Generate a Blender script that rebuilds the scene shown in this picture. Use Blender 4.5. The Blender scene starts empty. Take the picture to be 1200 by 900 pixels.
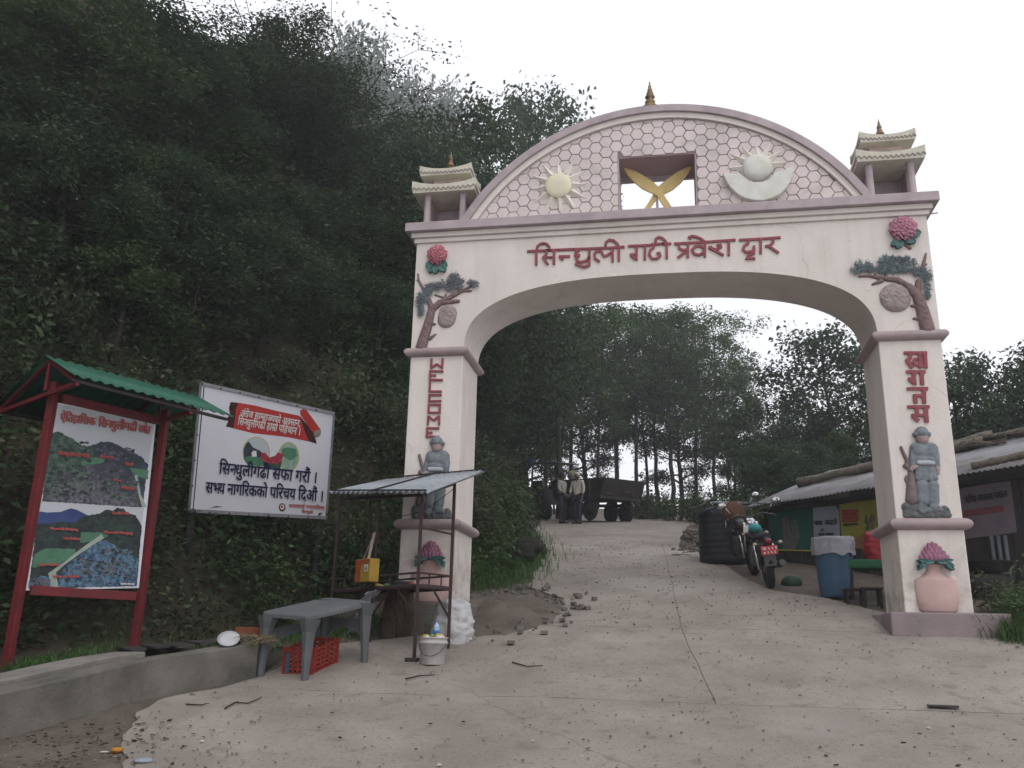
import bpy, bmesh, math, random
import numpy as np
from mathutils import Vector, Matrix, noise

# ------------------------------------------------------------------ camera
# World axes: X along the gate, Y through the gate, Z up; the eye is the origin.
SC = bpy.context.scene
COL = SC.collection
F = 1032.7; PITCH = 0.28326; ROLL = 0.02261; TH = 0.178917
_c, _s = math.cos(TH), math.sin(TH)
def _fr(v):  # camera-yaw frame -> world frame
    return Vector((v[0]*_c - v[1]*_s, v[0]*_s + v[1]*_c, v[2]))
_cp, _sp = math.cos(PITCH), math.sin(PITCH); _cr, _sr = math.cos(ROLL), math.sin(ROLL)
FW = _fr((0, _cp, _sp)); _up = _fr((0, -_sp, _cp)); _rt = _fr((1, 0, 0))
RT = _cr*_rt + _sr*_up; UP = -_sr*_rt + _cr*_up
camd = bpy.data.cameras.new('camera'); cam = bpy.data.objects.new('camera', camd); COL.objects.link(cam)
camd.sensor_width = 36; camd.sensor_fit = 'HORIZONTAL'; camd.lens = 36*F/1200
camd.clip_start = 0.1; camd.clip_end = 2000
cam.matrix_world = Matrix(((RT.x, UP.x, -FW.x, 0), (RT.y, UP.y, -FW.y, 0), (RT.z, UP.z, -FW.z, 0), (0, 0, 0, 1)))
SC.camera = cam

# ------------------------------------------------------------------ light: bright overcast
SUN_EL, SUN_AZ = math.radians(52), math.radians(150)   # azimuth clockwise from +Y
w = bpy.data.worlds.new('World'); SC.world = w; w.use_nodes = True
nt = w.node_tree; nt.nodes.clear()
out = nt.nodes.new('ShaderNodeOutputWorld'); bg = nt.nodes.new('ShaderNodeBackground')
sky = nt.nodes.new('ShaderNodeTexSky'); sky.sky_type = 'NISHITA'; sky.sun_disc = False
sky.sun_elevation = SUN_EL; sky.sun_rotation = SUN_AZ; sky.dust_density = 4; sky.air_density = 1.5
mixs = nt.nodes.new('ShaderNodeMix'); mixs.data_type = 'RGBA'; mixs.inputs[0].default_value = 0.9
mixs.inputs['B'].default_value = (9.1, 9.1, 9.5, 1)
nt.links.new(sky.outputs[0], mixs.inputs['A']); nt.links.new(mixs.outputs['Result'], bg.inputs[0])
bg.inputs[1].default_value = 0.125
nt.links.new(bg.outputs[0], out.inputs[0])
sl = bpy.data.lights.new('sun', 'SUN'); sl.energy = 0.5; sl.angle = math.radians(25); sl.color = (1, .97, .93)
sun = bpy.data.objects.new('sun', sl); COL.objects.link(sun)
sd = Vector((math.sin(SUN_AZ)*math.cos(SUN_EL), math.cos(SUN_AZ)*math.cos(SUN_EL), math.sin(SUN_EL)))
sun.rotation_euler = sd.to_track_quat('Z', 'Y').to_euler(); sun.location = (0, 0, 30)
SC.view_settings.view_transform = 'Standard'; SC.view_settings.look = 'None'
SC.view_settings.exposure = 0.22; SC.view_settings.gamma = 1.0
SC.cycles.max_bounces = 6; SC.cycles.diffuse_bounces = 3; SC.cycles.transparent_max_bounces = 8
rng = random.Random(7); nrg = np.random.default_rng(7)

# ------------------------------------------------------------------ geometry of the place
def ray(u, v): return FW + RT*((u-600)/F) - UP*((v-450)/F)
def PY(u, v, Y): r = ray(u, v); return r*(Y/r.y)
def PZ(u, v, Z): r = ray(u, v); return r*(Z/r.z)
def PL(u, v, p0, n): r = ray(u, v); return r*(p0.dot(n)/r.dot(n))
_GP = [(-30,-4.5),(0,-1.72),(4,-1.2),(6.4,-.86),(8.8,-.45),(11.05,.12),(14,.80),(17.5,1.62),(24,2.9),(30,3.92),(36.4,4.88),(42,6.0),(46,6.7),(50,6.9),(60,5.5),(90,-6),(160,-20),(260,-22)]
_gy = np.arange(-30, 250, .1); _gz = np.interp(_gy, [a for a, b in _GP], [b for a, b in _GP])
_k = np.ones(13)/13; _gz2 = np.convolve(np.pad(_gz, 6, 'edge'), _k, 'valid')
def prof(Y): return float(np.interp(Y, _gy, _gz2))
def GR(u, v, dz=0.0):
    r = ray(u, v); t = 3.0
    while t < 75:
        p = r*t
        if p.z < prof(p.y)+dz:
            a, b = t-.05, t
            for _ in range(20):
                m = (a+b)/2; p = r*m
                if p.z < prof(p.y)+dz: b = m
                else: a = m
            return r*b
        t += .05
    return r*50
GX0 = -3.527; GW = 7.016; GY = 11.41; GD = .963; PW = .76   # gate: left edge, width, front plane, depth, pillar width
HB, HL, HU, HT = .43, 1.461, 3.874, 5.555

# ------------------------------------------------------------------ object helpers
def tag(o, label=None, cat=None, group=None, kind=None):
    if label: o['label'] = label
    if cat: o['category'] = cat
    if group: o['group'] = group
    if kind: o['kind'] = kind
    return o
def empty(name, loc=(0,0,0), label=None, cat=None, group=None, kind=None):
    o = bpy.data.objects.new(name, None); o.empty_display_size = .2; COL.objects.link(o); o.location = loc
    return tag(o, label, cat, group, kind)
def copy_tree(o, parent=None):
    c = o.copy(); COL.objects.link(c)
    if parent is not None: c.parent = parent
    for ch in list(o.children): copy_tree(ch, c)
    return c
def wloc(o):
    v = Vector((0,0,0))
    while o is not None: v += o.location; o = o.parent
    return v
class MB:
    def __init__(s): s.v = []; s.f = []; s.sm = []
    def add(s, vs, fs, smooth=False):
        k = len(s.v); s.v += [tuple(p) for p in vs]; s.f += [tuple(i+k for i in f) for f in fs]; s.sm += [smooth]*len(fs); return s
    def box(s, c, d, rot=None):
        c = Vector(c); vs = []
        for z in (-1, 1):
            for y in (-1, 1):
                for x in (-1, 1):
                    p = Vector((x*d[0]/2, y*d[1]/2, z*d[2]/2))
                    if rot is not None: p = rot @ p
                    vs.append(c+p)
        return s.add(vs, [(0,2,3,1),(4,5,7,6),(0,1,5,4),(2,6,7,3),(0,4,6,2),(1,3,7,5)])
    def bb(s, a, b):
        return s.box([(a[i]+b[i])/2 for i in range(3)], [abs(b[i]-a[i]) for i in range(3)])
    def bar(s, p, q, w, h=None):
        p, q = Vector(p), Vector(q); d = q-p; h = h or w
        r = d.to_track_quat('Z', 'Y').to_matrix()
        return s.box((p+q)/2, (w, h, d.length), r)
    def tube(s, pts, rad, n=8, cap=True, smooth=True, flat=1.0, fdir=None):
        pts = [Vector(p) for p in pts]; m = len(pts)
        if not hasattr(rad, '__len__'): rad = [rad]*m
        vs = []; a = None
        for i in range(m):
            t = (pts[min(i+1, m-1)]-pts[max(i-1, 0)]).normalized()
            if a is None: a = t.orthogonal().normalized()
            a = (a - t*a.dot(t));
            a = a.normalized() if a.length > 1e-6 else t.orthogonal().normalized()
            b = t.cross(a)
            for k in range(n):
                o = (a*math.cos(2*math.pi*k/n)+b*math.sin(2*math.pi*k/n))*rad[i]
                if fdir is not None: o = o - fdir*o.dot(fdir)*(1-flat)
                vs.append(pts[i]+o)
        fs = [(i*n+k, i*n+(k+1) % n, (i+1)*n+(k+1) % n, (i+1)*n+k) for i in range(m-1) for k in range(n)]
        s.add(vs, fs, smooth)
        if cap:
            k0 = len(s.v)-len(vs)
            s.f += [tuple(k0+k for k in range(n))[::-1], tuple(k0+(m-1)*n+k for k in range(n))]; s.sm += [False, False]
        return s
    def lathe(s, prof_, c, n=16, sx=1, sy=1, axis=None, smooth=True, jit=0):
        c = Vector(c); vs = []; m = len(prof_)
        M = Vector((0,0,1)).rotation_difference(Vector(axis)).to_matrix() if axis is not None else None
        for r, z in prof_:
            for k in range(n):
                a = 2*math.pi*k/n; rr = r*(1+jit*(rng.random()-.5))
                p = Vector((rr*math.cos(a)*sx, rr*math.sin(a)*sy, z))
                vs.append(c+(M @ p if M else p))
        fs = [(i*n+k, i*n+(k+1) % n, (i+1)*n+(k+1) % n, (i+1)*n+k) for i in range(m-1) for k in range(n)]
        s.add(vs, fs, smooth); k0 = len(s.v)-len(vs)
        s.f += [tuple(k0+k for k in range(n))[::-1], tuple(k0+(m-1)*n+k for k in range(n))]; s.sm += [False, False]
        return s
    def ell(s, c, r, n=10, m=6, rot=None):
        c = Vector(c); vs = []; fs = []
        for i in range(1, m):
            ph = math.pi*i/m
            for k in range(n):
                a = 2*math.pi*k/n
                p = Vector((r[0]*math.sin(ph)*math.cos(a), r[1]*math.sin(ph)*math.sin(a), r[2]*math.cos(ph)))
                vs.append(c+(rot @ p if rot is not None else p))
        for q in (1, -1):
            p = Vector((0, 0, q*r[2])); vs.append(c+(rot @ p if rot is not None else p))
        fs = [(i*n+k, (i+1)*n+k, (i+1)*n+(k+1) % n, i*n+(k+1) % n) for i in range(m-2) for k in range(n)]
        T = (m-1)*n
        fs += [(T, k, (k+1) % n) for k in range(n)] + [(T+1, (m-2)*n+(k+1) % n, (m-2)*n+k) for k in range(n)]
        return s.add(vs, fs, True)
    def prism(s, pts, n_off):       # pts: 3D planar outline, extruded by the vector n_off
        m = len(pts); n_off = Vector(n_off); pts = [Vector(p) for p in pts]
        s.add(pts+[p+n_off for p in pts], [tuple(range(m))[::-1], tuple(range(m, 2*m))]+[(i, (i+1) % m, m+(i+1) % m, m+i) for i in range(m)])
        return s
    def build(s, name, mat, parent=None, bevel=0, seg=2, subsurf=0, local=False):
        me = bpy.data.meshes.new(name)
        off = wloc(parent) if (parent is not None and not local) else Vector((0,0,0))
        me.from_pydata([(p[0]-off.x, p[1]-off.y, p[2]-off.z) for p in s.v], [], s.f)
        me.polygons.foreach_set('use_smooth', s.sm)
        bm = bmesh.new(); bm.from_mesh(me); bmesh.ops.recalc_face_normals(bm, faces=bm.faces); 
        if bevel:
            es = [e for e in bm.edges if e.is_manifold and e.calc_face_angle(0) > .5]
            bmesh.ops.bevel(bm, geom=es, offset=bevel, segments=seg, affect='EDGES', profile=.5, clamp_overlap=True)
        bm.to_mesh(me); bm.free(); me.update()
        o = bpy.data.objects.new(name, me); COL.objects.link(o)
        if mat: me.materials.append(mat)
        if parent is not None: o.parent = parent
        if subsurf:
            md = o.modifiers.new('s', 'SUBSURF'); md.levels = md.render_levels = subsurf
        return o
def quadmesh(name, V, mat, parent=None, nv=4, smooth=False):
    """V: (N, nv, 3) array of separate faces."""
    N = V.shape[0]; me = bpy.data.meshes.new(name)
    me.vertices.add(N*nv); me.vertices.foreach_set('co', V.reshape(-1).astype(np.float32))
    me.loops.add(N*nv); me.loops.foreach_set('vertex_index', np.arange(N*nv, dtype=np.int32))
    me.polygons.add(N); me.polygons.foreach_set('loop_start', np.arange(0, N*nv, nv, dtype=np.int32))
    me.update(calc_edges=True); me.validate()
    if mat: me.materials.append(mat)
    o = bpy.data.objects.new(name, me); COL.objects.link(o)
    if parent is not None: o.parent = parent
    return o

# ------------------------------------------------------------------ materials
def srgb(*c):
    f = lambda x: (x/255/12.92 if x/255 <= .04045 else ((x/255+.055)/1.055)**2.4)
    return tuple(f(x) for x in c)
MATS = {}
def mat(name, col, col2=None, rough=.8, scale=6, bump=.15, bscale=45, metal=0, spec=.3, detail=6, stretch=(1,1,1), dirt=None, dirt_amt=.5, dirt_scale=2.5, alpha=1, obvar=0, lo=.35, hi=.65, sss=0):
    if name in MATS: return MATS[name]
    m = bpy.data.materials.new(name); m.use_nodes = True; t = m.node_tree; n = t.nodes; L = t.links
    b = n['Principled BSDF']; b.inputs['Roughness'].default_value = rough; b.inputs['Metallic'].default_value = metal
    b.inputs['Specular IOR Level'].default_value = spec
    tc = n.new('ShaderNodeNewGeometry'); mp = n.new('ShaderNodeMapping'); mp.inputs['Scale'].default_value = stretch
    L.new(tc.outputs['Position'], mp.inputs[0])
    nz = n.new('ShaderNodeTexNoise'); nz.inputs['Scale'].default_value = scale; nz.inputs['Detail'].default_value = detail; nz.inputs['Roughness'].default_value = .6
    L.new(mp.outputs[0], nz.inputs[0])
    mr = n.new('ShaderNodeMapRange'); mr.inputs[1].default_value = lo; mr.inputs[2].default_value = hi; L.new(nz.outputs[0], mr.inputs[0])
    mx = n.new('ShaderNodeMix'); mx.data_type = 'RGBA'; L.new(mr.outputs[0], mx.inputs[0])
    col2 = col2 or tuple(c*.82 for c in col[:3])
    mx.inputs['A'].default_value = (*col[:3], 1); mx.inputs['B'].default_value = (*col2[:3], 1)
    last = mx.outputs['Result']
    if dirt:
        n2 = n.new('ShaderNodeTexNoise'); n2.inputs['Scale'].default_value = dirt_scale; n2.inputs['Detail'].default_value = 9; n2.inputs['Roughness'].default_value = .7
        L.new(mp.outputs[0], n2.inputs[0])
        r2 = n.new('ShaderNodeMapRange'); r2.inputs[1].default_value = .52; r2.inputs[2].default_value = .72; r2.inputs[4].default_value = dirt_amt
        L.new(n2.outputs[0], r2.inputs[0]); m2 = n.new('ShaderNodeMix'); m2.data_type = 'RGBA'
        L.new(r2.outputs[0], m2.inputs[0]); L.new(last, m2.inputs['A']); m2.inputs['B'].default_value = (*dirt, 1); last = m2.outputs['Result']
    if obvar:
        oi = n.new('ShaderNodeObjectInfo'); hs = n.new('ShaderNodeHueSaturation'); r3 = n.new('ShaderNodeMapRange')
        r3.inputs[3].default_value = 1-obvar; r3.inputs[4].default_value = 1+obvar; L.new(oi.outputs['Random'], r3.inputs[0]); L.new(r3.outputs[0], hs.inputs['Value'])
        L.new(last, hs.inputs['Color']); last = hs.outputs[0]
    L.new(last, b.inputs['Base Color'])
    if bump:
        n3 = n.new('ShaderNodeTexNoise'); n3.inputs['Scale'].default_value = bscale; n3.inputs['Detail'].default_value = 5; L.new(tc.outputs['Position'], n3.inputs[0])
        bp = n.new('ShaderNodeBump'); bp.inputs['Strength'].default_value = bump; bp.inputs['Distance'].default_value = .02; L.new(n3.outputs[0], bp.inputs['Height']); L.new(bp.outputs[0], b.inputs['Normal'])
    m['last'] = 1
    MATS[name] = m; return m
M_wall = mat('painted plaster cream white', (.72,.665,.625), (.64,.585,.545), rough=.85, scale=1.3, bump=.2, dirt=(.47,.42,.375), dirt_amt=.4, dirt_scale=1.6, stretch=(1,1,.6))
def weather(m, z0=.35, z1=1.5, grime=(.30,.25,.20), streak=.28, cracks=True):
    n = m.node_tree.nodes; L = m.node_tree.links; b = n['Principled BSDF']; src = b.inputs['Base Color'].links[0].from_socket
    g = n.new('ShaderNodeNewGeometry'); mp = n.new('ShaderNodeMapping'); mp.inputs['Scale'].default_value = (7, 7, .45); L.new(g.outputs['Position'], mp.inputs[0])
    def layer(fac, colr, src):
        x = n.new('ShaderNodeMix'); x.data_type = 'RGBA'; L.new(fac, x.inputs[0]); L.new(src, x.inputs['A']); x.inputs['B'].default_value = (*colr, 1); return x.outputs['Result']
    def noise_(vec, sc_, det): z = n.new('ShaderNodeTexNoise'); z.inputs['Scale'].default_value = sc_; z.inputs['Detail'].default_value = det; z.inputs['Roughness'].default_value = .65; L.new(vec, z.inputs[0]); return z.outputs[0]
    def mr(s_, a0, a1, b0, b1): r = n.new('ShaderNodeMapRange'); [setattr(r.inputs[i+1], 'default_value', v) for i, v in enumerate((a0, a1, b0, b1))]; L.new(s_, r.inputs[0]); return r.outputs[0]
    def mul(x, y): q = n.new('ShaderNodeMath'); q.operation = 'MULTIPLY'; L.new(x, q.inputs[0]); L.new(y, q.inputs[1]); return q.outputs[0]
    src = layer(mr(noise_(mp.outputs[0], 1.0, 6), .52, .74, 0, streak), (.40,.36,.33), src)
    sep = n.new('ShaderNodeSeparateXYZ'); L.new(g.outputs['Position'], sep.inputs[0])
    src = layer(mul(mr(sep.outputs[2], z0, z1, 1, 0), mr(noise_(g.outputs['Position'], 4, 8), .42, .62, 0, .8)), grime, src)
    src = layer(mr(noise_(g.outputs['Position'], 26, 3), .70, .74, 0, .5), (.25,.21,.19), src)
    if cracks:
        vo = n.new('ShaderNodeTexVoronoi'); vo.feature = 'DISTANCE_TO_EDGE'; vo.inputs['Scale'].default_value = .55; nz = n.new('ShaderNodeTexNoise'); nz.inputs['Scale'].default_value = 3; nz.inputs['Detail'].default_value = 7
        L.new(g.outputs['Position'], nz.inputs[0]); ad = n.new('ShaderNodeMix'); ad.data_type = 'RGBA'; ad.inputs[0].default_value = .3; L.new(g.outputs['Position'], ad.inputs['A']); L.new(nz.outputs['Color'], ad.inputs['B']); L.new(ad.outputs['Result'], vo.inputs[0])
        src = layer(mul(mr(vo.outputs[0], 0, .004, .4, 0), mr(noise_(g.outputs['Position'], 1.2, 2), .5, .6, 0, 1)), (.33,.28,.25), src)
    L.new(src, b.inputs['Base Color']); return m
weather(M_wall)
M_lav = mat('lavender paint', (.44,.37,.39), (.36,.30,.315), rough=.7, scale=3, dirt=(.22,.18,.19), dirt_amt=.5)
M_torus = mat('mauve paint', (.38,.30,.30), (.32,.25,.255), rough=.7, scale=3, dirt=(.2,.16,.16), dirt_amt=.4)
M_hex = mat('pale pink tile paint', (.66,.565,.56), (.58,.505,.495), rough=.8, scale=2.5, obvar=.05, dirt=(.36,.33,.31), dirt_amt=.4)
M_grout = mat('dark grout', (.25,.20,.20), rough=.9)
M_red = mat('maroon letter paint', (.27,.06,.075), (.21,.045,.055), rough=.5, scale=9)
M_cream = mat('cream relief paint', (.74,.70,.62), (.66,.62,.54), rough=.7)
M_sunc = mat('yellow cream paint', (.72,.67,.50), (.64,.59,.45), rough=.6)
M_moon = mat('silver grey paint', (.66,.66,.62), (.58,.58,.53), rough=.6, dirt=(.45,.44,.27), dirt_amt=.5)
M_gold = mat('ochre gold paint', (.60,.45,.18), (.50,.37,.15), rough=.45)
M_brass = mat('tarnished brass', (.30,.20,.09), (.12,.08,.05), rough=.45, metal=.5, scale=20)
M_roofc = mat('weathered roof cream', (.60,.57,.48), (.52,.50,.41), rough=.9, scale=7, dirt=(.24,.24,.15), dirt_amt=.6, dirt_scale=5)
M_plinth = mat('mauve plinth plaster', (.27,.215,.225), (.20,.165,.165), rough=.9, scale=2.2, dirt=(.40,.31,.37), dirt_amt=.6, dirt_scale=2, bump=.3)
M_conc = mat('old concrete', (.175,.16,.14), (.10,.094,.08), rough=.95, scale=2.2, dirt=(.045,.047,.035), dirt_amt=.85, dirt_scale=1.8, bump=.4)
M_pink = mat('pink petals', (.48,.18,.22), (.40,.13,.16), rough=.6, scale=20)
M_pink2 = mat('mauve pink petals', (.46,.21,.28), (.36,.15,.21), rough=.6, scale=20)
M_lotus = mat('purple lotus petals', (.31,.14,.20), (.22,.09,.14), rough=.5, scale=20)
M_teal = mat('teal leaf paint', (.07,.17,.15), (.05,.12,.12), rough=.6)
M_needle = mat('grey teal needle paint', (.21,.26,.27), (.15,.195,.21), rough=.8, scale=12)
M_needle2 = mat('slate needle paint', (.24,.25,.27), (.17,.18,.20), rough=.8, scale=12)
M_bark_p = mat('painted bark', (.22,.15,.15), (.15,.10,.10), rough=.8, scale=14)
M_stone_p = mat('carved stone disc', (.36,.30,.29), (.26,.21,.20), rough=.9, scale=14, bump=.5)
M_uni = mat('slate blue uniform paint', (.20,.225,.25), (.13,.15,.17), rough=.5, scale=12, dirt=(.06,.07,.08), dirt_amt=.7, dirt_scale=9)
M_belt = mat('pale belt paint', (.42,.45,.48), rough=.6)
M_face = mat('relief face paint', (.36,.28,.26), (.28,.22,.21), rough=.6)
M_rifle = mat('rifle brown paint', (.20,.15,.15), (.13,.10,.10), rough=.6, scale=14)
M_rock = mat('relief rock paint', (.13,.14,.145), (.09,.10,.10), rough=.8, scale=12)
M_vase = mat('terracotta pink vase paint with highlight', (.47,.31,.285), (.54,.40,.37), rough=.7, scale=2, dirt=(.4,.2,.18), dirt_amt=.4)  # the paler second tone paints a highlight into the vase colour

# ------------------------------------------------------------------ terrain
def xl_pts():
    P = [(-20, -4.0), (0, -4.6)]
    for u, v in [(0, 868), (165, 822), (300, 797)]:
        p = GR(u, v); P.append((p.y, p.x-1.45))
    P += [(10.6, -5.0), (11.6, -4.9), (12.6, -4.4)]
    for u, v in [(592, 690), (622, 668), (634, 650), (626, 630), (606, 604)]:
        p = GR(u, v); P.append((p.y, p.x-.15))
    P += [(52, -16), (70, -40), (160, -60)]
    return P
XLP = xl_pts()
def XL(Y): return float(np.interp(Y, [a for a, b in XLP], [b for a, b in XLP]))
def XR(Y): return float(np.interp(Y, [-20, 11, 14, 18, 30, 40, 60], [9, 9, 8.5, 6, 2.9, 1.6, 2]))
WPT = [GR(-160, 925), GR(0, 868), GR(165, 822), GR(300, 797)]
def wallx(Y): return float(np.interp(Y, [p.y for p in WPT], [p.x for p in WPT]))
def terr(X, Y):
    z = prof(Y)
    if Y < WPT[-1].y+.9:
        k = min(1, max(0, (wallx(Y)-.62-X)/.15)) * min(1, max(0, (WPT[-1].y+.9-Y)/.8))
        z += .33*k
    d = XL(Y)-X
    if d > 0:
        nn = noise.fractal(Vector((X*.25, Y*.25, 1.7)), 1, 2, 4)
        n2 = noise.fractal(Vector((X*1.1, Y*1.1, 5.7)), 1, 2, 3)
        hh = 1.25*d if d < 9 else 11.25+.75*(d-9)
        if d > 30: hh = 27+.1*(d-30)
        far = max(0, min(1, (Y-46)/25)); hh *= (1-far*.6)
        z += hh*(1-math.exp(-d/.5))*(1+.25*nn) + .35*n2*min(1, d/1.5)
    e = X-XR(Y)
    if e > 0: z -= .45*e if e < 12 else 5.4+.2*(e-12)
    if d <= 0 and e < 0:
        z -= .012
    return z
def grid(name, xs, ys, mtl, fn, kind='structure', parent=None, smooth=True):
    nx, ny = len(xs), len(ys)
    V = [(x, y, fn(x, y)) for y in ys for x in xs]
    Fc = [(j*nx+i, j*nx+i+1, (j+1)*nx+i+1, (j+1)*nx+i) for j in range(ny-1) for i in range(nx-1)]
    me = bpy.data.meshes.new(name); me.from_pydata(V, [], Fc); me.polygons.foreach_set('use_smooth', [smooth]*len(Fc)); me.materials.append(mtl)
    o = bpy.data.objects.new(name, me); COL.objects.link(o)
    if kind: o['kind'] = kind
    if parent: o.parent = parent
    return o
M_soil = mat('dark hillside soil', (.055,.045,.032), (.028,.027,.017), rough=1, scale=.9, bump=.9, bscale=9, dirt=(.028,.04,.018), dirt_amt=.9)
M_dirt = mat('brown roadside dirt', (.135,.112,.093), (.085,.07,.058), rough=1, scale=2, bump=.8, bscale=25, dirt=(.05,.045,.035), dirt_amt=.7)
xs = list(np.arange(-160, -60, 8.)) + list(np.arange(-60, -12, 1.5)) + list(np.arange(-12, 10, .3)) + list(np.arange(10, 80, 3.))
ys = list(np.arange(-14, 4, 1.)) + list(np.arange(4, 22, .3)) + list(np.arange(22, 60, .8)) + list(np.arange(60, 240, 5.))
ground = grid('ground', xs, ys, M_soil, terr)
# dirt shoulder of the road, 4 mm above the ground sheet where it shows
RL = [(-14, -2.9), (4, -2.6)] + [(p.y, p.x) for p in [GR(146, 905), GR(140, 878), GR(150, 852), GR(176, 829), GR(240, 811), GR(302, 797), GR(345, 772), GR(400, 756), GR(468, 750), GR(548, 742), GR(640, 718), GR(662, 704), GR(618, 688), GR(634, 664), GR(641, 648), GR(632, 628), GR(610, 603)]] + [(47, -4.5)]
RL.sort()
RR = [(-14, 6.5), (9, 6.2)] + [(p.y, p.x) for p in [GR(1045, 722), GR(965, 702), GR(905, 694), GR(870, 678), GR(838, 655), GR(815, 636), GR(803, 619)]] + [(40, 3.0), (47, 1.6)]
RR.sort()
def rl(Y): return float(np.interp(Y, [a for a, b in RL], [b for a, b in RL]))
def rr(Y): return float(np.interp(Y, [a for a, b in RR], [b for a, b in RR]))
def strip(name, fa, fb, y0, y1, dy, nx, dz, mtl, parent=None, kind=None, rough=0.0, edge=0.0):
    V = []; Fc = []; ys_ = list(np.arange(y0, y1+dy*.5, dy))
    for j, y in enumerate(ys_):
        a, b = fa(y), fb(y)
        for i in range(nx+1):
            x = a+(b-a)*i/nx
            if edge and i in (0, nx): x += edge*noise.noise(Vector((y*1.7, i, 3)))
            zz = prof(y)+dz+rough*noise.fractal(Vector((x*.6, y*.6, 9)), 1, 2, 4)
            V.append((x, y, zz))
    n1 = nx+1
    Fc = [(j*n1+i, j*n1+i+1, (j+1)*n1+i+1, (j+1)*n1+i) for j in range(len(ys_)-1) for i in range(nx)]
    me = bpy.data.meshes.new(name); me.from_pydata(V, [], Fc); me.polygons.foreach_set('use_smooth', [True]*len(Fc)); me.materials.append(mtl)
    o = bpy.data.objects.new(name, me); COL.objects.link(o)
    if kind: o['kind'] = kind
    if parent: o.parent = parent
    return o
strip('dirt_shoulder', lambda y: XL(y)-.2 if y > 10.2 else wallx(y)-.05, lambda y: max(rr(y)+1.2, min(XR(y), 7)), -12, 46, .25, 30, .006, M_dirt, kind='structure', rough=.012)

# concrete road material: pale worn concrete, stained and gritty
def road_mat():
    m = mat('worn pale concrete', (.29,.257,.228), (.215,.188,.165), rough=.95, scale=1.1, bump=.35, bscale=60, dirt=(.15,.128,.11), dirt_amt=.75, dirt_scale=.7, obvar=.03)
    n = m.node_tree.nodes; L = m.node_tree.links; b = n['Principled BSDF']
    src = b.inputs['Base Color'].links[0].from_socket
    g = n.new('ShaderNodeNewGeometry')
    for sc_, lo, hi, colr, amt in [(30, .60, .68, (.10,.085,.07), .75), (75, .60, .70, (.44,.41,.38), .45), (.35, .52, .66, (.36,.33,.30), .6), (.9, .54, .66, (.19,.168,.145), .5), (5, .58, .70, (.15,.125,.105), .5)]:
        z = n.new('ShaderNodeTexNoise'); z.inputs['Scale'].default_value = sc_; z.inputs['Detail'].default_value = 4; L.new(g.outputs['Position'], z.inputs[0])
        r = n.new('ShaderNodeMapRange'); r.inputs[1].default_value = lo; r.inputs[2].default_value = hi; r.inputs[4].default_value = amt; L.new(z.outputs[0], r.inputs[0])
        x = n.new('ShaderNodeMix'); x.data_type = 'RGBA'; L.new(r.outputs[0], x.inputs[0]); L.new(src, x.inputs['A']); x.inputs['B'].default_value = (*colr, 1); src = x.outputs['Result']
    # cracks
    vo = n.new('ShaderNodeTexVoronoi'); vo.feature = 'DISTANCE_TO_EDGE'; vo.inputs['Scale'].default_value = .22
    nz = n.new('ShaderNodeTexNoise'); nz.inputs['Scale'].default_value = 1.5; nz.inputs['Detail'].default_value = 8
    L.new(g.outputs['Position'], nz.inputs[0]); ad = n.new('ShaderNodeMix'); ad.data_type = 'RGBA'; ad.inputs[0].default_value = .35
    L.new(g.outputs['Position'], ad.inputs['A']); L.new(nz.outputs['Color'], ad.inputs['B']); L.new(ad.outputs['Result'], vo.inputs[0])
    r = n.new('ShaderNodeMapRange'); r.inputs[1].default_value = 0; r.inputs[2].default_value = .003; r.inputs[3].default_value = .35; r.inputs[4].default_value = 0; L.new(vo.outputs[0], r.inputs[0])
    x = n.new('ShaderNodeMix'); x.data_type = 'RGBA'; L.new(r.outputs[0], x.inputs[0]); L.new(src, x.inputs['A']); x.inputs['B'].default_value = (.09,.08,.07, 1)
    L.new(x.outputs['Result'], b.inputs['Base Color']); return m
M_road = road_mat()
road = empty('road', (0, 0, 0), kind='structure')
joints = [-12, -4, 0, 4.2, 8.4, GR(900, 740).y, 15.2, 19.5, 24, 29, 35, 46]
def seam(Y): return float(np.interp(Y, [0, 8.8, 11, 20, 30, 46], [.9, GR(826, 770).x, GR(800, 740).x, GR(766, 690).x+.1, 1.0, -1.4]))
for a, b in zip(joints[:-1], joints[1:]):
    for side in (0, 1):
        if b < 8.6:
            if side == 0: strip('concrete_slab', lambda y: rl(y)+.13*noise.fractal(Vector((y*2.2, 4, 0)), 1, 2, 4), rr, a+.003, b-.003, (b-a-.006)/max(4, int((b-a)/.1)), 20, .022, M_road, parent=road, rough=.012)
            continue
        fa = (lambda y: rl(y)+.13*noise.fractal(Vector((y*2.2, 4, 0)), 1, 2, 4)) if side == 0 else (lambda y: seam(y)+.003+.02*noise.noise(Vector((y*1.5,0,0))))
        fb = (lambda y: seam(y)-.003+.02*noise.noise(Vector((y*1.5,0,0)))) if side == 0 else (lambda y: rr(y))
        strip('concrete_slab', fa, fb, a+.004, b-.004, (b-a-.008)/max(4, int((b-a)/.15)), 10, .022, M_road, parent=road, rough=.012, edge=0.0)

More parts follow.
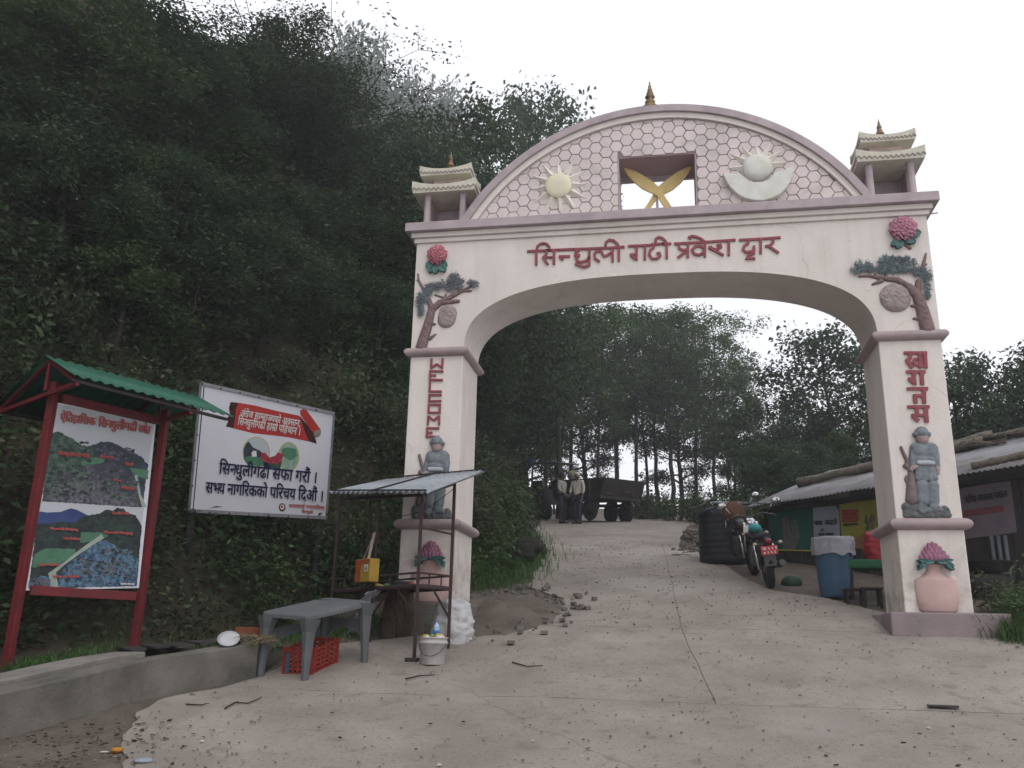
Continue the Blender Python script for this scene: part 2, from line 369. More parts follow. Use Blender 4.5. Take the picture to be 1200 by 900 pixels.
# ------------------------------------------------------------------ kerb wall and drain ledge on the left
kw = empty('kerb_wall', (WPT[1].x, WPT[1].y, WPT[1].z), 'low weathered concrete kerb wall running up to the grey plastic table', 'wall')
def runbox(name, off0, off1, z0, z1, y0, y1, mtl, parent, bumpy=.012):
    mb = MB(); N = 26; V = []
    for i in range(N+1):
        y = y0+(y1-y0)*i/N; xw = wallx(y); zb = prof(y)
        j = lambda q: bumpy*noise.noise(Vector((y*2.3, q*7.1, 2)))
        V += [(xw+off0+j(1), y, zb+z0), (xw+off0+j(2), y, zb+z1+j(3)), (xw+off1+j(4), y, zb+z1+j(5)), (xw+off1+j(6), y, zb+z0)]
    Fc = []
    for i in range(N):
        for k in range(4): Fc.append((i*4+k, i*4+(k+1) % 4, (i+1)*4+(k+1) % 4, (i+1)*4+k))
    Fc += [(0, 1, 2, 3), tuple(N*4+k for k in (3, 2, 1, 0))]
    mb.add(V, Fc); return mb.build(name, mtl, parent, bevel=.012)
WY0, WY1 = WPT[0].y, WPT[-1].y
runbox('wall_body', 0, -.24, -.3, .36, WY0, WY1, M_conc, kw)
dl = empty('drain_ledge', (WPT[1].x-.5, WPT[1].y, WPT[1].z), 'inner concrete ledge of the roadside drain below the red notice board', 'ledge')
M_conc2 = mat('pale drain concrete', (.24,.225,.20), (.17,.16,.145), rough=.95, scale=3, dirt=(.10,.09,.07), dirt_amt=.7, bump=.4)
runbox('ledge_body', -.40, -.72, -.2, .375, WY0, 8.15, M_conc2, dl)
# ================================================================== THE GATE
gate = empty('entrance_gate', (GX0+GW/2, GY, .12), 'large cream and lavender painted concrete welcome gate arching over the road', 'gate')
def gp(u, v, y=GY): p = PY(u, v, y); return (p.x, p.z)
XLi, XRi = GX0+PW, GX0+GW-PW
for x0 in (GX0, XRi):
    mb = MB().bb((x0, GY, HB-.1), (x0+PW, GY+GD, HU-.04)); mb.build('pillar', M_wall, gate, bevel=.012)
# arch wall with flat-arched opening
cx = GX0+GW/2; a_, b_ = GW/2-PW, 4.907-HU
pts = [(GX0, HU-.037), (GX0, HT), (GX0+GW, HT), (GX0+GW, HU-.037), (XRi, HU-.037)]
N = 56
for i in range(N+1):
    t = math.pi*i/N; ct, st = math.cos(t), math.sin(t)
    x = cx+a_*math.copysign(abs(ct)**(2/2.65), ct); z = HU+b_*abs(st)**(2/2.65)
    pts.append((x, z))
pts.append((XLi, HU-.037))
MB().prism([(x, GY, z) for x, z in pts], (0, GD, 0)).build('arch_wall', M_wall, gate)
# moulding rings
def ring(z, x0, x1, y0, y1, r, o, name, m):
    mb = MB(); n = 12; cs = [(x0, y0), (x1, y0), (x1, y1), (x0, y1)]; V = []
    for (x, y) in cs:
        sx = -1 if x == x0 else 1; sy = -1 if y == y0 else 1
        for k in range(n):
            a = -math.pi/2+math.pi*k/(n-1)
            V.append((x+sx*(math.cos(a)*r*o-.005), y+sy*(math.cos(a)*r*o-.005), z+math.sin(a)*r))
    Fc = [((c*n+k), ((c+1) % 4*n+k), ((c+1) % 4*n+k+1), (c*n+k+1)) for c in range(4) for k in range(n-1)]
    Fc += [tuple(c*n for c in range(4)), tuple(c*n+n-1 for c in range(4))[::-1]]
    mb.add(V, Fc); o_ = mb.build(name, m, gate, bevel=.006, seg=1); return o_
for x0 in (GX0, XRi):
    ring(HU, x0, x0+PW, GY, GY+GD, .068, 1.3, 'moulding', M_torus)
    ring(HL, x0, x0+PW, GY, GY+GD, .072, 1.3, 'moulding', M_torus)
# cornice
def slab(z0, z1, o, name, m): MB().bb((GX0-o, GY-o, z0), (GX0+GW+o, GY+GD+o, z1)).build(name, m, gate, bevel=.008)
slab(HT+.001, 5.625, .035, 'cornice_band', M_wall); slab(5.626, 5.70, .075, 'cornice_band', M_wall); slab(5.701, 5.835, .15, 'cornice_slab', M_lav)
MB().bb((GX0-.08, GY-.06, 5.836), (GX0+GW+.08, GY+GD+.06, 5.872)).build('cornice_cap', M_wall, gate, bevel=.008)
ZB = 5.873
# pediment
hc, rise = 2.865, 7.53-5.84; RA = (hc*hc+rise*rise)/(2*rise); CZ = 7.53-RA
PDp = .62
wx0, wx1, wz0, wz1 = GX0+2.945, GX0+4.05, 5.915, 6.757
def arc(R, zlo, n=48):
    th = math.asin(min(1, math.sqrt(max(0, R*R-(zlo-CZ)**2))/R))
    return [(cx+R*math.sin(-th+2*th*i/n), CZ+R*math.cos(-th+2*th*i/n)) for i in range(n+1)]
def wallpiece(poly, y0, y1, name, m): return MB().prism([(x, y0, z) for x, z in poly], (0, y1-y0, 0)).build(name, m, gate)
Ri = RA-.19
A = arc(Ri, ZB)
def clip(poly, f):   # keep f>=0
    o = []
    for i in range(len(poly)):
        p, q = poly[i], poly[(i+1) % len(poly)]; a, b = f(p), f(q)
        if a >= 0: o.append(p)
        if (a >= 0) != (b >= 0):
            t = a/(a-b); o.append((p[0]+(q[0]-p[0])*t, p[1]+(q[1]-p[1])*t))
    return o
seg = arc(Ri+.02, ZB, 90)
yf = GY+.03
left = clip(seg, lambda p: wx0-p[0]); right = clip(seg, lambda p: p[0]-wx1)
top = clip(clip(clip(seg, lambda p: p[1]-wz1), lambda p: p[0]-wx0), lambda p: wx1-p[0])
for pc in (left, right, top): wallpiece(pc, yf, GY+PDp, 'pediment_wall', M_grout)
wallpiece([(wx0, ZB), (wx1, ZB), (wx1, wz0), (wx0, wz0)], yf-.01, GY+PDp-.005, 'window_sill', M_wall)
# reveal lining, lavender
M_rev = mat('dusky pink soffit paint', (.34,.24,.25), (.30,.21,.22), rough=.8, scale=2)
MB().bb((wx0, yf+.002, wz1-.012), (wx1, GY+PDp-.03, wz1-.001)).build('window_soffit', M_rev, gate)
MB().bb((wx0, GY+PDp-.03, wz1-.09), (wx1, GY+PDp+.02, wz1+.02)).build('window_frame', M_lav, gate)
for xx in (wx0, wx1):
    sx = 1 if xx == wx0 else -1
    MB().bb((xx+sx*.001, yf+.002, wz0), (xx+sx*.014, GY+PDp-.03, wz1-.013)).build('window_jamb', M_lav, gate)
# rim bands
def rim(R0, R1, y0, y1, name, m):
    a, b = arc(R1, ZB, 64), arc(R0, ZB, 64); mb = MB(); n = len(a); V = []
    for i in range(n): V += [(a[i][0], y0, a[i][1]), (a[i][0], y1, a[i][1]), (b[i][0], y1, b[i][1]), (b[i][0], y0, b[i][1])]
    Fc = [(i*4+k, i*4+(k+1) % 4, (i+1)*4+(k+1) % 4, (i+1)*4+k) for i in range(n-1) for k in range(4)] + [(0, 1, 2, 3), tuple((n-1)*4+k for k in (3, 2, 1, 0))]
    mb.add(V, Fc); o_ = mb.build(name, m, gate); return o_
rim(RA-.105, RA, GY-.07, GY+PDp+.06, 'arch_rim', M_lav)
rim(RA-.19, RA-.107, GY-.025, GY+PDp+.02, 'arch_band', M_wall)
# hexagonal tiles
R3 = math.sqrt(3); ha = .1005; cnt = 0; hexmesh = {}
for i in range(-21, 22):
    for j in range(-2, 13):
        hx = cx+.02+i*1.5*ha; hz = ZB+.03+(j+(.5 if i % 2 else 0))*R3*ha
        pl = [(hx+(ha-.0062)*math.cos(k*math.pi/3), hz+(ha-.0062)*math.sin(k*math.pi/3)) for k in range(6)]
        pl = [(x+rng.uniform(-.0035, .0035), z+rng.uniform(-.0035, .0035)) for x, z in pl]
        if min(math.hypot(x-cx, z-CZ) for x, z in pl) > Ri: continue
        pl = clip(pl, lambda p: p[1]-ZB-.004)
        if not pl: continue
        mx_, mz_ = hx, hz
        if wx0-ha < hx < wx1+ha and wz0-ha < hz < wz1+ha:
            ds = [(wx0-hx, lambda p: wx0-.006-p[0]), (hx-wx1, lambda p: p[0]-wx1-.006), (hz-wz1, lambda p: p[1]-wz1-.006), (wz0-hz, lambda p: wz0-p[1])]
            dm = max(ds, key=lambda q: q[0]); pl = clip(pl, dm[1])
        if len(pl) < 3: continue
        if max(math.hypot(x-cx, z-CZ) for x, z in pl) > Ri-.004:
            tt = math.atan2(hx-cx, hz-CZ); nx, nz = math.sin(tt), math.cos(tt); pl = clip(pl, lambda p: Ri-.006-((p[0]-cx)*nx+(p[1]-CZ)*nz))
        if len(pl) < 3: continue
        ar = abs(sum(pl[k][0]*pl[(k+1) % len(pl)][1]-pl[(k+1) % len(pl)][0]*pl[k][1] for k in range(len(pl))))/2
        if ar < .0012: continue
        yy = yf-.012+rng.uniform(-.002, .002)
        cxp = sum(p[0] for p in pl)/len(pl); czp = sum(p[1] for p in pl)/len(pl)
        n = len(pl); V = [(x, yf+.002, z) for x, z in pl]+[(x, yy+.004, z) for x, z in pl]+[(cxp+(x-cxp)*.93, yy, czp+(z-czp)*.93) for x, z in pl]
        Fc = [(k, (k+1) % n, n+(k+1) % n, n+k) for k in range(n)]+[(n+k, n+(k+1) % n, 2*n+(k+1) % n, 2*n+k) for k in range(n)]+[tuple(range(2*n, 3*n))]
        MB().add(V, Fc).build('hexagonal_tile', M_hex, gate); cnt += 1
print('tiles', cnt)
# relief mapping: outline drawn on the front plane
def pad(poly, y0, y1, name, m, parent=gate, bevel=.006):
    return MB().prism([(x, y0, z) for x, z in poly], (0, y1-y0, 0)).build(name, m, parent, bevel=bevel)
# sun relief
sx_, sz_ = gp(655, 219.5, yf)
sr = empty('sun_relief', (sx_, yf, sz_)); sr.parent = gate; sr.location = Vector((sx_, yf, sz_))-gate.location
for k in range(12):
    a = math.radians(90-k*30+2); r0, r1 = .19, (.45 if k % 3 else .40)
    da = .15; rb = .205
    P0 = Vector((sx_+rb*math.cos(a-da*2.2), yf-.012, sz_+rb*math.sin(a-da*2.2))); P1 = Vector((sx_+rb*math.cos(a+da*2.2), yf-.012, sz_+rb*math.sin(a+da*2.2)))
    T = Vector((sx_+r1*math.cos(a), yf-.018, sz_+r1*math.sin(a))); Rg = Vector((sx_+rb*math.cos(a), yf-.075, sz_+rb*math.sin(a)))
    MB().add([P0, P1, T, Rg, P0+Vector((0,.01,0)), P1+Vector((0,.01,0)), T+Vector((0,.006,0))], [(0,2,3),(2,1,3),(0,3,1),(0,4,6,2),(2,6,5,1),(4,5,6)]).build('ray', M_cream, sr)
MB().lathe([(.198, 0), (.198, .06), (.188, .072), (.13, .085), (.06, .092), (.001, .094)], (sx_, yf-.0, sz_), 36, axis=(0,-1,0)).build('disc', M_sunc, sr)
# moon and sun emblem
mx0, mz0 = gp(887.5, 197.5, yf)
mr_ = empty('moon_relief', (0,0,0)); mr_.parent = gate; mr_.location = Vector((mx0, yf, mz0))-gate.location
for k, (ad, r1) in enumerate([(176, .42), (145, .45), (118, .40), (90, .38), (62, .42), (36, .44), (8, .44)]):
    a = math.radians(ad); rb = .205; da = .27
    P0 = Vector((mx0+rb*math.cos(a-da), yf-.012, mz0+rb*math.sin(a-da))); P1 = Vector((mx0+rb*math.cos(a+da), yf-.012, mz0+rb*math.sin(a+da)))
    T = Vector((mx0+r1*math.cos(a), yf-.018, mz0+r1*math.sin(a))); Rg = Vector((mx0+rb*math.cos(a), yf-.07, mz0+rb*math.sin(a)))
    MB().add([P0, P1, T, Rg, P0+Vector((0,.01,0)), P1+Vector((0,.01,0)), T+Vector((0,.006,0))], [(0,2,3),(2,1,3),(0,3,1),(0,4,6,2),(2,6,5,1),(4,5,6)]).build('ray', M_cream, mr_)
MB().lathe([(.205, 0), (.205, .05), (.19, .08), (.13, .1), (.06, .108), (.001, .11)], (mx0, yf, mz0), 36, axis=(0,-1,0)).build('disc', M_moon, mr_)
Z = lambda x, y: gp(840+x/10, 160+y/10, yf)
cres = [(70, 450), (130, 470), (210, 478), (285, 482), (320, 525), (370, 560), (440, 575), (520, 572), (590, 550), (630, 515), (665, 462), (740, 445), (820, 415), (892, 392)]
low = []
for i in range(13):
    t = i/12; a = math.radians(8-196*t); low.append((478+412*math.cos(a)*(1), 430-355*math.sin(a)*1.0))
low = [(885, 470), (860, 550), (805, 640), (730, 715), (640, 760), (540, 785), (440, 785), (340, 765), (250, 720), (170, 650), (110, 570), (75, 500)]
pad([Z(*p) for p in cres[::1]+low], yf+.0, yf-.10, 'crescent', M_moon, mr_, bevel=.012)
# crossed curved knives in the window
yk = GY+.30
K = lambda x, y: (lambda p: (p.x, p.z))(PY(710+x/10, 170+y/10, yk))
kn = empty('crossed_knives', (0,0,0)); kn.parent = gate; q = PY(770, 240, yk); kn.location = q-gate.location
blade = [(200, 260), (330, 300), (450, 365), (560, 440), (640, 510), (680, 585), (720, 650), (770, 722), (745, 742), (690, 742), (640, 670), (600, 600), (540, 570), (430, 520), (330, 440), (250, 350)]
blade2 = [(1010, 235), (960, 245), (840, 300), (740, 370), (650, 440), (580, 510), (545, 585), (500, 660), (450, 735), (470, 752), (510, 742), (560, 670), (620, 600), (670, 570), (780, 515), (880, 430), (970, 320)]
pad([K(*p) for p in blade], yk-.02, yk+.015, 'knife', M_gold, kn, bevel=.008)
pad([K(*p) for p in blade2], yk+.02, yk+.055, 'knife', M_gold, kn, bevel=.008)
p_ = PY(770, 233, yk+.02)
MB().tube([(p_.x, yk+.035, wz0-.01), (p_.x, yk+.035, p_.z)], .018, 8).build('support_rod', M_lav, kn)
# crown finial
def finial(c, h, m, parent, nm='finial', r=.1):
    pr = [(r*.9, 0), (r, .02), (r*.95, .10), (r*.5, .17), (r*.55, .2), (r*.65, .27), (r*.35, .36), (r*.3, .40), (r*.62, .43), (r*.55, .47), (r*.3, .50), (r*.45, .55), (r*.4, .59), (r*.22, .62), (r*.33, .67), (r*.28, .71), (r*.16, .74), (r*.22, .79), (r*.18, .83), (r*.09, .86), (r*.1, .92), (.001, 1.0)]
    MB().lathe([(a, b*h) for a, b in pr], c, 14).build(nm, m, parent)
fz = gp(762, 126, GY+.1)
finial((fz[0], GY+.06, 7.53), .50, M_brass, gate, r=.12)
# pagodas
def roof(cx_, cy_, z, w_, d_, hband, lift, m, parent, yh=0):
    mb = MB(); n = 8; ring_ = []
    for sdx in range(4):
        for i in range(n):
            t = -1+2*i/n
            p = [(t, -1), (1, t), (-t, 1), (-1, -t)][sdx]
            ring_.append((p[0], p[1], abs(t)**2.2))
    m_ = len(ring_); V = []
    for px_, py_, l in ring_: V.append((cx_+px_*w_/2*.965, cy_+py_*d_/2*.965, z))
    for px_, py_, l in ring_: V.append((cx_+px_*w_/2, cy_+py_*d_/2, z+hband*.5+lift*.4*l))
    for px_, py_, l in ring_: V.append((cx_+px_*w_/2*1.0, cy_+py_*d_/2*1.0, z+hband+lift*l))
    for px_, py_, l in ring_: V.append((cx_+px_*w_/2*.93, cy_+py_*d_/2*.93, z+hband*.8+lift*l*.9))
    for px_, py_, l in ring_: V.append((cx_+px_*w_/2*.45, cy_+py_*d_/2*.45, z+hband*1.5))
    Fc = []
    for r_ in range(4):
        for k in range(m_): Fc.append((r_*m_+k, r_*m_+(k+1) % m_, (r_+1)*m_+(k+1) % m_, (r_+1)*m_+k))
    Fc += [tuple(range(m_))[::-1], tuple(range(4*m_, 5*m_))]
    o_ = mb.add(V, Fc).build('pagoda_roof', m, parent)
    # zigzag line
    zz = MB(); nz_ = 13
    for (ax, ay, bx, by) in [(-1, -1, 1, -1), (1, -1, 1, 1), (-1, 1, -1, -1)]:
        prev = None
        for i in range(2*nz_+1):
            t = i/(2*nz_); tt = -1+2*t; l = abs(tt)**2.2
            x = ax+(bx-ax)*t; y = ay+(by-ay)*t
            hh = hband*(.18 if i % 2 == 0 else .55)+lift*.3*l
            k_ = .965+.035*(min(1, hh/(hband*.5)))+.006
            p = Vector((cx_+x*w_/2*k_, cy_+y*d_/2*k_, z+hh))
            if prev is not None: zz.bar(prev, p, .009, .009)
            prev = p
    zz.build('zigzag_trim', M_grout, parent)
for u0, u1, v0, v1, vu, vf0, vf1 in [(482.2, 557, 228, 222, 203.5, 193, 178), (1004, 1086, 190, 186, 163.5, 154, 138)]:
    ye = GY-.02
    pL, pR = PY(u0, v0, ye), PY(u1, v1, ye); pc = (pL.x+pR.x)/2; zE = (pL.z+pR.z)/2; W_ = pR.x-pL.x; dd = .78
    yc = ye+dd/2
    pg = empty('pagoda', (0,0,0)); pg.parent = gate; pg.location = Vector((pc, yc, ZB))-gate.location
    MB().bb((pc-W_*.40, yc-.3, ZB-.002), (pc+W_*.40, yc+.3, ZB+.03)).build('pagoda_base', M_lav, pg)
    for sx in (-1, 1):
        for sy in (-1, 1):
            MB().lathe([(.052, 0), (.05, .06), (.048, zE-ZB-.05), (.058, zE-ZB-.03), (.06, zE-ZB+.0)], (pc+sx*.27, yc+sy*.25, ZB+.02), 14).build('column', M_lav, pg)
    MB().ell((pc+.02, yc+.1, ZB+.08), (.13, .1, .12), 12, 8).build('shrine_stone', M_torus, pg)
    roof(pc, yc, zE+.02, W_, dd, .12, .075, M_roofc, pg)
    z2 = zE+.16; um = (u0+u1)/2; zU = PY(um, vu, GY+.02).z
    MB().bb((pc-.27, yc+.24, ZB), (pc+.27, yc+.27, zE+.01)).build('back_wall', M_lav, pg)
    MB().bb((pc-.27, yc-.1, ZB), (pc-.245, yc+.24, zE+.01)).build('side_wall', M_torus, pg); MB().bb((pc+.245, yc-.1, ZB), (pc+.27, yc+.24, zE+.01)).build('side_wall', M_torus, pg)
    M_stor = mat('salmon storey paint', (.60,.45,.42), (.52,.40,.37), rough=.8)
    MB().bb((pc-.215, yc-.17, z2-.02), (pc+.215, yc+.17, zU+.01)).build('storey', M_stor, pg)
    win = [(pc-.05, zU-.22), (pc+.05, zU-.22), (pc+.05, zU-.08), (pc+.035, zU-.05), (pc, zU-.035), (pc-.035, zU-.05), (pc-.05, zU-.08)]
    pad(win, yc-.172, yc-.182, 'arched_window', M_lav, pg, bevel=0)
    roof(pc, yc, zU, W_*.82, dd*.86, .10, .07, M_roofc, pg)
    zf0, zf1 = PY(um, vf0, yc).z, PY(um, vf1, yc).z; finial((pc-.01, yc, zf0-.04), zf1-zf0+.04, M_brass, pg, r=.06)
# plinths
pR0 = PY(1046, 748, GY-.30); pR1 = PY(1190, 752, GY-.30); ztop = PY(1046, 717, GY-.30).z
o_ = MB().prism([(pR0.x, GY-.30, -.15), (pR1.x, GY-.30, -.15), (pR1.x, GY+GD+.25, -.15), (pR0.x+.02, GY+GD+.25, -.15)], (0, 0, ztop+.15)).build('plinth', M_plinth, gate, bevel=.02)
pL0 = PY(466, 743, GY-.22); pL1 = PY(549, 738, GY-.22); zt = PY(549, 707, GY-.22).z
MB().prism([(pL0.x, GY-.22, -.25), (pL1.x, GY-.22, -.25), (pL1.x+.02, GY+GD+.25, -.25), (pL0.x, GY+GD+.25, -.25)], (0, 0, zt+.25)).build('plinth', M_conc, gate, bevel=.02)
print('plinth tops', ztop, zt)
# ------------------------------------------------ letters
def strokes(lines, ox, oy, sc_, wpx, parent, name='letter', y=GY, m=M_red, dep=.024):
    """every stroke becomes a raised bar with mitred ends on the wall"""
    mb = MB(); k = 0
    for ln in lines:
        w_ = wpx
        if isinstance(ln[0], (int, float)): w_ = ln[0]; ln = ln[1:]
        pts_ = [PY(ox+x/sc_, oy+y_/sc_, y) for x, y_ in ln]
        hw = w_/sc_/2*GY*1.05/F*1.02
        n = len(pts_); Lf = []; Rt = []
        for i in range(n):
            a = pts_[max(i-1, 0)]; b = pts_[min(i+1, n-1)]; d = Vector((b.x-a.x, b.z-a.z)).normalized()
            nn = Vector((-d.y, d.x)); s_ = 1
            if 0 < i < n-1:
                d1 = Vector((pts_[i].x-a.x, pts_[i].z-a.z)).normalized(); s_ = 1/max(.55, abs(Vector((-d1.y, d1.x)).dot(nn)))
            Lf.append((pts_[i].x+nn.x*hw*s_, pts_[i].z+nn.y*hw*s_)); Rt.append((pts_[i].x-nn.x*hw*s_, pts_[i].z-nn.y*hw*s_))
        yy = y-dep-.0012*k; k += 1
        for i in range(n-1):
            q = [Lf[i], Lf[i+1], Rt[i+1], Rt[i]]
            mb.prism([(x, y+.004, z) for x, z in q], (0, yy-y-.004-.0003*i, 0))
    return mb.build(name, m, parent)
lt = empty('gate_lettering', (0,0,0)); lt.parent = gate; lt.location = Vector((cx, GY, 5.25))-gate.location
S1 = dict(ox=620, oy=280, sc_=7.5, wpx=21, parent=lt)
strokes([[(-15,112),(190,103)], [(65,108),(65,235)], [20,(68,105),(75,70),(100,48),(130,42),(160,50),(180,75),(185,100)]], **S1)
strokes([[(150,104),(262,99)], [(158,104),(150,145),(125,165)], [17,(120,165),(222,165)], [(122,165),(168,228)], [(222,102),(220,228)]], **S1)
strokes([[(255,100),(395,93)], [(262,158),(362,156)], [(272,158),(298,188)]], **S1)
strokes([[(390,94),(548,88)], [(445,100),(412,118),(408,142),(450,150)], [(440,152),(415,172),(430,200),(465,208),(505,195),(530,165)], [(532,92),(530,240)], [22,(530,236),(485,250),(440,235),(408,220)]], **S1)
strokes([[(548,88),(745,80)], [(655,150),(635,112),(600,108),(575,135),(580,175),(622,203)], [(650,160),(680,150),(735,118)], [(735,86),(735,205)]], **S1)
strokes([[(745,79),(840,73)], [20,(672,66),(678,32),(705,12),(745,18),(780,50),(790,76)], [(790,78),(790,200)]], **S1)
strokes([[(870,67),(1065,58)], [(945,68),(945,190)], [(888,140),(940,140)], [(898,150),(938,182)], [(1020,62),(1018,188)]], **S1)
S2 = dict(ox=770, oy=265, sc_=7.5, wpx=21, parent=lt)
strokes([[(-58,165),(60,158)], [(-25,165),(-30,190),(-62,218),(-68,255),(-45,290),(0,290),(30,262),(22,240),(-5,245)]], **S2)
strokes([[(45,160),(125,157)], [20,(-15,150),(-10,115),(15,100),(45,108),(75,135),(85,158)], [(85,158),(85,290)]], **S2)
strokes([[(150,158),(300,150)], [(190,160),(195,198),(225,215),(268,210)], [(272,152),(270,282)], [(250,230),(182,282)]], **S2)
strokes([[(300,150),(440,143)], [22,(410,195),(380,178),(335,182),(308,212),(325,248),(365,258),(405,240),(412,210)], [(420,145),(420,275)], [20,(295,118),(285,105),(305,92),(345,98),(385,115),(420,142)]], **S2)
strokes([[(440,143),(690,124)], [22,(555,160),(560,185),(525,208),(480,205),(462,198)], [22,(450,190),(475,190),(490,205)], [(480,205),(585,260)], [20,(525,170),(560,175)], [(630,130),(630,262)]], **S2)
strokes([[(720,126),(880,118)], [(805,122),(800,155),(765,178),(755,210),(778,232),(830,228),(855,200)], [32,(838,188),(862,192)], [20,(855,200),(850,245),(800,262),(785,285),(830,288),(862,288)]], **S2)
strokes([[(880,118),(950,113)], [(910,116),(910,246)]], **S2)
strokes([[(950,113),(1085,103)], [(1015,110),(1020,145),(992,175),(950,182)], [(980,180),(1068,240)]], **S2)
S3 = dict(ox=1050, oy=405, sc_=9, wpx=34, parent=lt)
strokes([[30,(80,80),(325,80)], [(145,80),(148,130),(105,168)], [(115,165),(170,240)], [26,(225,150),(195,148),(178,178),(200,208),(238,205)], [36,(250,80),(255,240)], [34,(300,80),(310,240)]], **S3)
strokes([[30,(105,280),(308,278)], [(182,280),(188,355),(195,415)], [26,(125,352),(185,352)], [28,(135,360),(192,405)], [(265,280),(275,418)]], **S3)
strokes([[30,(112,458),(335,455)], [36,(290,455),(295,612)], [30,(180,530),(290,530)], [36,(195,530),(205,610)]], **S3)
strokes([[30,(118,650),(352,648)], [34,(215,650),(222,740)], [28,(160,738),(310,738)], [34,(172,742),(235,800)], [38,(308,650),(320,812)]], **S3)
S4 = dict(ox=490, oy=415, sc_=8.571, wpx=20, parent=lt)
strokes([[(138,48),(133,148)], [(133,142),(190,102)], [(190,102),(245,140)], [(250,45),(243,150)]], **S4)
strokes([[(255,176),(125,172)], [(125,165),(120,275)], [(122,216),(182,216)], [(120,262),(250,262)]], **S4)
strokes([[(122,285),(116,385)], [(112,376),(240,378)]], **S4)
strokes([[(238,414),(108,412)], [(118,405),(113,485)], [(106,476),(235,472)]], **S4)
strokes([[(100,510),(232,510)], [(112,505),(106,598)], [(222,510),(218,598)], [(98,590),(228,590)]], **S4)
strokes([[(105,620),(100,716)], [(108,625),(158,668)], [(158,668),(215,625)], [(216,620),(212,716)]], **S4)
strokes([[(214,747),(84,745)], [(94,740),(90,840)], [(90,790),(145,792)], [(78,830),(212,832)]], **S4)
# ------------------------------------------------ height-field reliefs
def relief(caps, name, m, parent, mapf, res=.0075, y0=GY, flat=.55, namp=0.0, nsc=30, ybase=.004, smax=.02):
    """caps: (x0,y0,x1,y1,r0,r1) in traced units -> half-round swelling surface on the wall"""
    C = []
    for x0, y0_, x1, y1, r0, r1 in caps:
        a = mapf(x0, y0_); b = mapf(x1, y1); s_ = mapf.scale; C.append((a[0], a[1], b[0], b[1], r0*s_, r1*s_))
    xa = min(min(c[0]-c[4], c[2]-c[5]) for c in C)-res; xb = max(max(c[0]+c[4], c[2]+c[5]) for c in C)+res
    za = min(min(c[1]-c[4], c[3]-c[5]) for c in C)-res; zb = max(max(c[1]+c[4], c[3]+c[5]) for c in C)+res
    X, Zg = np.meshgrid(np.arange(xa, xb, res), np.arange(za, zb, res)); H = np.full(X.shape, -1.0)
    for ax, az, bx, bz, r0, r1 in C:
        dx, dz = bx-ax, bz-az; L2 = dx*dx+dz*dz+1e-9
        t = np.clip(((X-ax)*dx+(Zg-az)*dz)/L2, 0, 1); d = np.hypot(X-ax-t*dx, Zg-az-t*dz); r = r0+(r1-r0)*t
        h = np.where(d < r, np.sqrt(np.maximum(r*r-d*d, 0))*flat+.006, -1)
        H = np.maximum(H, h)
    Hs = H.copy()
    k = (H > 0)
    idx = -np.ones(X.shape, int); vs = []; 
    need = k.copy(); ring_ = np.zeros_like(k); ring_[1:, :] |= k[:-1, :]; ring_[:-1, :] |= k[1:, :]; ring_[:, 1:] |= k[:, :-1]; ring_[:, :-1] |= k[:, 1:]; ring_ &= ~k
    allk = k | ring_
    for j, i in zip(*np.nonzero(allk)):
        idx[j, i] = len(vs)
        h = H[j, i] if k[j, i] else -.002
        if namp and k[j, i]: h += namp*noise.fractal(Vector((X[j, i]*nsc, Zg[j, i]*nsc, 3.3)), 1, 2, 3)
        vs.append((X[j, i], y0-ybase-h if k[j, i] else y0+.002, Zg[j, i]))
    fs = []
    for j, i in zip(*np.nonzero(allk[:-1, :-1] & allk[1:, :-1] & allk[:-1, 1:] & allk[1:, 1:])):
        fs.append((idx[j, i], idx[j, i+1], idx[j+1, i+1], idx[j+1, i]))
    mb = MB(); mb.add(vs, fs, True); return mb.build(name, m, parent)
class Map:
    def __init__(s, ox, oy, sc_, dx=0, dz=0): s.o = (ox, oy, sc_); s.dx, s.dz = dx, dz; s.scale = 1/sc_*GY*1.06/F
    def __call__(s, x, y): p = PY(s.o[0]+x/s.o[2], s.o[1]+y/s.o[2], GY); return (p.x+s.dx, p.z+s.dz)
pa, pb = PY(1086, 605, GY), PY(504, 607, GY)
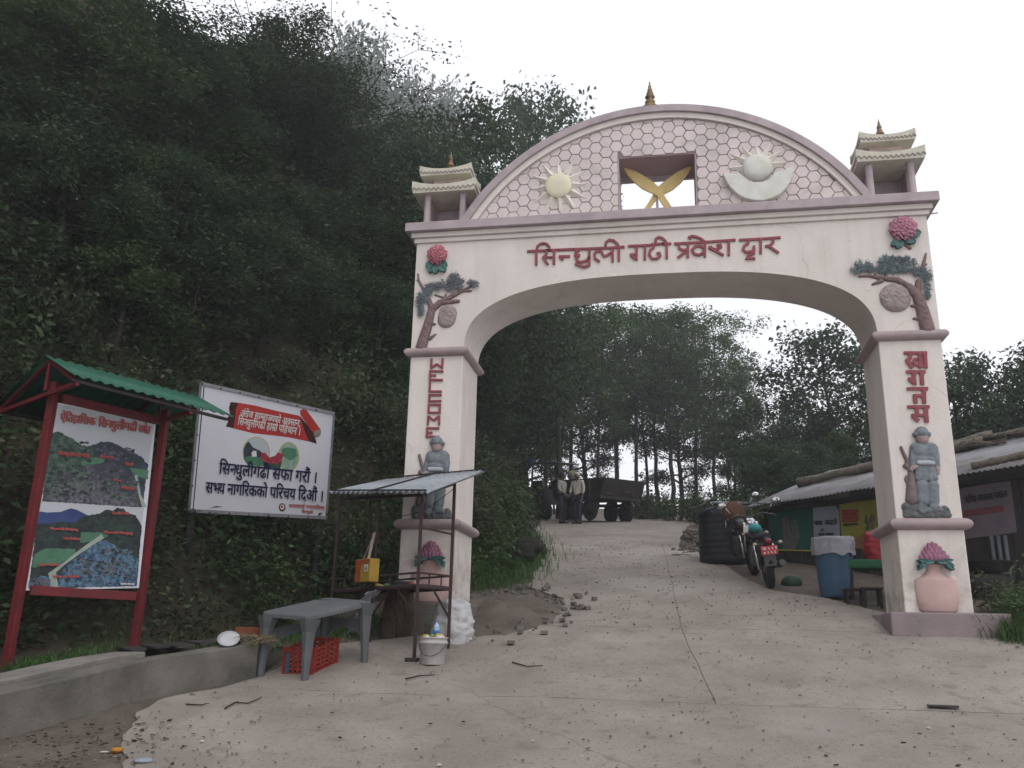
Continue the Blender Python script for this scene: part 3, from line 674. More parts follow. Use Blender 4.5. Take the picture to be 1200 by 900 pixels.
for lft in (0, 1):
    mp_ = Map(1040, 495, 7.5, *( (pb.x-pa.x+.02, pb.z-pa.z) if lft else (0, 0)))
    c0 = mp_(300, 450); so = empty('soldier_relief'); so.parent = gate; so.location = Vector((c0[0], GY, c0[1]))-gate.location
    so['label'] = 'slate painted soldier relief with rifle on the left pillar' if lft else 'slate painted soldier relief with rifle on the right pillar'
    relief([(160,815,540,815,22,20),(170,790,250,790,30,25),(300,800,530,790,22,20),(165,745,250,745,36,34),(500,760,520,770,26,22),(180,770,240,760,30,30)], 'rock_base', M_rock, so, mp_, namp=.012, nsc=22)
    relief([(300,560,308,690,52,46),(395,560,400,690,46,44),(300,700,300,770,34,34),(395,690,405,740,34,38),(410,740,460,768,32,22),(330,775,370,770,24,22)], 'trousers', M_uni, so, mp_, ybase=.02)
    relief([(250,230,380,230,46,46),(270,260,370,270,60,60),(290,330,350,330,56,56),(272,330,272,490,30,34),(318,330,320,492,32,34),(365,330,366,490,30,34),(392,420,404,492,22,30),(235,240,222,330,34,30),(222,330,215,390,30,24),(395,235,415,320,40,32),(415,320,428,385,32,24)], 'jacket', M_uni, so, mp_, ybase=.03, flat=.45, namp=.004, nsc=18)
    relief([(262,362,385,365,19,19)], 'belt', M_belt, so, mp_, ybase=.065, flat=.6)
    relief([(290,165,292,178,30,26),(298,140,300,150,50,46),(300,165,300,172,36,30),(300,143,300,158,10,13)], 'head', M_face, so, mp_, ybase=.035, flat=.75)
    relief([(282,141,284,141,5,5),(317,141,319,141,5,5),(292,170,310,170,3,3)], 'facial_feature', M_rifle, so, mp_, ybase=.072, res=.004)
    relief([(240,112,350,112,20,20),(290,95,292,95,46,46)], 'hat', M_uni, so, mp_, ybase=.06, flat=.7)
    relief([(245,395,222,408,18,16),(210,398,190,402,9,8),(212,408,192,414,9,8),(214,417,196,424,8,7),(218,424,202,432,8,7),(226,398,214,386,8,8)], 'hand', M_face, so, mp_, ybase=.05)
    relief([(432,400,436,425,20,18),(426,425,424,450,7,6),(433,427,432,455,7,6),(440,425,441,452,7,6),(446,420,448,445,6,6),(424,405,416,425,7,6)], 'hand', M_face, so, mp_, ybase=.03)
    relief([(118,220,175,350,11,14),(175,350,205,440,16,20),(160,385,175,395,22,18),(205,470,212,560,26,36),(212,560,212,680,38,46)], 'rifle', M_rifle, so, mp_, ybase=.012, flat=.7)
    relief([(168,480,160,500,12,12),(160,500,172,525,12,12),(168,480,190,478,12,12)], 'trigger_guard', M_rifle, so, mp_, ybase=.01)
# tree reliefs
def needles(reg, name, m, parent, mp, n, L=.06):
    mb = MB(); c = 0; r_ = random.Random(len(name)+n)
    while c < n:
        x0, y0_, rx, ry = r_.choice(reg); a = r_.uniform(0, 2*math.pi); q = math.sqrt(r_.random())
        px_, pz_ = mp(x0+rx*q*math.cos(a), y0_+ry*q*math.sin(a)); c += 1
        for k in range(5):
            an = r_.uniform(0, 2*math.pi); l = L*r_.uniform(.5, 1.1)
            p = Vector((px_, GY-.015-r_.random()*.035, pz_)); q2 = p+Vector((math.cos(an)*l, -r_.uniform(-.008, .022), math.sin(an)*l))
            w_ = .006; nn = Vector((-math.sin(an)*w_, 0, math.cos(an)*w_)); h_ = Vector((0, -.008, 0))
            mb.add([p+nn, p-nn, q2, p+h_, ], [(0, 1, 2), (0, 2, 3), (1, 3, 2)])
    return mb.build(name, m, parent)
mL = Map(475, 280, 6.92); tr = empty('tree_relief'); tr.parent = gate; tr.location = Vector((*[mL(200, 700)[0]], GY, mL(200, 700)[1]))-gate.location
relief([(130,880,190,680,48,38),(190,680,215,570,38,32),(215,570,300,510,34,24),(300,510,430,440,24,16),(430,440,535,385,16,10),(470,425,535,422,10,7),(300,520,430,505,20,16),(210,560,195,500,26,18),(155,420,110,340,12,9),(110,340,103,285,9,6),(110,345,95,335,7,5),(195,500,160,425,18,14),(300,500,265,500,8,6),(330,480,240,455,9,6),(310,500,330,450,9,7),(215,690,240,692,12,10),(200,810,250,772,16,5)], 'trunk', M_bark_p, tr, mL, namp=.008, nsc=25, flat=.8, res=.006)
relief([(345,605,335,650,78,78)], 'stone_disc', M_stone_p, tr, mL, namp=.008, nsc=28, flat=.3)
needles([(140,480,45,40),(130,520,35,50),(135,590,22,50),(190,420,40,40)], 'needles', M_needle, tr, mL, 120)
needles([(250,395,60,35),(330,370,50,35),(400,330,50,45),(440,370,40,40),(380,400,50,30)], 'needles', M_needle2, tr, mL, 170)
needles([(560,375,45,25),(540,360,30,20)], 'needles', M_needle2, tr, mL, 40, L=.045)
mR = Map(985, 250, 6.0); tr = empty('tree_relief'); tr.parent = gate; tr.location = Vector((mR(550, 600)[0], GY, mR(550, 600)[1]))-gate.location
relief([(612,820,575,680,46,40),(575,680,540,580,40,34),(540,580,480,520,34,26),(480,520,400,470,26,20),(400,470,300,460,20,16),(300,460,200,440,16,10),(200,440,130,445,10,7),(290,475,225,500,14,8),(540,560,548,480,24,18),(575,390,600,285,14,6),(575,370,605,358,8,5),(530,655,498,652,13,9),(550,745,515,740,13,8),(320,450,320,425,12,8),(260,450,240,430,8,6)], 'trunk', M_bark_p, tr, mR, namp=.007, nsc=25, flat=.8, res=.006)
relief([(380,590,384,600,96,96)], 'stone_disc', M_stone_p, tr, mR, namp=.009, nsc=26, flat=.3)
needles([(150,370,60,40),(110,400,40,30),(200,395,50,20)], 'needles', M_needle, tr, mR, 110, L=.05)
needles([(320,350,60,45),(400,330,60,18),(400,400,70,25),(480,370,70,55),(300,400,50,25)], 'needles', M_needle, tr, mR, 260, L=.055)
needles([(560,420,55,35),(600,440,40,45),(600,520,22,60),(605,580,14,30)], 'needles', M_needle, tr, mR, 110, L=.05)
# flowers
def leafpad(mp, x, y, ang, L, W_, m, parent, name='leaf', yb=.02):
    a = math.radians(ang); ca, sa = math.cos(a), math.sin(a); V = []; c = mp(x, y); s_ = mp.scale
    pr = [(0, .12), (.2, .42), (.45, .5), (.7, .4), (.9, .18), (1, 0)]
    Lp = []; Rp = []; Md = []
    for t, w_ in pr:
        q = lambda o: Vector((c[0]+(ca*t*L-sa*o*W_)*s_, 0, c[1]+(sa*t*L+ca*o*W_)*s_))
        p1, p2, p3 = q(w_), q(-w_), q(0); 
        for p_, l, d in ((p1, Lp, .022), (p2, Rp, .022), (p3, Md, .012)): p_.y = GY-yb-d-.02*math.sin(t*2.4); l.append(p_)
    n = len(pr); B = [Vector((p.x, GY+.002, p.z)) for p in Lp+Rp]
    V = Lp+Md+Rp+B; F_ = []
    for i in range(n-1):
        F_ += [(i, i+1, n+i+1, n+i), (n+i, n+i+1, 2*n+i+1, 2*n+i), (i, 3*n+i, 3*n+i+1, i+1), (2*n+i, 2*n+i+1, 4*n+i+1, 4*n+i)]
    MB().add(V, F_).build(name, m, parent)
def flower(mp, x, y, R, m, nm, leaves, label):
    c = mp(x, y); fl = empty('flower_relief'); fl.parent = gate; fl.location = Vector((c[0], GY, c[1]))-gate.location; fl['label'] = label
    for (lx, ly, an, L, W_) in leaves: leafpad(mp, lx, ly, an, L, W_, M_teal, fl)
    r_ = random.Random(nm); mb = MB(); s_ = mp.scale*R
    for k in range(46):
        q = math.sqrt((k+.5)/46); a = k*2.39996; px_, pz_ = c[0]+s_*.84*q*math.cos(a), c[1]+s_*.84*q*math.sin(a)
        dpt = .03+.075*math.sqrt(max(0, 1-q*q))
        rot = Matrix.Rotation(a+r_.uniform(-.6, .6), 3, 'Y') @ Matrix.Rotation(r_.uniform(-.7, .7), 3, 'X')
        mb.ell((px_, GY-dpt, pz_), (s_*.24*r_.uniform(.8, 1.2), .013, s_*.15), 8, 6, rot)
        mb.ell((px_, GY-dpt-.008, pz_), (s_*.10, .016, s_*.2), 6, 4, rot)
    mb.lathe([(s_*.85, 0), (s_*.8, .03), (s_*.4, .06)], (c[0], GY+.001, c[1]), 16, axis=(0,-1,0))
    mb.build('petals', m, fl); return fl
flower(mL, 264, 140, 96, M_pink, 3, [(230,200,215,75,70),(225,225,245,70,60),(255,225,265,75,60),(290,215,300,80,70),(300,205,340,50,60)], 'crimson rhododendron relief at the top of the left pillar')
flw = flower(mR, 435, 118, 100, M_pink2, 4, [(455,150,0,98,75),(440,190,340,80,50),(420,190,245,75,60),(410,195,215,70,50)], 'pink rhododendron relief with stalk at the top of the right pillar')
relief([(435,205,485,245,9,13)], 'stalk', M_bark_p, flw, mR)
# vases with lotus
for lft in (0, 1):
    bc = PY(503, 703, GY) if lft else PY(1100, 716, GY); vt = PY(503, 657, GY) if lft else PY(1097, 661, GY)
    w_ = .235 if not lft else .26; zb_ = (zt if lft else ztop)+.004; top_ = vt.z; H_ = top_-zb_
    va = empty('vase_relief'); va.parent = gate; va.location = Vector((bc.x, GY, zb_))-gate.location
    va['label'] = 'pink vase relief with lotus at the foot of the left pillar' if lft else 'pink vase relief with lotus at the foot of the right pillar'
    pr = [(w_*.75, 0), (w_*.9, .06*H_), (w_, .25*H_), (w_*1.02, .655*H_), (w_*1.0, .67*H_), (w_*.9, .69*H_), (w_*.62, .76*H_), (w_*.42, .84*H_), (w_*.36, .9*H_), (w_*.42, .95*H_), (w_*.5, .965*H_), (w_*.52, H_)]
    MB().lathe(pr, (bc.x, GY, zb_), 28, sy=.42).build('vase', M_vase, va)
    for an, dx in ((8, .1), (-22, .12), (172, -.1), (202, -.12), (-45, .16), (225, -.16), (-4, .02), (184, -.02)):
        mpv = Map(0, 0, 1); mpv.scale = 1; mpv.__class__ = type('m', (), {'__call__': lambda s, x, y: (x, y), 'scale': 1.0})
        leafpad(mpv, bc.x+dx*.6, top_+.02, an, .14, .05, M_teal, va, yb=.09)
    r_ = random.Random(2); row = [(-.34, 5, .17, .09), (-.0, 6, .19, .12), (.1, 5, .15, .17), (.18, 3, .08, .22)]
    mb = MB()
    for ri, (q, n, sp, hz_) in enumerate([(0, 7, .155, .07), (1, 6, .12, .12), (2, 5, .085, .17), (3, 3, .045, .205)]):
        for k in range(n):
            t = (k+.5)/n*2-1
            rot = Matrix.Rotation(t*.55, 3, 'Y')
            mb.ell((bc.x+t*sp, GY-.03-.055*math.sqrt(max(0, 1-t*t))-.0*ri+.012*ri, top_+hz_-.02*abs(t)), (.034, .026, .058), 8, 6, rot)
    mb.build('lotus', M_lotus, va)
# bare reinforcing rod sticking out at the cornice
MB().tube([PY(1080, 251.5, GY+.1), PY(1099, 249.5, GY+.1)], .008, 6).build('reinforcing_rod', M_brass, gate)
# ================================================================== LETTERING FROM GLYPHS
_gc = {}
def _glyph(s):
    if s in _gc: return _gc[s]
    c = bpy.data.curves.new('g', 'FONT'); c.body = s; c.size = 1; c.resolution_u = 3; c.fill_mode = 'BOTH'
    o = bpy.data.objects.new('g', c); COL.objects.link(o); bpy.context.view_layer.update()
    me = o.to_mesh(); V = [(v.co.x, v.co.y) for v in me.vertices]; Fc = [tuple(p.vertices) for p in me.polygons]
    o.to_mesh_clear(); bpy.data.objects.remove(o); bpy.data.curves.remove(c)
    _gc[s] = (V, Fc); return _gc[s]
def _mx(s): return max([v[0] for v in _glyph(s)[0]] or [0])
def _adv(ch):
    return _mx(ch+'H')-_mx('H')
def layout(s):
    """list of flat polygons; '~' after a letter = its half form, '^' = rakar stroke"""
    polys = []; x = 0; i = 0
    while i < len(s):
        ch = s[i]; nx = s[i+1] if i+1 < len(s) else ''
        if ch in '~^': i += 1; continue
        if ch == ' ': x += .26; i += 1; continue
        V, Fc = _glyph(ch); a = _adv(ch)
        if nx == '~': lim = a-.135
        for f in Fc:
            p = [V[k] for k in f]
            if nx == '~': p = clip(p, lambda q: lim-q[0])
            if len(p) >= 3: polys.append([(q[0]+x, q[1]) for q in p])
        if nx == '^': polys.append([(x+a-.12, .20), (x+a-.12, .13), (x+a-.40, -.02), (x+a-.42, .04)])
        x += lim if nx == '~' else a
        i += 1
    return polys, x
def text(s, p0, p1, hpx, plane, name, m, parent, lift=.004, bold=0):
    """p0,p1: baseline ends in the traced view, hpx: em height; plane: function (u,v)->3D"""
    polys, wd = layout(s); mb = MB(); d = (p1[0]-p0[0], p1[1]-p0[1]); L = math.hypot(*d); up = (d[1]/L*hpx, -d[0]/L*hpx)
    nn = plane.n*lift
    for k, (bx, by) in enumerate([(0, 0), (bold, 0), (-bold, 0), (0, bold), (0, -bold)] if bold else [(0, 0)]):
        for p in polys:
            q = []
            for x, y in p:
                x += bx; y += by
                q.append(plane(p0[0]+d[0]*x/wd+up[0]*y, p0[1]+d[1]*x/wd+up[1]*y)+nn*(1+k*.25))
            mb.add(q, [tuple(range(len(q)))])
    me_n = mb.build(name, m, parent); return me_n
class Plane:
    def __init__(s, p0, n, ox=0, oy=0, sc_=1): s.p0 = Vector(p0); s.n = Vector(n).normalized(); s.n = s.n if s.n.dot(s.p0) < 0 else -s.n; s.o = (ox, oy, sc_)
    def __call__(s, u, v): return PL(s.o[0]+u/s.o[2], s.o[1]+v/s.o[2], s.p0, s.n)
    def view(s, ox, oy, sc_): return Plane(s.p0, s.n, ox, oy, sc_)
def flat(pl, pts, lift, name, m, parent, jag=0):
    if jag:
        r_ = random.Random(len(pts)*7+int(lift*1e5)); q = []
        for i in range(len(pts)):
            a, b = pts[i], pts[(i+1) % len(pts)]; k = max(1, int(math.hypot(b[0]-a[0], b[1]-a[1])/16))
            for j in range(k): q.append((a[0]+(b[0]-a[0])*j/k+r_.uniform(-jag, jag), a[1]+(b[1]-a[1])*j/k+r_.uniform(-jag, jag)))
        pts = q
    return MB().add([pl(*p)+pl.n*lift for p in pts], [tuple(range(len(pts)))]).build(name, m, parent)
def slabp(pl, pts, back, front, name, m, parent, bevel=0):
    return MB().prism([pl(*p)-pl.n*back for p in pts], pl.n*(back+front)).build(name, m, parent, bevel=bevel)

M_redmetal = mat('red painted steel', (.155,.018,.022), (.11,.014,.018), rough=.55, scale=5, dirt=(.08,.03,.025), dirt_amt=.6)
M_greenroof = mat('green corrugated sheet', (.012,.105,.062), (.010,.08,.05), rough=.5, scale=3, dirt=(.05,.08,.06), dirt_amt=.5)
M_dark = mat('dark grimy steel', (.035,.028,.028), (.02,.017,.017), rough=.7, scale=12)
M_white = mat('white flex print', (.62,.62,.67), (.60,.60,.65), rough=.55, scale=1.5, bump=0, spec=.25)
M_photosky = mat('printed pale sky', (.40,.44,.48), (.46,.47,.49), rough=.5, bump=0, scale=1)
def pm(n, a, b, sc_=9): return mat('printed '+n, a, b, rough=.5, bump=0, scale=sc_, detail=12, lo=.38, hi=.62)
M_ph1 = pm('forest', (.010,.045,.030), (.07,.11,.085), 18); M_ph2 = pm('far ridge', (.035,.05,.075), (.02,.03,.035), 12); M_ph3 = pm('shrubs', (.03,.035,.05), (.16,.15,.18), 26)
M_ph4 = pm('meadow', (.045,.14,.08), (.08,.19,.12), 6); M_ph5 = pm('blue hill', (.02,.04,.13), (.035,.06,.17), 5); M_ph6 = pm('dark wood', (.008,.016,.018), (.03,.04,.04), 14)
M_ph7 = pm('blue shrubs', (.010,.04,.08), (.11,.20,.29), 26); M_ph8 = pm('path', (.26,.32,.27), (.34,.38,.33), 9); M_ph9 = pm('mauve field', (.07,.06,.085), (.03,.04,.05), 16)
M_redprint = mat('red print', (.42,.035,.03), (.36,.03,.028), rough=.5, bump=0); M_pinkprint = mat('pinkish red print', (.46,.10,.09), (.40,.09,.08), rough=.5, bump=0)
M_navy = mat('navy print', (.012,.012,.06), (.014,.014,.065), rough=.5, bump=0); M_maroonp = mat('dark maroon print', (.06,.012,.012), (.03,.008,.008), rough=.5, bump=0)
M_whitep = mat('white print', (.68,.64,.62), (.66,.62,.6), rough=.5, bump=0); M_yel = mat('yellow print', (.42,.38,.05), (.38,.36,.05), rough=.5, bump=0)
M_grn = mat('green print', (.05,.16,.09), (.08,.22,.14), rough=.5, bump=0)

# ------------------------------------------------ red notice board under a little green roof
LZ = .36
bl, br = GR(13, 776, LZ), GR(155, 752, LZ)
bd = Vector((br.x-bl.x, br.y-bl.y, 0)); bL = bd.length; ba = bd.normalized(); bn = Vector((ba.y, -ba.x, 0)); bn = bn if bn.dot(bl) < 0 else -bn
BP = Plane((bl+br)/2, bn)
nb = empty('notice_board', (bl+br)/2, 'red framed board with two landscape photo prints under a small green corrugated roof', 'notice board')
def bpt(s, z, o=0): return Vector((bl.x, bl.y, 0))+ba*s+bn*o+Vector((0,0,z))
zTop = PL(52, 445, (bl+br)/2, bn).z
zr = PL(51, 416, (bl+br)/2, bn).z
for s_, b0 in ((0, bl.z), (bL, br.z)):
    MB().bar(bpt(s_+(-.035 if s_ == 0 else .03), b0-.3), bpt(s_+(-.035 if s_ == 0 else .03), zTop), .075, .075).build('post', M_redmetal, nb, bevel=.006)
q0, q1 = BP(30, 691), BP(161, 688); q2, q3 = BP(57.5, 472), BP(181, 496)
zb0 = (q0.z+q1.z)/2; zt0 = (q2.z+q3.z)/2
MB().bar(bpt(.05, zb0-.05, .01), bpt(bL-.05, zb0-.05, .01), .07, .09).build('bottom_rail', M_redmetal, nb, bevel=.005)
MB().bar(bpt(.05, zt0+.05, .01), bpt(bL-.05, zt0+.05, .01), .07, .09).build('top_rail', M_redmetal, nb, bevel=.005)
ps = slabp(BP, [(57.5,470),(182,495),(162,689),(29.5,692)], .02, .012, 'poster', M_white, nb)
V1 = BP.view(50, 470, 6.921); V2 = BP.view(30, 580, 7.503)
flat(V1, [(62,15),(900,172),(800,862),(0,812),(45,240)], .014, 'printed_sky', M_photosky, ps)
flat(V1, [(45,262),(120,250),(200,285),(300,350),(330,375),(420,350),(520,500),(500,840),(-10,812)], .015, 'printed_forest', M_ph1, ps, jag=4)
flat(V1, [(400,360),(470,330),(560,335),(640,375),(720,415),(790,450),(850,520),(800,862),(400,838)], .0155, 'printed_ridge', M_ph2, ps, jag=4)
flat(V1, [(300,540),(420,500),(560,500),(640,540),(700,640),(760,720),(800,862),(-8,812),(60,640)], .016, 'printed_shrubs', M_ph9, ps, jag=4)
flat(V1, [(100,700),(280,640),(520,640),(700,760),(780,860),(-2,812)], .0165, 'printed_shrubs', M_ph3, ps, jag=4)
flat(V1, [(300,500),(420,455),(500,470),(480,500),(330,525)], .0168, 'printed_meadow', M_ph4, ps, jag=4)
flat(V1, [(690,540),(850,560),(845,640),(740,600)], .0168, 'printed_meadow', M_ph4, ps, jag=4)
flat(V1, [(735,600),(760,600),(790,760),(835,860),(800,862),(770,760)], .017, 'printed_path', M_ph8, ps)
flat(V2, [(125,55),(1035,108),(1015,270),(970,800),(18,822)], .014, 'printed_sky', M_photosky, ps)
flat(V2, [(115,145),(180,155),(300,150),(390,118),(440,130),(540,180),(500,300),(85,320)], .015, 'printed_hill', M_ph5, ps)
flat(V2, [(90,260),(330,240),(420,245),(480,200),(560,175),(640,165),(700,128),(760,140),(800,115),(850,120),(890,160),(960,180),(1015,270),(968,800),(18,822)], .0155, 'printed_wood', M_ph6, ps, jag=4)
flat(V2, [(70,520),(170,470),(430,475),(430,520),(300,600),(50,640)], .0162, 'printed_meadow', M_ph4, ps, jag=4)
flat(V2, [(480,330),(660,330),(720,360),(650,410),(470,420)], .0162, 'printed_meadow', M_ph4, ps, jag=4)
flat(V2, [(600,420),(700,400),(980,560),(968,800),(250,812),(330,640)], .0165, 'printed_shrubs', M_ph7, ps, jag=4)
flat(V2, [(20,760),(120,710),(220,720),(250,812),(18,822)], .0165, 'printed_shrubs', M_ph7, ps, jag=4)
flat(V2, [(560,415),(660,345),(680,380),(600,430),(480,510),(330,620),(260,680),(280,810),(220,810),(190,690),(330,590),(470,480)], .0172, 'printed_path', M_ph8, ps)
text('ऐि तिहासिक'.replace('ऐि ','ऐ').replace('ऐतिहासिक','ऐ')+'', (0,0), (1,0), 1, V1, 'x', M_pinkprint, ps) if False else None
def blots(V, region, n, s0, s1, mats, lift, seed):
    r_ = random.Random(seed)
    for mi, m in enumerate(mats):
        mb = MB()
        for k in range(n):
            x0, y0, x1, y1 = r_.choice(region); x, y = r_.uniform(x0, x1), r_.uniform(y0, y1); s_ = r_.uniform(s0, s1); q = r_.randint(6, 9)
            pts = [(x+s_*r_.uniform(.5, 1.3)*math.cos(2*math.pi*i/q)*1.3, y+s_*r_.uniform(.4, 1)*math.sin(2*math.pi*i/q)) for i in range(q)]
            mb.add([V(*p)+V.n*(lift+.00012*mi+.000003*k) for p in pts], [tuple(range(q))])
        o_ = mb.build('printed_foliage', m, ps); o_['kind'] = 'stuff'
M_b1 = pm('leaf light', (.10,.13,.11), (.05,.08,.06), 30); M_b2 = pm('leaf dark', (.010,.02,.018), (.03,.04,.04), 30); M_b3 = pm('leaf violet', (.12,.11,.15), (.06,.055,.08), 30); M_b4 = pm('leaf cyan', (.06,.14,.17), (.12,.20,.24), 30)
blots(V1, [(60,330,380,600),(20,560,340,780)], 60, 8, 24, [M_b1, M_b2], .0171, 1)
blots(V1, [(330,560,640,800),(60,640,600,790),(560,600,760,820)], 70, 7, 20, [M_b3, M_b2, M_b1], .0174, 2)
blots(V1, [(440,370,740,480)], 35, 7, 18, [M_b2, M_b3], .0158, 3)
blots(V2, [(560,200,960,330),(760,330,960,520),(110,270,430,420)], 45, 8, 22, [M_b2, pm('leaf moss', (.02,.05,.035), (.03,.06,.04), 30)], .0168, 4)
blots(V2, [(330,640,940,780),(600,470,950,700),(450,560,800,700),(60,740,200,800)], 90, 7, 20, [M_b4, M_b2, M_b3], .0176, 5)
text('ऐितहािसक', (130,160), (415,200), 95, V1, 'heading', M_pinkprint, ps, .018, .02)
text('िसन~धुलीगढी', (440,208), (750,250), 95, V1, 'heading', M_pinkprint, ps, .018, .02)
text('क~षेत^र'.replace('^र', '^'), (765,254), (855,270), 95, V1, 'heading', M_pinkprint, ps, .018, .02)
for s_, a, b, h, VV in [('िसन~धुलीगढी गढी', (112,436), (365,462), 36, V1), ('तोप^खाना', (445,462), (560,474), 34, V1), ('पोखरी', (652,520), (720,530), 30, V1), ('िकल~ला', (560,648),(625,656), 22, V1), ('रानी महल', (620,712),(735,724), 30, V1),
        ('Way to Sole Bhanjyang', (200,306), (445,316), 34, V2), ('Way to Sole Bhanjyang', (675,338), (925,348), 34, V2), ('Gadhi Hill', (745,172), (893,176), 38, V2), ('Sole Pokhari', (318,392), (465,398), 34, V2), ('Way to Khaniyakhark', (100,622), (290,622), 30, V2), ('Way to Gadhi', (228,728), (455,728), 34, V2), ('By Dhan Gurung', (825,788), (940,788), 20, V2)]:
    text(s_, a, b, h, VV, 'caption', M_pinkprint if h > 20 else M_whitep, ps, .0185, .006)
# roof
ez = .30; eo = .62
def corr(P00, P10, P11, P01, nw, amp, name, m, parent, thick=.006, nper=8):
    """corrugated sheet: waves run along the 0->1 second axis"""
    P00, P10, P11, P01 = map(Vector, (P00, P10, P11, P01)); n = (P10-P00).cross(P01-P00).normalized(); n = n if n.z > 0 else -n
    mb = MB(); k = nw*nper; V = []
    for j, (A, B) in enumerate(((P00, P10), (P01, P11))):
        for i in range(k+1):
            t = i/k; V.append(A.lerp(B, t)+n*amp*math.sin(2*math.pi*t*nw))
    N_ = k+1; V += [v-n*thick for v in V]
    Fc = [(i, i+1, N_+i+1, N_+i) for i in range(k)]+[(2*N_+i, 3*N_+i, 3*N_+i+1, 2*N_+i+1) for i in range(k)]
    Fc += [(i, 2*N_+i, 2*N_+i+1, i+1) for i in range(k)]+[(N_+i, N_+i+1, 3*N_+i+1, 3*N_+i) for i in range(k)]
    mb.add(V, Fc, True); o_ = mb.build(name, m, parent)
    for p in o_.data.polygons: p.use_smooth = True
    return o_
s0, s1 = -.18, bL+.42
corr(bpt(s0, zr, 0), bpt(s1, zr, 0), bpt(s1+.05, zr-ez, eo), bpt(s0, zr-ez, eo), 16, .011, 'roof_sheet', M_greenroof, nb)
corr(bpt(s0, zr, 0), bpt(s1, zr, 0), bpt(s1, zr-ez-.12, -eo-.3), bpt(s0, zr-ez-.12, -eo-.3), 16, .011, 'roof_sheet', M_greenroof, nb)
for s_ in (s0+.06, bL-.05):
    MB().bar(bpt(s_, zr-.04), bpt(s_, zr-ez-.05, eo-.04), .035).bar(bpt(s_, zr-.04), bpt(s_, zr-ez-.14, -eo-.26), .035).bar(bpt(s_, zr-ez-.06, eo-.04), bpt(s_, zr-ez-.16, -eo-.26), .04).bar(bpt(s_, zr-.03), bpt(s_, zr-ez-.05), .03).build('gable_truss', M_redmetal, nb)
MB().bar(bpt(s0, zr-ez-.04, eo-.05), bpt(s1, zr-ez-.04, eo-.05), .03).bar(bpt(s0, zr-ez-.15, -eo-.25), bpt(s1, zr-ez-.15, -eo-.25), .03).build('purlin', M_dark, nb)

# ------------------------------------------------ white banner board
def pd(u, v, dist): r = ray(u, v); return r*dist   # distance measured along the view axis
c1, c2, c3, c4 = pd(235.5, 449.5, 11.0), pd(391.5, 485, 12.6), pd(382.5, 607, 12.75), pd(221.5, 598.5, 11.1)
pn = (c2-c4).cross(c3-c1).normalized(); NP = Plane((c1+c2+c3+c4)/4, pn)
bb_ = empty('banner_board', NP(225, 700), 'white printed sign board with red ribbon and navy writing on posts before the hillside', 'sign board')
M_bback = mat('grey steel frame', (.20,.20,.22), (.14,.14,.15), rough=.5)
pan = slabp(NP, [(235.5,449.5),(391.5,485),(382.5,607),(221.5,598.5)], .03, .004, 'panel', M_white, bb_, bevel=.004)
def framebar(a, b, w_): return (NP(*a)+NP.n*.012, NP(*b)+NP.n*.012, w_)
for a, b in [((235.5,449.5),(391.5,485)), ((391.5,485),(382.5,607)), ((382.5,607),(221.5,598.5)), ((221.5,598.5),(235.5,449.5))]:
    MB().bar(NP(*a)+NP.n*.0, NP(*b)+NP.n*.0, .03, .045).build('frame_rail', M_bback, bb_)
MB().bar(NP(239,452)+NP.n*.006, NP(226,597)+NP.n*.006, .012, .006).build('edge_strip', M_navy, bb_)
mbs = MB()
for a, b, n in [((235.5,449.5),(391.5,485),7), ((221.5,598.5),(382.5,607),7), ((221.5,598.5),(235.5,449.5),5), ((382.5,607),(391.5,485),5)]:
    for i in range(n+1): mbs.ell(NP(a[0]+(b[0]-a[0])*i/n, a[1]+(b[1]-a[1])*i/n)+NP.n*.03, (.012,.012,.012), 6, 4)
mbs.build('rivet', M_dark, bb_)
M_postg = mat('dark green post', (.03,.04,.035), (.02,.025,.02), rough=.7)
for u0, v0, u1, v1 in [(228, 598, 221, 742), (378, 604, 372, 735)]:
    a = NP(u0, v0)-NP.n*.05; MB().bar(a+Vector((0,0,1.6)), Vector((a.x, a.y, prof(a.y)-.1)), .06).build('post', M_postg, bb_)
VB = NP.view(210, 440, 5.0)
flat(VB, [(300,155),(350,160),(440,175),(560,205),(700,235),(760,300),(800,395),(750,385),(640,362),(540,350),(430,338),(350,318),(272,298),(285,270),(278,250),(296,230),(290,190)], .006, 'ribbon', M_redprint, pan)
flat(VB, [(300,155),(345,160),(330,200),(325,260),(318,308),(272,298),(285,270),(278,250),(296,230),(290,190)], .0075, 'ribbon_shade', M_maroonp, pan)
flat(VB, [(705,235),(740,280),(790,345),(805,400),(760,385),(735,330)], .0075, 'ribbon_fold', M_maroonp, pan)
flat(VB, [(706,205),(725,195),(745,203),(828,318),(825,350),(800,363),(785,340),(710,232)], .009, 'ribbon_roll', M_redprint, pan)
flat(VB, [(825,318),(829,340),(815,360),(798,362),(785,348),(790,328),(808,318)], .010, 'roll_end', M_conc2, pan)
text('अंग^ेज साम~राज~यको अवसान,', (352,236), (705,300), 58, VB, 'ribbon_text', M_whitep, pan, .009, .014)
text('िसन~धुलीगढी हाम^ो पिहचान ।', (338,286), (705,350), 64, VB, 'ribbon_text', M_whitep, pan, .009, .014)
def ovalp(cx_, cy_, rx, ry, n=28, a0=0, a1=360): return [(cx_+rx*math.cos(math.radians(a0+(a1-a0)*i/n)), cy_+ry*math.sin(math.radians(a0+(a1-a0)*i/n))) for i in range(n)]
flat(VB, ovalp(450, 450, 80, 92), .0055, 'oval_rim', M_yel, pan); flat(VB, ovalp(450, 450, 75, 87), .0065, 'oval_picture', M_photosky, pan)
flat(VB, [(376,430),(390,400),(405,385),(430,420),(470,440),(505,470),(500,520),(470,532),(400,520),(378,490)], .0075, 'oval_hills', M_ph2, pan)
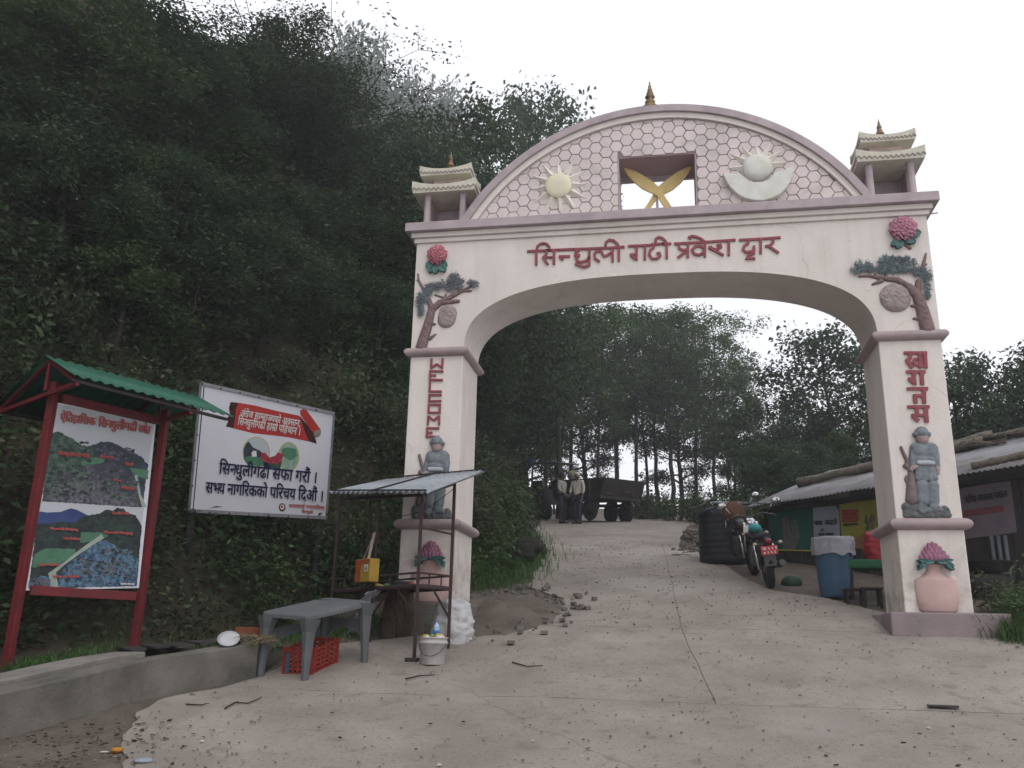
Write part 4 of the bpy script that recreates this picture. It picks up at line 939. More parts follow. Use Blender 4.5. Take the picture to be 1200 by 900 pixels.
flat(VB, [(380,480),(420,470),(470,480),(505,480),(500,518),(470,530),(410,522),(385,500)], .008, 'oval_meadow', M_grn, pan)
flat(VB, [(422,450),(432,440),(450,442),(452,475),(424,475)], .009, 'oval_house', M_whitep, pan)
flat(VB, ovalp(640, 475, 62, 86), .0055, 'oval_rim', M_yel, pan); flat(VB, ovalp(640, 475, 57, 81), .0065, 'oval_picture', mat('printed pale green', (.16,.30,.22), (.36,.44,.36), rough=.5, bump=0, scale=12), pan)
flat(VB, [(600,430),(640,420),(680,430),(690,470),(650,500),(600,470)], .0075, 'oval_hills', M_grn, pan)
flat(VB, [(475,455),(500,450),(525,480),(560,470),(575,450),(608,460),(600,500),(570,520),(540,515),(500,508),(480,490)], .010, 'rhododendron', pm('red bloom', (.40,.04,.06), (.20,.03,.04), 30), pan)
flat(VB, [(490,505),(600,505),(590,550),(520,550),(490,530)], .009, 'foliage', M_ph1, pan)
text('िसन~धुलीगढी सफा गरौं ।', (228,572), (803,630), 100, VB, 'slogan', M_navy, pan, .012, .014)
text('सभ~य नागिरकको पिरचय िदऔं ।', (150,684), (840,738), 98, VB, 'slogan', M_navy, pan, .012, .014)
flat(VB, ovalp(602, 772, 20, 24), .006, 'emblem', M_maroonp, pan); flat(VB, ovalp(602, 770, 13, 16), .0075, 'emblem', M_whitep, pan); flat(VB, ovalp(600, 768, 7, 8), .009, 'emblem', M_redprint, pan)
text('कमलामाई नगरपािलका', (640,772), (850,786), 32, VB, 'footer', M_pinkprint, pan, .006, .014)
text('िसन~धुली', (715,804), (782,808), 24, VB, 'footer', M_pinkprint, pan, .006, .014)

# ------------------------------------------------ grey plastic table
M_ptab = mat('grey moulded plastic', (.105,.115,.12), (.085,.093,.098), rough=.6, scale=4, dirt=(.16,.155,.15), dirt_amt=.4, bump=.1)
ta, tb, tc_ = GR(304, 795), GR(356.5, 800), GR(427, 778)
td = ta+tc_-tb; td.z = prof(td.y)+.0
tb_ = empty('plastic_table', (ta+tc_)/2, 'grey moulded plastic table standing at the end of the kerb wall', 'table')
top4 = [PZ(300, 714, 0)*1 for _ in range(1)]
ctr = (ta+tb+tc_+td)/4
def tt(p, u, v):   # table-top corner above a leg at the traced height
    r = ray(u, v); t = math.hypot(p.x, p.y)/math.hypot(r.x, r.y); return (r*t).z
hA, hB, hC = tt(ta, 304, 717), tt(tb, 356.5, 722), tt(tc_, 430, 704)
nrmz = [hA, hB, hC, hA+hC-hB]
outer = []
for p, z in zip((ta, tb, tc_, td), nrmz):
    d = Vector((p.x-ctr.x, p.y-ctr.y, 0)); outer.append(Vector((p.x, p.y, z))+d*.10)
def rrect(cs, k, off=0):   # rounded quad loop
    o = []
    for i in range(4):
        a, b, c = cs[i-1], cs[i], cs[(i+1) % 4]
        for t in range(5):
            s_ = t/4; p = b+(a-b)*k*(1-s_)**2+(c-b)*k*s_**2; o.append(p+Vector((0,0,off)))
    return o
l1, l2 = rrect(outer, .09), rrect([c_+(ctr-c_)*Vector((1,1,0)).length*0 for c_ in outer], .09, -.045)
mb = MB(); n = 20; cin = sum(outer, Vector())/4
ins = [p+(cin-p)*.06 for p in l1]
mb.add([p+(cin-p)*.015+Vector((0,0,.0)) for p in l1]+[p+Vector((0,0,-.012)) for p in l1]+l2+[p+Vector((0,0,.004)) for p in ins], [(i, (i+1) % n, n+(i+1) % n, n+i) for i in range(n)]+[(n+i, n+(i+1) % n, 2*n+(i+1) % n, 2*n+i) for i in range(n)]+[(i, 3*n+i, 3*n+(i+1) % n, (i+1) % n) for i in range(n)]+[tuple(range(3*n, 4*n)), tuple(range(2*n, 3*n))[::-1]])
mb.build('table_top', M_ptab, tb_)
legs = []
for p, z in zip((ta, tb, tc_, td), nrmz):
    d = Vector((ctr.x-p.x, ctr.y-p.y, 0)); topp = Vector((p.x, p.y, z-.03))+d*.06; ax_ = d.normalized()
    mb = MB(); V = []
    for t, w_ in ((0, .038), (.5, .052), (.8, .072), (1, .12)):
        q = Vector((p.x, p.y, p.z-.01)).lerp(topp, t)
        for a in range(8):
            an = math.pi/4*a; V.append(q+Vector((math.cos(an)*w_*1.0, math.sin(an)*w_*1.0, 0)))
    Fc = [(j*8+k, j*8+(k+1) % 8, (j+1)*8+(k+1) % 8, (j+1)*8+k) for j in range(3) for k in range(8)]+[tuple(range(8))[::-1], tuple(range(24, 32))]
    MB().add(V, Fc).build('leg', M_ptab, tb_)
def archpanel(p, q, z0a, z0b, hh, parent):
    mb = MB(); n = 14; V = []; nrm = Vector((-(q-p).y, (q-p).x, 0)).normalized()*.012
    for i in range(n+1):
        t = i/n; b = p.lerp(q, t); base = z0a+(z0b-z0a)*t; e = abs(2*t-1)**3
        for off in (-1, 1):
            V += [b+nrm*off+Vector((0,0,base-b.z-.22*e-b.z*0)), b+nrm*off+Vector((0,0,base-b.z+hh))]
    Fc = []
    for i in range(n):
        a = i*4; Fc += [(a, a+1, a+5, a+4), (a+2, a+6, a+7, a+3), (a+1, a+3, a+7, a+5), (a, a+4, a+6, a+2)]
    Fc += [(0, 2, 3, 1), (n*4, n*4+1, n*4+3, n*4+2)]
    return mb.add(V, Fc).build('lower_panel', M_ptab, parent)
for p, q in ((ta, td), (td, tc_), (ta, tb)):
    if (p, q) == (ta, tb): continue
    archpanel(p, q, p.z+.36, q.z+.36, .10, tb_)
# red crate under the table
M_crate = mat('red crate plastic', (.27,.035,.025), (.21,.028,.02), rough=.5, scale=9); M_crateb = mat('faded blue label', (.05,.09,.13), (.04,.07,.10), rough=.6)
ka, kb, kc = GR(331.5, 792), GR(364.5, 793.5), GR(394, 779)
kr = empty('crate', (kb+ka)/2, 'red slatted plastic crate pushed under the grey plastic table', 'crate')
kd = ka+kc-kb; kh = .275
def sidepanel(p, q, nm):
    mb = MB(); d = (q-p).normalized(); nv_ = 6
    for i in range(6):
        z = kh*(i+.3)/6; w_ = .028 if i in (0, 5) else .022
        mb.bar(p+Vector((0,0,z)), q+Vector((0,0,z)), .012, w_) if False else mb.prism([p+Vector((0,0,z-w_/2)), q+Vector((0,0,z-w_/2)), q+Vector((0,0,z+w_/2)), p+Vector((0,0,z+w_/2))], Vector((-d.y, d.x, 0))*.012)
    for i in range(nv_+1):
        c = p.lerp(q, i/nv_); w_ = .012 if 0 < i < nv_ else .02
        mb.prism([c-d*w_, c+d*w_, c+d*w_+Vector((0,0,kh)), c-d*w_+Vector((0,0,kh))], Vector((-d.y, d.x, 0))*.016)
    return mb.build(nm, M_crate, kr)
for p, q in ((ka, kb), (kb, kc), (kc, kd), (kd, ka)): sidepanel(p+Vector((0,0,.01)), q+Vector((0,0,.01)), 'slatted_side')
MB().prism([p+Vector((0,0,.012)) for p in (ka, kb, kc, kd)], (0,0,.012)).build('base', M_crate, kr)
for t in (.06, .80):
    p = ka.lerp(kb, t); q = ka.lerp(kb, t+.15); n_ = (kb-ka).normalized(); n_ = Vector((n_.y, -n_.x, 0))*.006
    MB().prism([p+n_+Vector((0,0,.03)), q+n_+Vector((0,0,.03)), q+n_+Vector((0,0,kh-.05)), p+n_+Vector((0,0,kh-.05))], n_).build('side_label', M_crateb, kr)

# ------------------------------------------------ roadside vendor's stall
M_rust = mat('rusty brown angle iron', (.055,.03,.03), (.035,.022,.022), rough=.7, scale=15)
M_zinc = mat('weathered zinc sheet', (.34,.37,.40), (.24,.265,.29), rough=.45, scale=2, metal=.1, dirt=(.12,.10,.09), dirt_amt=.5, stretch=(1,4,1))
p1, p2, p3, p5 = GR(485, 776), GR(525, 762), GR(433, 755), GR(386.5, 738)
st = empty('vendor_stall', (p1+p5)/2, 'rusty iron frame stall with sloping corrugated zinc roof before the left pillar', 'stall')
p6 = Vector((p5.x+(p2.x-p1.x), p5.y+(p2.y-p1.y), 0)); p6.z = prof(p6.y)
def zat(p, u, v): r = ray(u, v); t = math.hypot(p.x, p.y)/math.hypot(r.x, r.y); return (r*t).z
zt1, zt2, zt5 = zat(p1, 499, 578), zat(p2, 540.5, 567), zat(p5, 398, 583)
for p, z in ((p1, zt1), (p2, zt2), (p5, zt5), (p6, zt5+.12)):
    MB().bar((p.x, p.y, p.z-.05), (p.x, p.y, z), .032).build('post', M_rust, st)
zs = zat(p1, 489, 687); zr_ = zat(p1, 490, 671)
MB().bar((p3.x, p3.y, p3.z-.05), (p3.x, p3.y, zt1+.0), .028).build('post', M_rust, st)
V3 = lambda p, z: Vector((p.x, p.y, z))
MB().bar(V3(p1, zs), V3(p5, zs), .03).bar(V3(p1, zs), V3(p2, zs), .03).bar(V3(p2, zs), V3(p6, zs), .03).bar(V3(p5, zs), V3(p6, zs), .03).build('shelf_frame', M_rust, st)
MB().bar(V3(p1, zr_), V3(p5, zr_), .022).bar(V3(p1, zr_), V3(p2, zr_), .022).bar(V3(p2, zr_), V3(p6, zr_), .022).build('guard_rail', M_rust, st)
for a, b, t in [(p1, p5, .3), (p1, p5, .62), (p1, p5, .85), (p1, p2, .33), (p1, p2, .7)]:
    q = a.lerp(b, t); MB().bar(V3(q, zs), V3(q, zr_), .014).build('guard_upright', M_rust, st)
mb = MB(); 
for a, b, t in ((p2, p1, .55), (p1, p5, .22), (p3, p5, .3), (p3, p1, .4)):
    q = a.lerp(b, t); mb.bar(V3(a, zs-.32), V3(q, zs-.01), .018)
mb.build('brace', M_rust, st)
z9 = zat(p1, 494, 618); MB().bar(V3(p1, z9), V3(p2, z9-.02), .02).build('tie_bar', M_rust, st)
# plank shelf
M_plank = mat('grey worn plank', (.10,.085,.07), (.06,.05,.042), rough=.9, scale=4, stretch=(1,8,1), bump=.4)
for k in range(4):
    o0 = (p2-p1)*(k/4+.02); o1 = (p2-p1)*((k+1)/4-.02); o0.z = o1.z = 0
    MB().prism([V3(p1, zs+.017)+o0, V3(p5, zs+.017)+o0, V3(p5, zs+.017)+o1, V3(p1, zs+.017)+o1], (0,0,.014)).build('shelf_plank', M_plank, st)
# roof sheets: traced corners put at the frame's own distances
def pdist(u, v, p, k=1.0): r = ray(u, v); t = math.hypot(p.x, p.y)/math.hypot(r.x, r.y)*k; return r*t
rA = pdist(384.5, 577, p5, .965); rB = pdist(503, 578, p1, .965); rC = pdist(569, 552.5, p2, 1.03); rD = rA+(rC-rB); rD.z = pdist(472, 560, p6, 1.0).z
m0, m1 = rA.lerp(rB, .46), rD.lerp(rC, .50)
corr(rA, m0, m1, rD, 9, .017, 'roof_sheet', M_zinc, st)
up_ = Vector((0,0,.012)); corr(m0-(m0-rA)*.04+up_, rB+up_, rC+up_, m1-(m1-rD)*.04+up_, 10, .017, 'roof_sheet', M_zinc, st)
M_cardb = mat('dark roof strip', (.04,.036,.036), (.025,.022,.022), rough=.9)
for (a, b) in ((m0, m1), (rD, rC)): MB().bar(a.lerp(b, .03)+Vector((0,0,.03)), b+Vector((0,0,.03)), .035, .012).build('roof_batten', M_cardb, st)
MB().bar(rA.lerp(rB, .03)+Vector((0,0,.028)), rA.lerp(rB, .97)+Vector((0,0,.035)), .03, .015).build('roof_batten', M_cardb, st)
MB().bar(V3(p1, zt1)-Vector((0,0,.02)), V3(p2, zt2)-Vector((0,0,.0)), .03).bar(V3(p1, zt1)-Vector((0,0,.02)), V3(p5, zt5)-Vector((0,0,.02)), .03).bar(V3(p5, zt5)-Vector((0,0,.02)), V3(p6, zt5+.1), .03).build('roof_frame', M_rust, st)
mb = MB(); a = V3(p3, zt1-.12); b = V3(p2, zt2-.05)
for k in range(12):
    f = lambda t: a.lerp(b, t)-Vector((0,0,.16*math.sin(math.pi*t)))
    mb.tube([f(k/12), f((k+1)/12)], .004, 5)
mb.tube([f(.75), f(.75)+Vector((-.03,-.02,-.14))], .004, 5); mb.build('wire', M_dark, st)
MB().bb((p1.x-.09, p1.y-.06, p1.z), (p1.x+.05, p1.y+.06, p1.z+.045)).build('foot_block', M_dark, st, bevel=.01)
# printed carton bag hanging by its straps from the post
hb0 = V3(p3, 0)+(p1-p5).normalized()*.02; fr = (p1-p5); fr.z = 0; fr.normalize(); fn = Vector((fr.y, -fr.x, 0)); fn = fn if fn.dot(p3) < 0 else -fn
zc0, zc1 = zat(p3, 438, 684), zat(p3, 438, 657); wcl = zat(p3, 438, 684)
bg_ = empty('carton_bag', V3(p3, zc0)+fn*.06, 'red and yellow printed carton bag hung by cloth straps on the stall post', 'bag')
M_bagr = mat('red orange carton print', (.30,.05,.025), (.26,.07,.03), rough=.6, scale=10); M_bagy = mat('yellow carton print', (.36,.24,.03), (.32,.20,.03), rough=.6, scale=10)
c0 = V3(p3, zc0+.01)+fn*.03
def boxp(o, a, b, c, name, m, parent, bevel=0): return MB().prism([o, o+a, o+a+b, o+b], c).build(name, m, parent, bevel=bevel)
wl = .17; H_ = zc1-zc0
body = boxp(c0-fr*wl, fr*wl*2, Vector((0,0,H_)), fn*.13, 'carton', M_bagy, bg_, bevel=.008)
o_ = c0+fn*.133
boxp(o_-fr*wl*.98+Vector((0,0,H_*.02)), fr*wl*.75, Vector((0,0,H_*.95)), fn*.002, 'print_panel', M_bagr, bg_)
boxp(o_-fr*wl*.2+Vector((0,0,H_*.80)), fr*wl*1.15, Vector((0,0,H_*.17)), fn*.0022, 'print_panel', M_bagr, bg_)
boxp(o_+fr*wl*.28+Vector((0,0,H_*.45)), fr*wl*.5, Vector((0,0,H_*.28)), fn*.0023, 'print_panel', M_whitep, bg_)
for q in (.5, .56, .62): boxp(o_+fr*wl*.34+Vector((0,0,H_*q)), fr*wl*.38, Vector((0,0,H_*.035)), fn*.003, 'print_line', M_maroonp, bg_)
for q in (.12, .22, .30, .6, .68): boxp(o_-fr*wl*.85+Vector((0,0,H_*q)), fr*wl*(.3+.2*math.sin(q*20)), Vector((0,0,H_*.03)), fn*.003, 'print_line', M_bagy, bg_)
M_strap = mat('beige cloth strap', (.30,.25,.19), (.24,.20,.15), rough=.9, scale=20)
hk = V3(p3, zat(p3, 440, 624))+fn*.03
for q in (-.3, .55):
    a = c0+fr*wl*q+fn*.12+Vector((0,0,H_-.06)); MB().bar(a, hk, .035, .006).build('strap', M_strap, bg_)
# food packets and a bowl lying on the shelf
M_steel = mat('dull steel', (.35,.35,.36), (.28,.28,.29), rough=.35, metal=.8)
bwp = V3(p1.lerp(p5, .33)+(p2-p1)*.5, zs+.033)
tag(MB().lathe([(.05,0),(.09,.02),(.12,.055),(.124,.06),(.115,.055),(.08,.022),(.001,.015)], bwp, 20).build('steel_bowl', M_steel), 'shallow steel bowl on the stall shelf beside the carton bag', 'bowl')
M_pack = [mat('snack wrapper %s' % n, c, None, rough=.4, scale=30) for n, c in (('pale', (.5,.47,.42)), ('yellow', (.45,.33,.05)), ('red', (.3,.05,.04)), ('green', (.12,.25,.08)), ('white', (.55,.55,.55)))]
def lump(c, r, m, name, label=None, cat=None, group=None, parent=None, sq=.6, seed=0):
    mb = MB(); r_ = random.Random(seed); n, k = 9, 6; mb.ell((0,0,0), (r, r, r*sq), n, k)
    mb.v = [tuple(Vector(v)*(1+.28*noise.noise(Vector(v)*(2.2/r)*.5+Vector((seed*3.1, 0, 0))))+Vector(c)) for v in mb.v]
    o_ = mb.build(name, m, parent)
    if label: tag(o_, label, cat, group)
    return o_
for k, t in enumerate((.08, .16, .48, .52, .44, .56)):
    q = V3(p1.lerp(p5, t)+(p2-p1)*(.2+.1*(k % 3)), zs+.045)
    lump(q, .045, M_pack[(k*2) % 5], 'snack_packet', 'small crumpled snack packet left on the stall shelf', 'packet', 'packets on the stall shelf', seed=k)
# bucket of rubbish
bk = GR(507, 779); bk0 = empty('bucket', bk, 'white plastic paint bucket full of rubbish at the foot of the stall', 'bucket')
M_bkt = mat('dirty white bucket', (.44,.43,.42), (.36,.35,.34), rough=.5, scale=7, dirt=(.20,.18,.16), dirt_amt=.7, dirt_scale=6)
bk_r = 15.2/F*10
MB().lathe([(bk_r*.84,0),(bk_r*.86,.01),(bk_r*.98,.21),(bk_r*1.05,.215),(bk_r*1.05,.235),(bk_r*.99,.24),(bk_r,.265),(bk_r*1.06,.27),(bk_r*1.06,.282),(bk_r*.98,.282),(bk_r*.96,.24),(bk_r*.9,.2),(.001,.2)], bk, 28).build('body', M_bkt, bk0)
hp = [bk+Vector((math.sin(a)*bk_r*1.02, -abs(math.cos(a))*bk_r*1.07, .24-.15*math.cos(a))) for a in np.linspace(-1.5, 1.5, 13)]
MB().tube(hp, .0035, 6).build('handle', M_dark, bk0)
for k, (dx, dy, dz, i_) in enumerate([(-.09,-.02,.28,1),(-.05,-.07,.27,4),(.0,-.06,.28,3),(.06,-.05,.29,1),(.09,-.03,.28,0),(.1,.02,.28,2),(-.02,.05,.29,4),(.04,.06,.28,0),(-.08,.05,.28,2),(.02,-.09,.26,2),(.075,-.08,.27,4)]):
    lump(bk+Vector((dx, dy, dz)), .04, M_pack[i_], 'wrapper', 'crumpled wrapper among the rubbish in the white bucket', 'wrapper', 'wrappers in the bucket', seed=k+20, sq=.8)
M_bot = mat('clear bluish bottle', (.35,.5,.62), (.3,.45,.58), rough=.2, spec=.5); M_lab = mat('blue bottle label', (.03,.16,.42), (.03,.13,.36), rough=.4)
bt = empty('water_bottle', bk+Vector((.02,.02,.28)), 'empty plastic water bottle with blue label sticking up from the bucket', 'bottle')
MB().lathe([(.03,0),(.034,.02),(.034,.09),(.03,.10),(.034,.11),(.028,.135),(.013,.155),(.013,.17)], bk+Vector((.02,.02,.27)), 14).build('body', M_bot, bt)
MB().lathe([(.035,0),(.035,.05)], bk+Vector((.02,.02,.305)), 14).build('label_band', M_lab, bt)
MB().lathe([(.015,0),(.015,.014)], bk+Vector((.02,.02,.438)), 10).build('cap', M_lab, bt)
# white sack behind
M_sack = mat('white woven sack', (.52,.52,.53), (.38,.38,.39), rough=.7, scale=9, dirt=(.2,.19,.18), dirt_amt=.5, bump=.5, bscale=30)
def sack(base, rx, ry, h, name, label, m, seed, lean=(0,0), taper=.8, nf=9):
    mb = MB(); n, k = 40, 30; V = []; 
    for j in range(k+1):
        t = j/k; r = (.86+.14*math.sin(math.pi*min(1, t*1.3)))*(1-(max(0, t-.86)/.14)**2*.75)
        for i in range(n):
            a = 2*math.pi*i/n; f = 1+.05*math.sin(a*nf+t*3+seed)+.09*noise.noise(Vector((math.cos(a)*1.6, math.sin(a)*1.6, t*5+seed)))+.07*noise.fractal(Vector((math.cos(a)*2.2, math.sin(a)*2.2, t*9+seed*3)), 1, 2, 4)+.02*math.sin(t*30+5*noise.noise(Vector((math.cos(a)*1.5, math.sin(a)*1.5, seed))))
            V.append((base.x+rx*r*f*math.cos(a)+lean[0]*t, base.y+ry*r*f*math.sin(a)+lean[1]*t, base.z+h*t+.02*math.sin(a*3+seed)*t))
    V.append((base.x+lean[0], base.y+lean[1], base.z+h*1.0)); V.append((base.x, base.y, base.z))
    Fc = [(j*n+i, j*n+(i+1) % n, (j+1)*n+(i+1) % n, (j+1)*n+i) for j in range(k) for i in range(n)]
    Fc += [(k*n+i, k*n+(i+1) % n, (k+1)*n) for i in range(n)]+[((k+1)*n+1, (i+1) % n, i) for i in range(n)]
    mb.add(V, Fc, True); return tag(mb.build(name, m), label, 'sack')
sb = GR(527, 756); sack(sb+Vector((0,.1,0)), .245, .2, .52, 'sack', 'full white woven sack standing against the left plinth beside the stall', M_sack, 1.3)
# sawn log standing upright
M_log = mat('rough bark log', (.085,.06,.04), (.03,.022,.016), rough=1, scale=16, stretch=(3,3,.6), bump=1, bscale=30)
lg = GR(456, 749)
mb = MB(); V = []; n = 22; 
for j in range(9):
    for i in range(n):
        a = 2*math.pi*i/n; r = .185*(1+.12*noise.noise(Vector((math.cos(a)*2, math.sin(a)*2, j*.25)))+.05*math.sin(a*11))*(1.08-.02*j)
        V.append((lg.x+r*math.cos(a)+j*.008, lg.y+.15+r*math.sin(a), lg.z-.05+j*.082))
Fc = [(j*n+i, j*n+(i+1) % n, (j+1)*n+(i+1) % n, (j+1)*n+i) for j in range(8) for i in range(n)]+[tuple(range(8*n, 9*n))]
tag(MB().add(V, Fc).build('tree_stump', M_log), 'upright sawn log with rough bark behind the vendor stall', 'log')
# crumpled pale plastic sheet draped between stump and table
def drape(pts, w_, name, label, m, seed, amp=.06, cat='plastic sheet'):
    V = []; nu, nv = 16, 12; k = len(pts)-1
    for i in range(nu+1):
        t = i/nu*k; a = min(int(t), k-1); p = Vector(pts[a]).lerp(Vector(pts[a+1]), t-a)
        for j in range(nv+1):
            s_ = (j/nv-.5)*w_; nn = noise.fractal(Vector((i*.5+seed, j*.5, 1)), 1, 2, 3)
            V.append((p.x+s_*.35+amp*nn, p.y+s_*.5+amp*noise.noise(Vector((i*.6, j*.7, seed)))*1.5, p.z+s_*.15+amp*nn*.9))
    Fc = [(i*(nv+1)+j, i*(nv+1)+j+1, (i+1)*(nv+1)+j+1, (i+1)*(nv+1)+j) for i in range(nu) for j in range(nv)]
    o_ = MB().add(V, Fc, True).build(name, m); md = o_.modifiers.new('t', 'SOLIDIFY'); md.thickness = .006
    return tag(o_, label, cat)
M_plas = mat('pale plastic sheet', (.34,.34,.37), (.22,.22,.25), rough=.35, scale=8, bump=.4, bscale=20)
dp = [V3(p3, zs-.02)+fn*.05+fr*.12, V3(p3, zs-.12)+fn*.07, V3(p3, zs-.26)+fn*.04-fr*.1, V3(p3, zs-.34)-fr*.28, V3(p3, p3.z+.12)-fr*.42]
drape(dp, .34, 'plastic_sheet', 'crumpled pale plastic sheet drooping from the stall shelf towards the table', M_plas, 4)
# flat dark boards covering the drain, brick, plate
b0, b1, b2, b3 = GR(140, 766, LZ), GR(225, 769, LZ), GR(300, 752, LZ), GR(250, 742, LZ)
M_slate = mat('wet dark board', (.055,.048,.045), (.03,.027,.026), rough=.7, scale=5, bump=.6, bscale=20)
bs = empty('drain_cover', (b0+b2)/2, 'loose dark weathered boards laid across the drain beyond the notice board', 'boards')
for k in range(6):
    t0, t1 = k/6+.01, (k+1)/6-.01; a, b, c, d = b0.lerp(b2, t0), b0.lerp(b2, t1), b3.lerp(b2, .0), b3
    sdv = (b3-b0)*.62; sdv = Vector((sdv.x*.5-.45, sdv.y*.4+.15, .0)); e = rng.uniform(-.05, .05)
    MB().prism([a+Vector((.08+e,0,.01+.012*(k % 2))), b+Vector((.08-e,0,.012+.012*(k % 2))), b+sdv+Vector((e,0,.03)), a+sdv+Vector((0,0,.035))], (0,0,.022)).build('board', M_slate, bs)
M_brick = mat('red clay brick', (.22,.07,.04), (.16,.05,.03), rough=.95, scale=18)
bp_ = GR(288, 748, LZ); tag(MB().box(bp_+Vector((0,.05,.07)), (.26,.12,.085), Matrix.Rotation(.25, 3, 'Z')).build('clay_brick', M_brick, bevel=.006), 'loose red clay brick beside the white plate on the drain boards', 'brick')
pp = GR(267, 757, LZ); tag(MB().lathe([(.001,0),(.06,.002),(.11,.014),(.112,.018),(.06,.008),(.001,.006)], pp+Vector((0,0,.06)), 26, axis=(.25,-.62,.75)).build('plate', mat('white melamine', (.5,.5,.52), rough=.35, bump=0)), 'white round plate tilted up on the dark drain boards', 'plate')
mb = MB(); hp_ = GR(296, 757, LZ)
for k in range(90):
    c = hp_+Vector((rng.gauss(0, .12), rng.gauss(.1, .09), .03+rng.random()*.07)); d = Vector((rng.gauss(0,1), rng.gauss(0,1), rng.gauss(0,.4))).normalized()*.07
    mb.bar(c-d, c+d, .006)
tag(mb.build('dry_twigs', mat('dry straw', (.22,.18,.11), (.14,.11,.07), rough=.9)), kind='stuff')
# ================================================================== SHEDS ON THE RIGHT
M_wood = mat('dark sooty planks', (.045,.038,.037), (.028,.024,.024), rough=.9, scale=5, stretch=(4,4,.5), bump=.4)
M_tin = mat('old corrugated roof tin', (.25,.245,.26), (.17,.165,.17), rough=.6, scale=2.5, metal=.15, dirt=(.12,.09,.07), dirt_amt=.8, dirt_scale=1.6)
M_bamb = mat('grey brushwood pole', (.18,.155,.125), (.09,.078,.065), rough=1, scale=10, bump=.8)
ZE = 2.5
eN, eF = PZ(1290, 532, ZE), PZ(873, 594, ZE)
ed = Vector((eF.x-eN.x, eF.y-eN.y, 0)); eL = ed.length; ea = ed.normalized(); en = Vector((ea.y, -ea.x, 0)); en = en if en.dot(eN) < 0 else -en   # towards the road
shed = empty('shop_shed', Vector((eN.x, eN.y, prof(eN.y)))+ea*eL*.5-en*.3, 'long low roadside shop shed with corrugated tin roof and faded posters', 'shed')
def sp(s, o, z): p = eN+ea*s+en*o; return Vector((p.x, p.y, z))
WO = -.42
def sdist(u):  # position along wall for image column u
    r = ray(u, 650); n0 = en; p0 = sp(0, WO, 0); q = r*((p0.dot(n0))/(r.dot(n0))); return (q-sp(0, WO, 0)).dot(ea)
sA, sB = sdist(1215)-.6, eL-.05
mbp = []; s_ = sA; k = 0
while s_ < sB-.05:
    w_ = rng.uniform(.16, .22); e = min(s_+w_, sB); z0 = prof(sp(s_, WO, 0).y)-.3
    MB().prism([sp(s_+.006, WO, z0), sp(e-.006, WO, z0), sp(e-.006, WO, ZE-.02), sp(s_+.006, WO, ZE-.02)], -en*(.03+rng.random()*.012)).build('wall_plank', M_wood, shed); s_ = e; k += 1
for sx in (sA, sB):
    MB().prism([sp(sx, WO-.05, -.2), sp(sx, WO-2.6, -.2), sp(sx, WO-2.6, ZE+.75), sp(sx, WO-.05, ZE)], ea*.04).build('end_wall', M_wood, shed)
MB().prism([sp(sA, WO-2.6, -.3), sp(sB, WO-2.6, -.3), sp(sB, WO-2.6, ZE+.75), sp(sA, WO-2.6, ZE+.75)], -en*.05).build('back_wall', M_wood, shed)
MB().bar(sp(sA, WO+.06, ZE-.07), sp(sB, WO+.06, ZE-.07), .08).build('wall_beam', M_wood, shed)
RW, RH = 2.5, .98
nsh = 9
for k in range(nsh):
    a, b = eL*k/nsh-.04, eL*(k+1)/nsh+.04; j = rng.uniform(-.06, .06); dz = .012*(k % 2)
    corr(sp(a, j, ZE+dz), sp(b, j, ZE+dz), sp(b, -RW, ZE+RH+dz), sp(a, -RW, ZE+RH+dz), 9, .012, 'roof_sheet', M_tin, shed, nper=6)
for k in range(12):
    s_ = eL*(k+.5)/12; MB().bar(sp(s_, -.02, ZE-.035), sp(s_, -RW, ZE+RH-.035), .04).build('rafter', M_wood, shed)
# bundles of brushwood poles holding the roof down
def pole(sa, oa, sb, ob, r, lab):
    pts = []; za = lambda o: ZE+RH*(-o/RW)+r+.02
    for i in range(9):
        t = i/8; s_ = sa+(sb-sa)*t; o = oa+(ob-oa)*t; pts.append(sp(s_, o, za(o)+.02*noise.noise(Vector((t*5, sa, 1)))))
    tag(MB().tube(pts, [r*(1+.12*math.sin(i*1.7)) for i in range(9)], 9).build('roof_pole', M_bamb), lab, 'pole')
sR = sdist(1105); sC = sdist(1020)
pole(sdist(1230), -2.42, sR+.2, -2.38, .075, 'thick grey pole lying along the top of the shed roof right of the gate')
pole(sdist(1225), -.45, sdist(1165), -.12, .055, 'short grey pole lying askew near the eave right of the gate')
pole(sC-1.2, -2.1, eL-.35, -1.1, .085, 'long grey brushwood pole lying low on the shed roof left of the right pillar')
pole(sC-1.2, -2.42, eL-1.9, -1.75, .10, 'thick brushwood bundle on the upper shed roof left of the right pillar')
mb = MB()
for k in range(160):
    s_ = rng.uniform(sC-1.5, eL-2.2); o = rng.uniform(-2.45, -1.9); c = sp(s_, o, ZE+RH*(-o/RW)+.05+rng.random()*.1); d = (ea*rng.uniform(.1, .35)+en*rng.gauss(0, .05)+Vector((0,0,rng.gauss(0,.02))))
    mb.bar(c-d, c+d, rng.uniform(.012, .03))
tag(mb.build('roof_brushwood', M_bamb), kind='stuff')
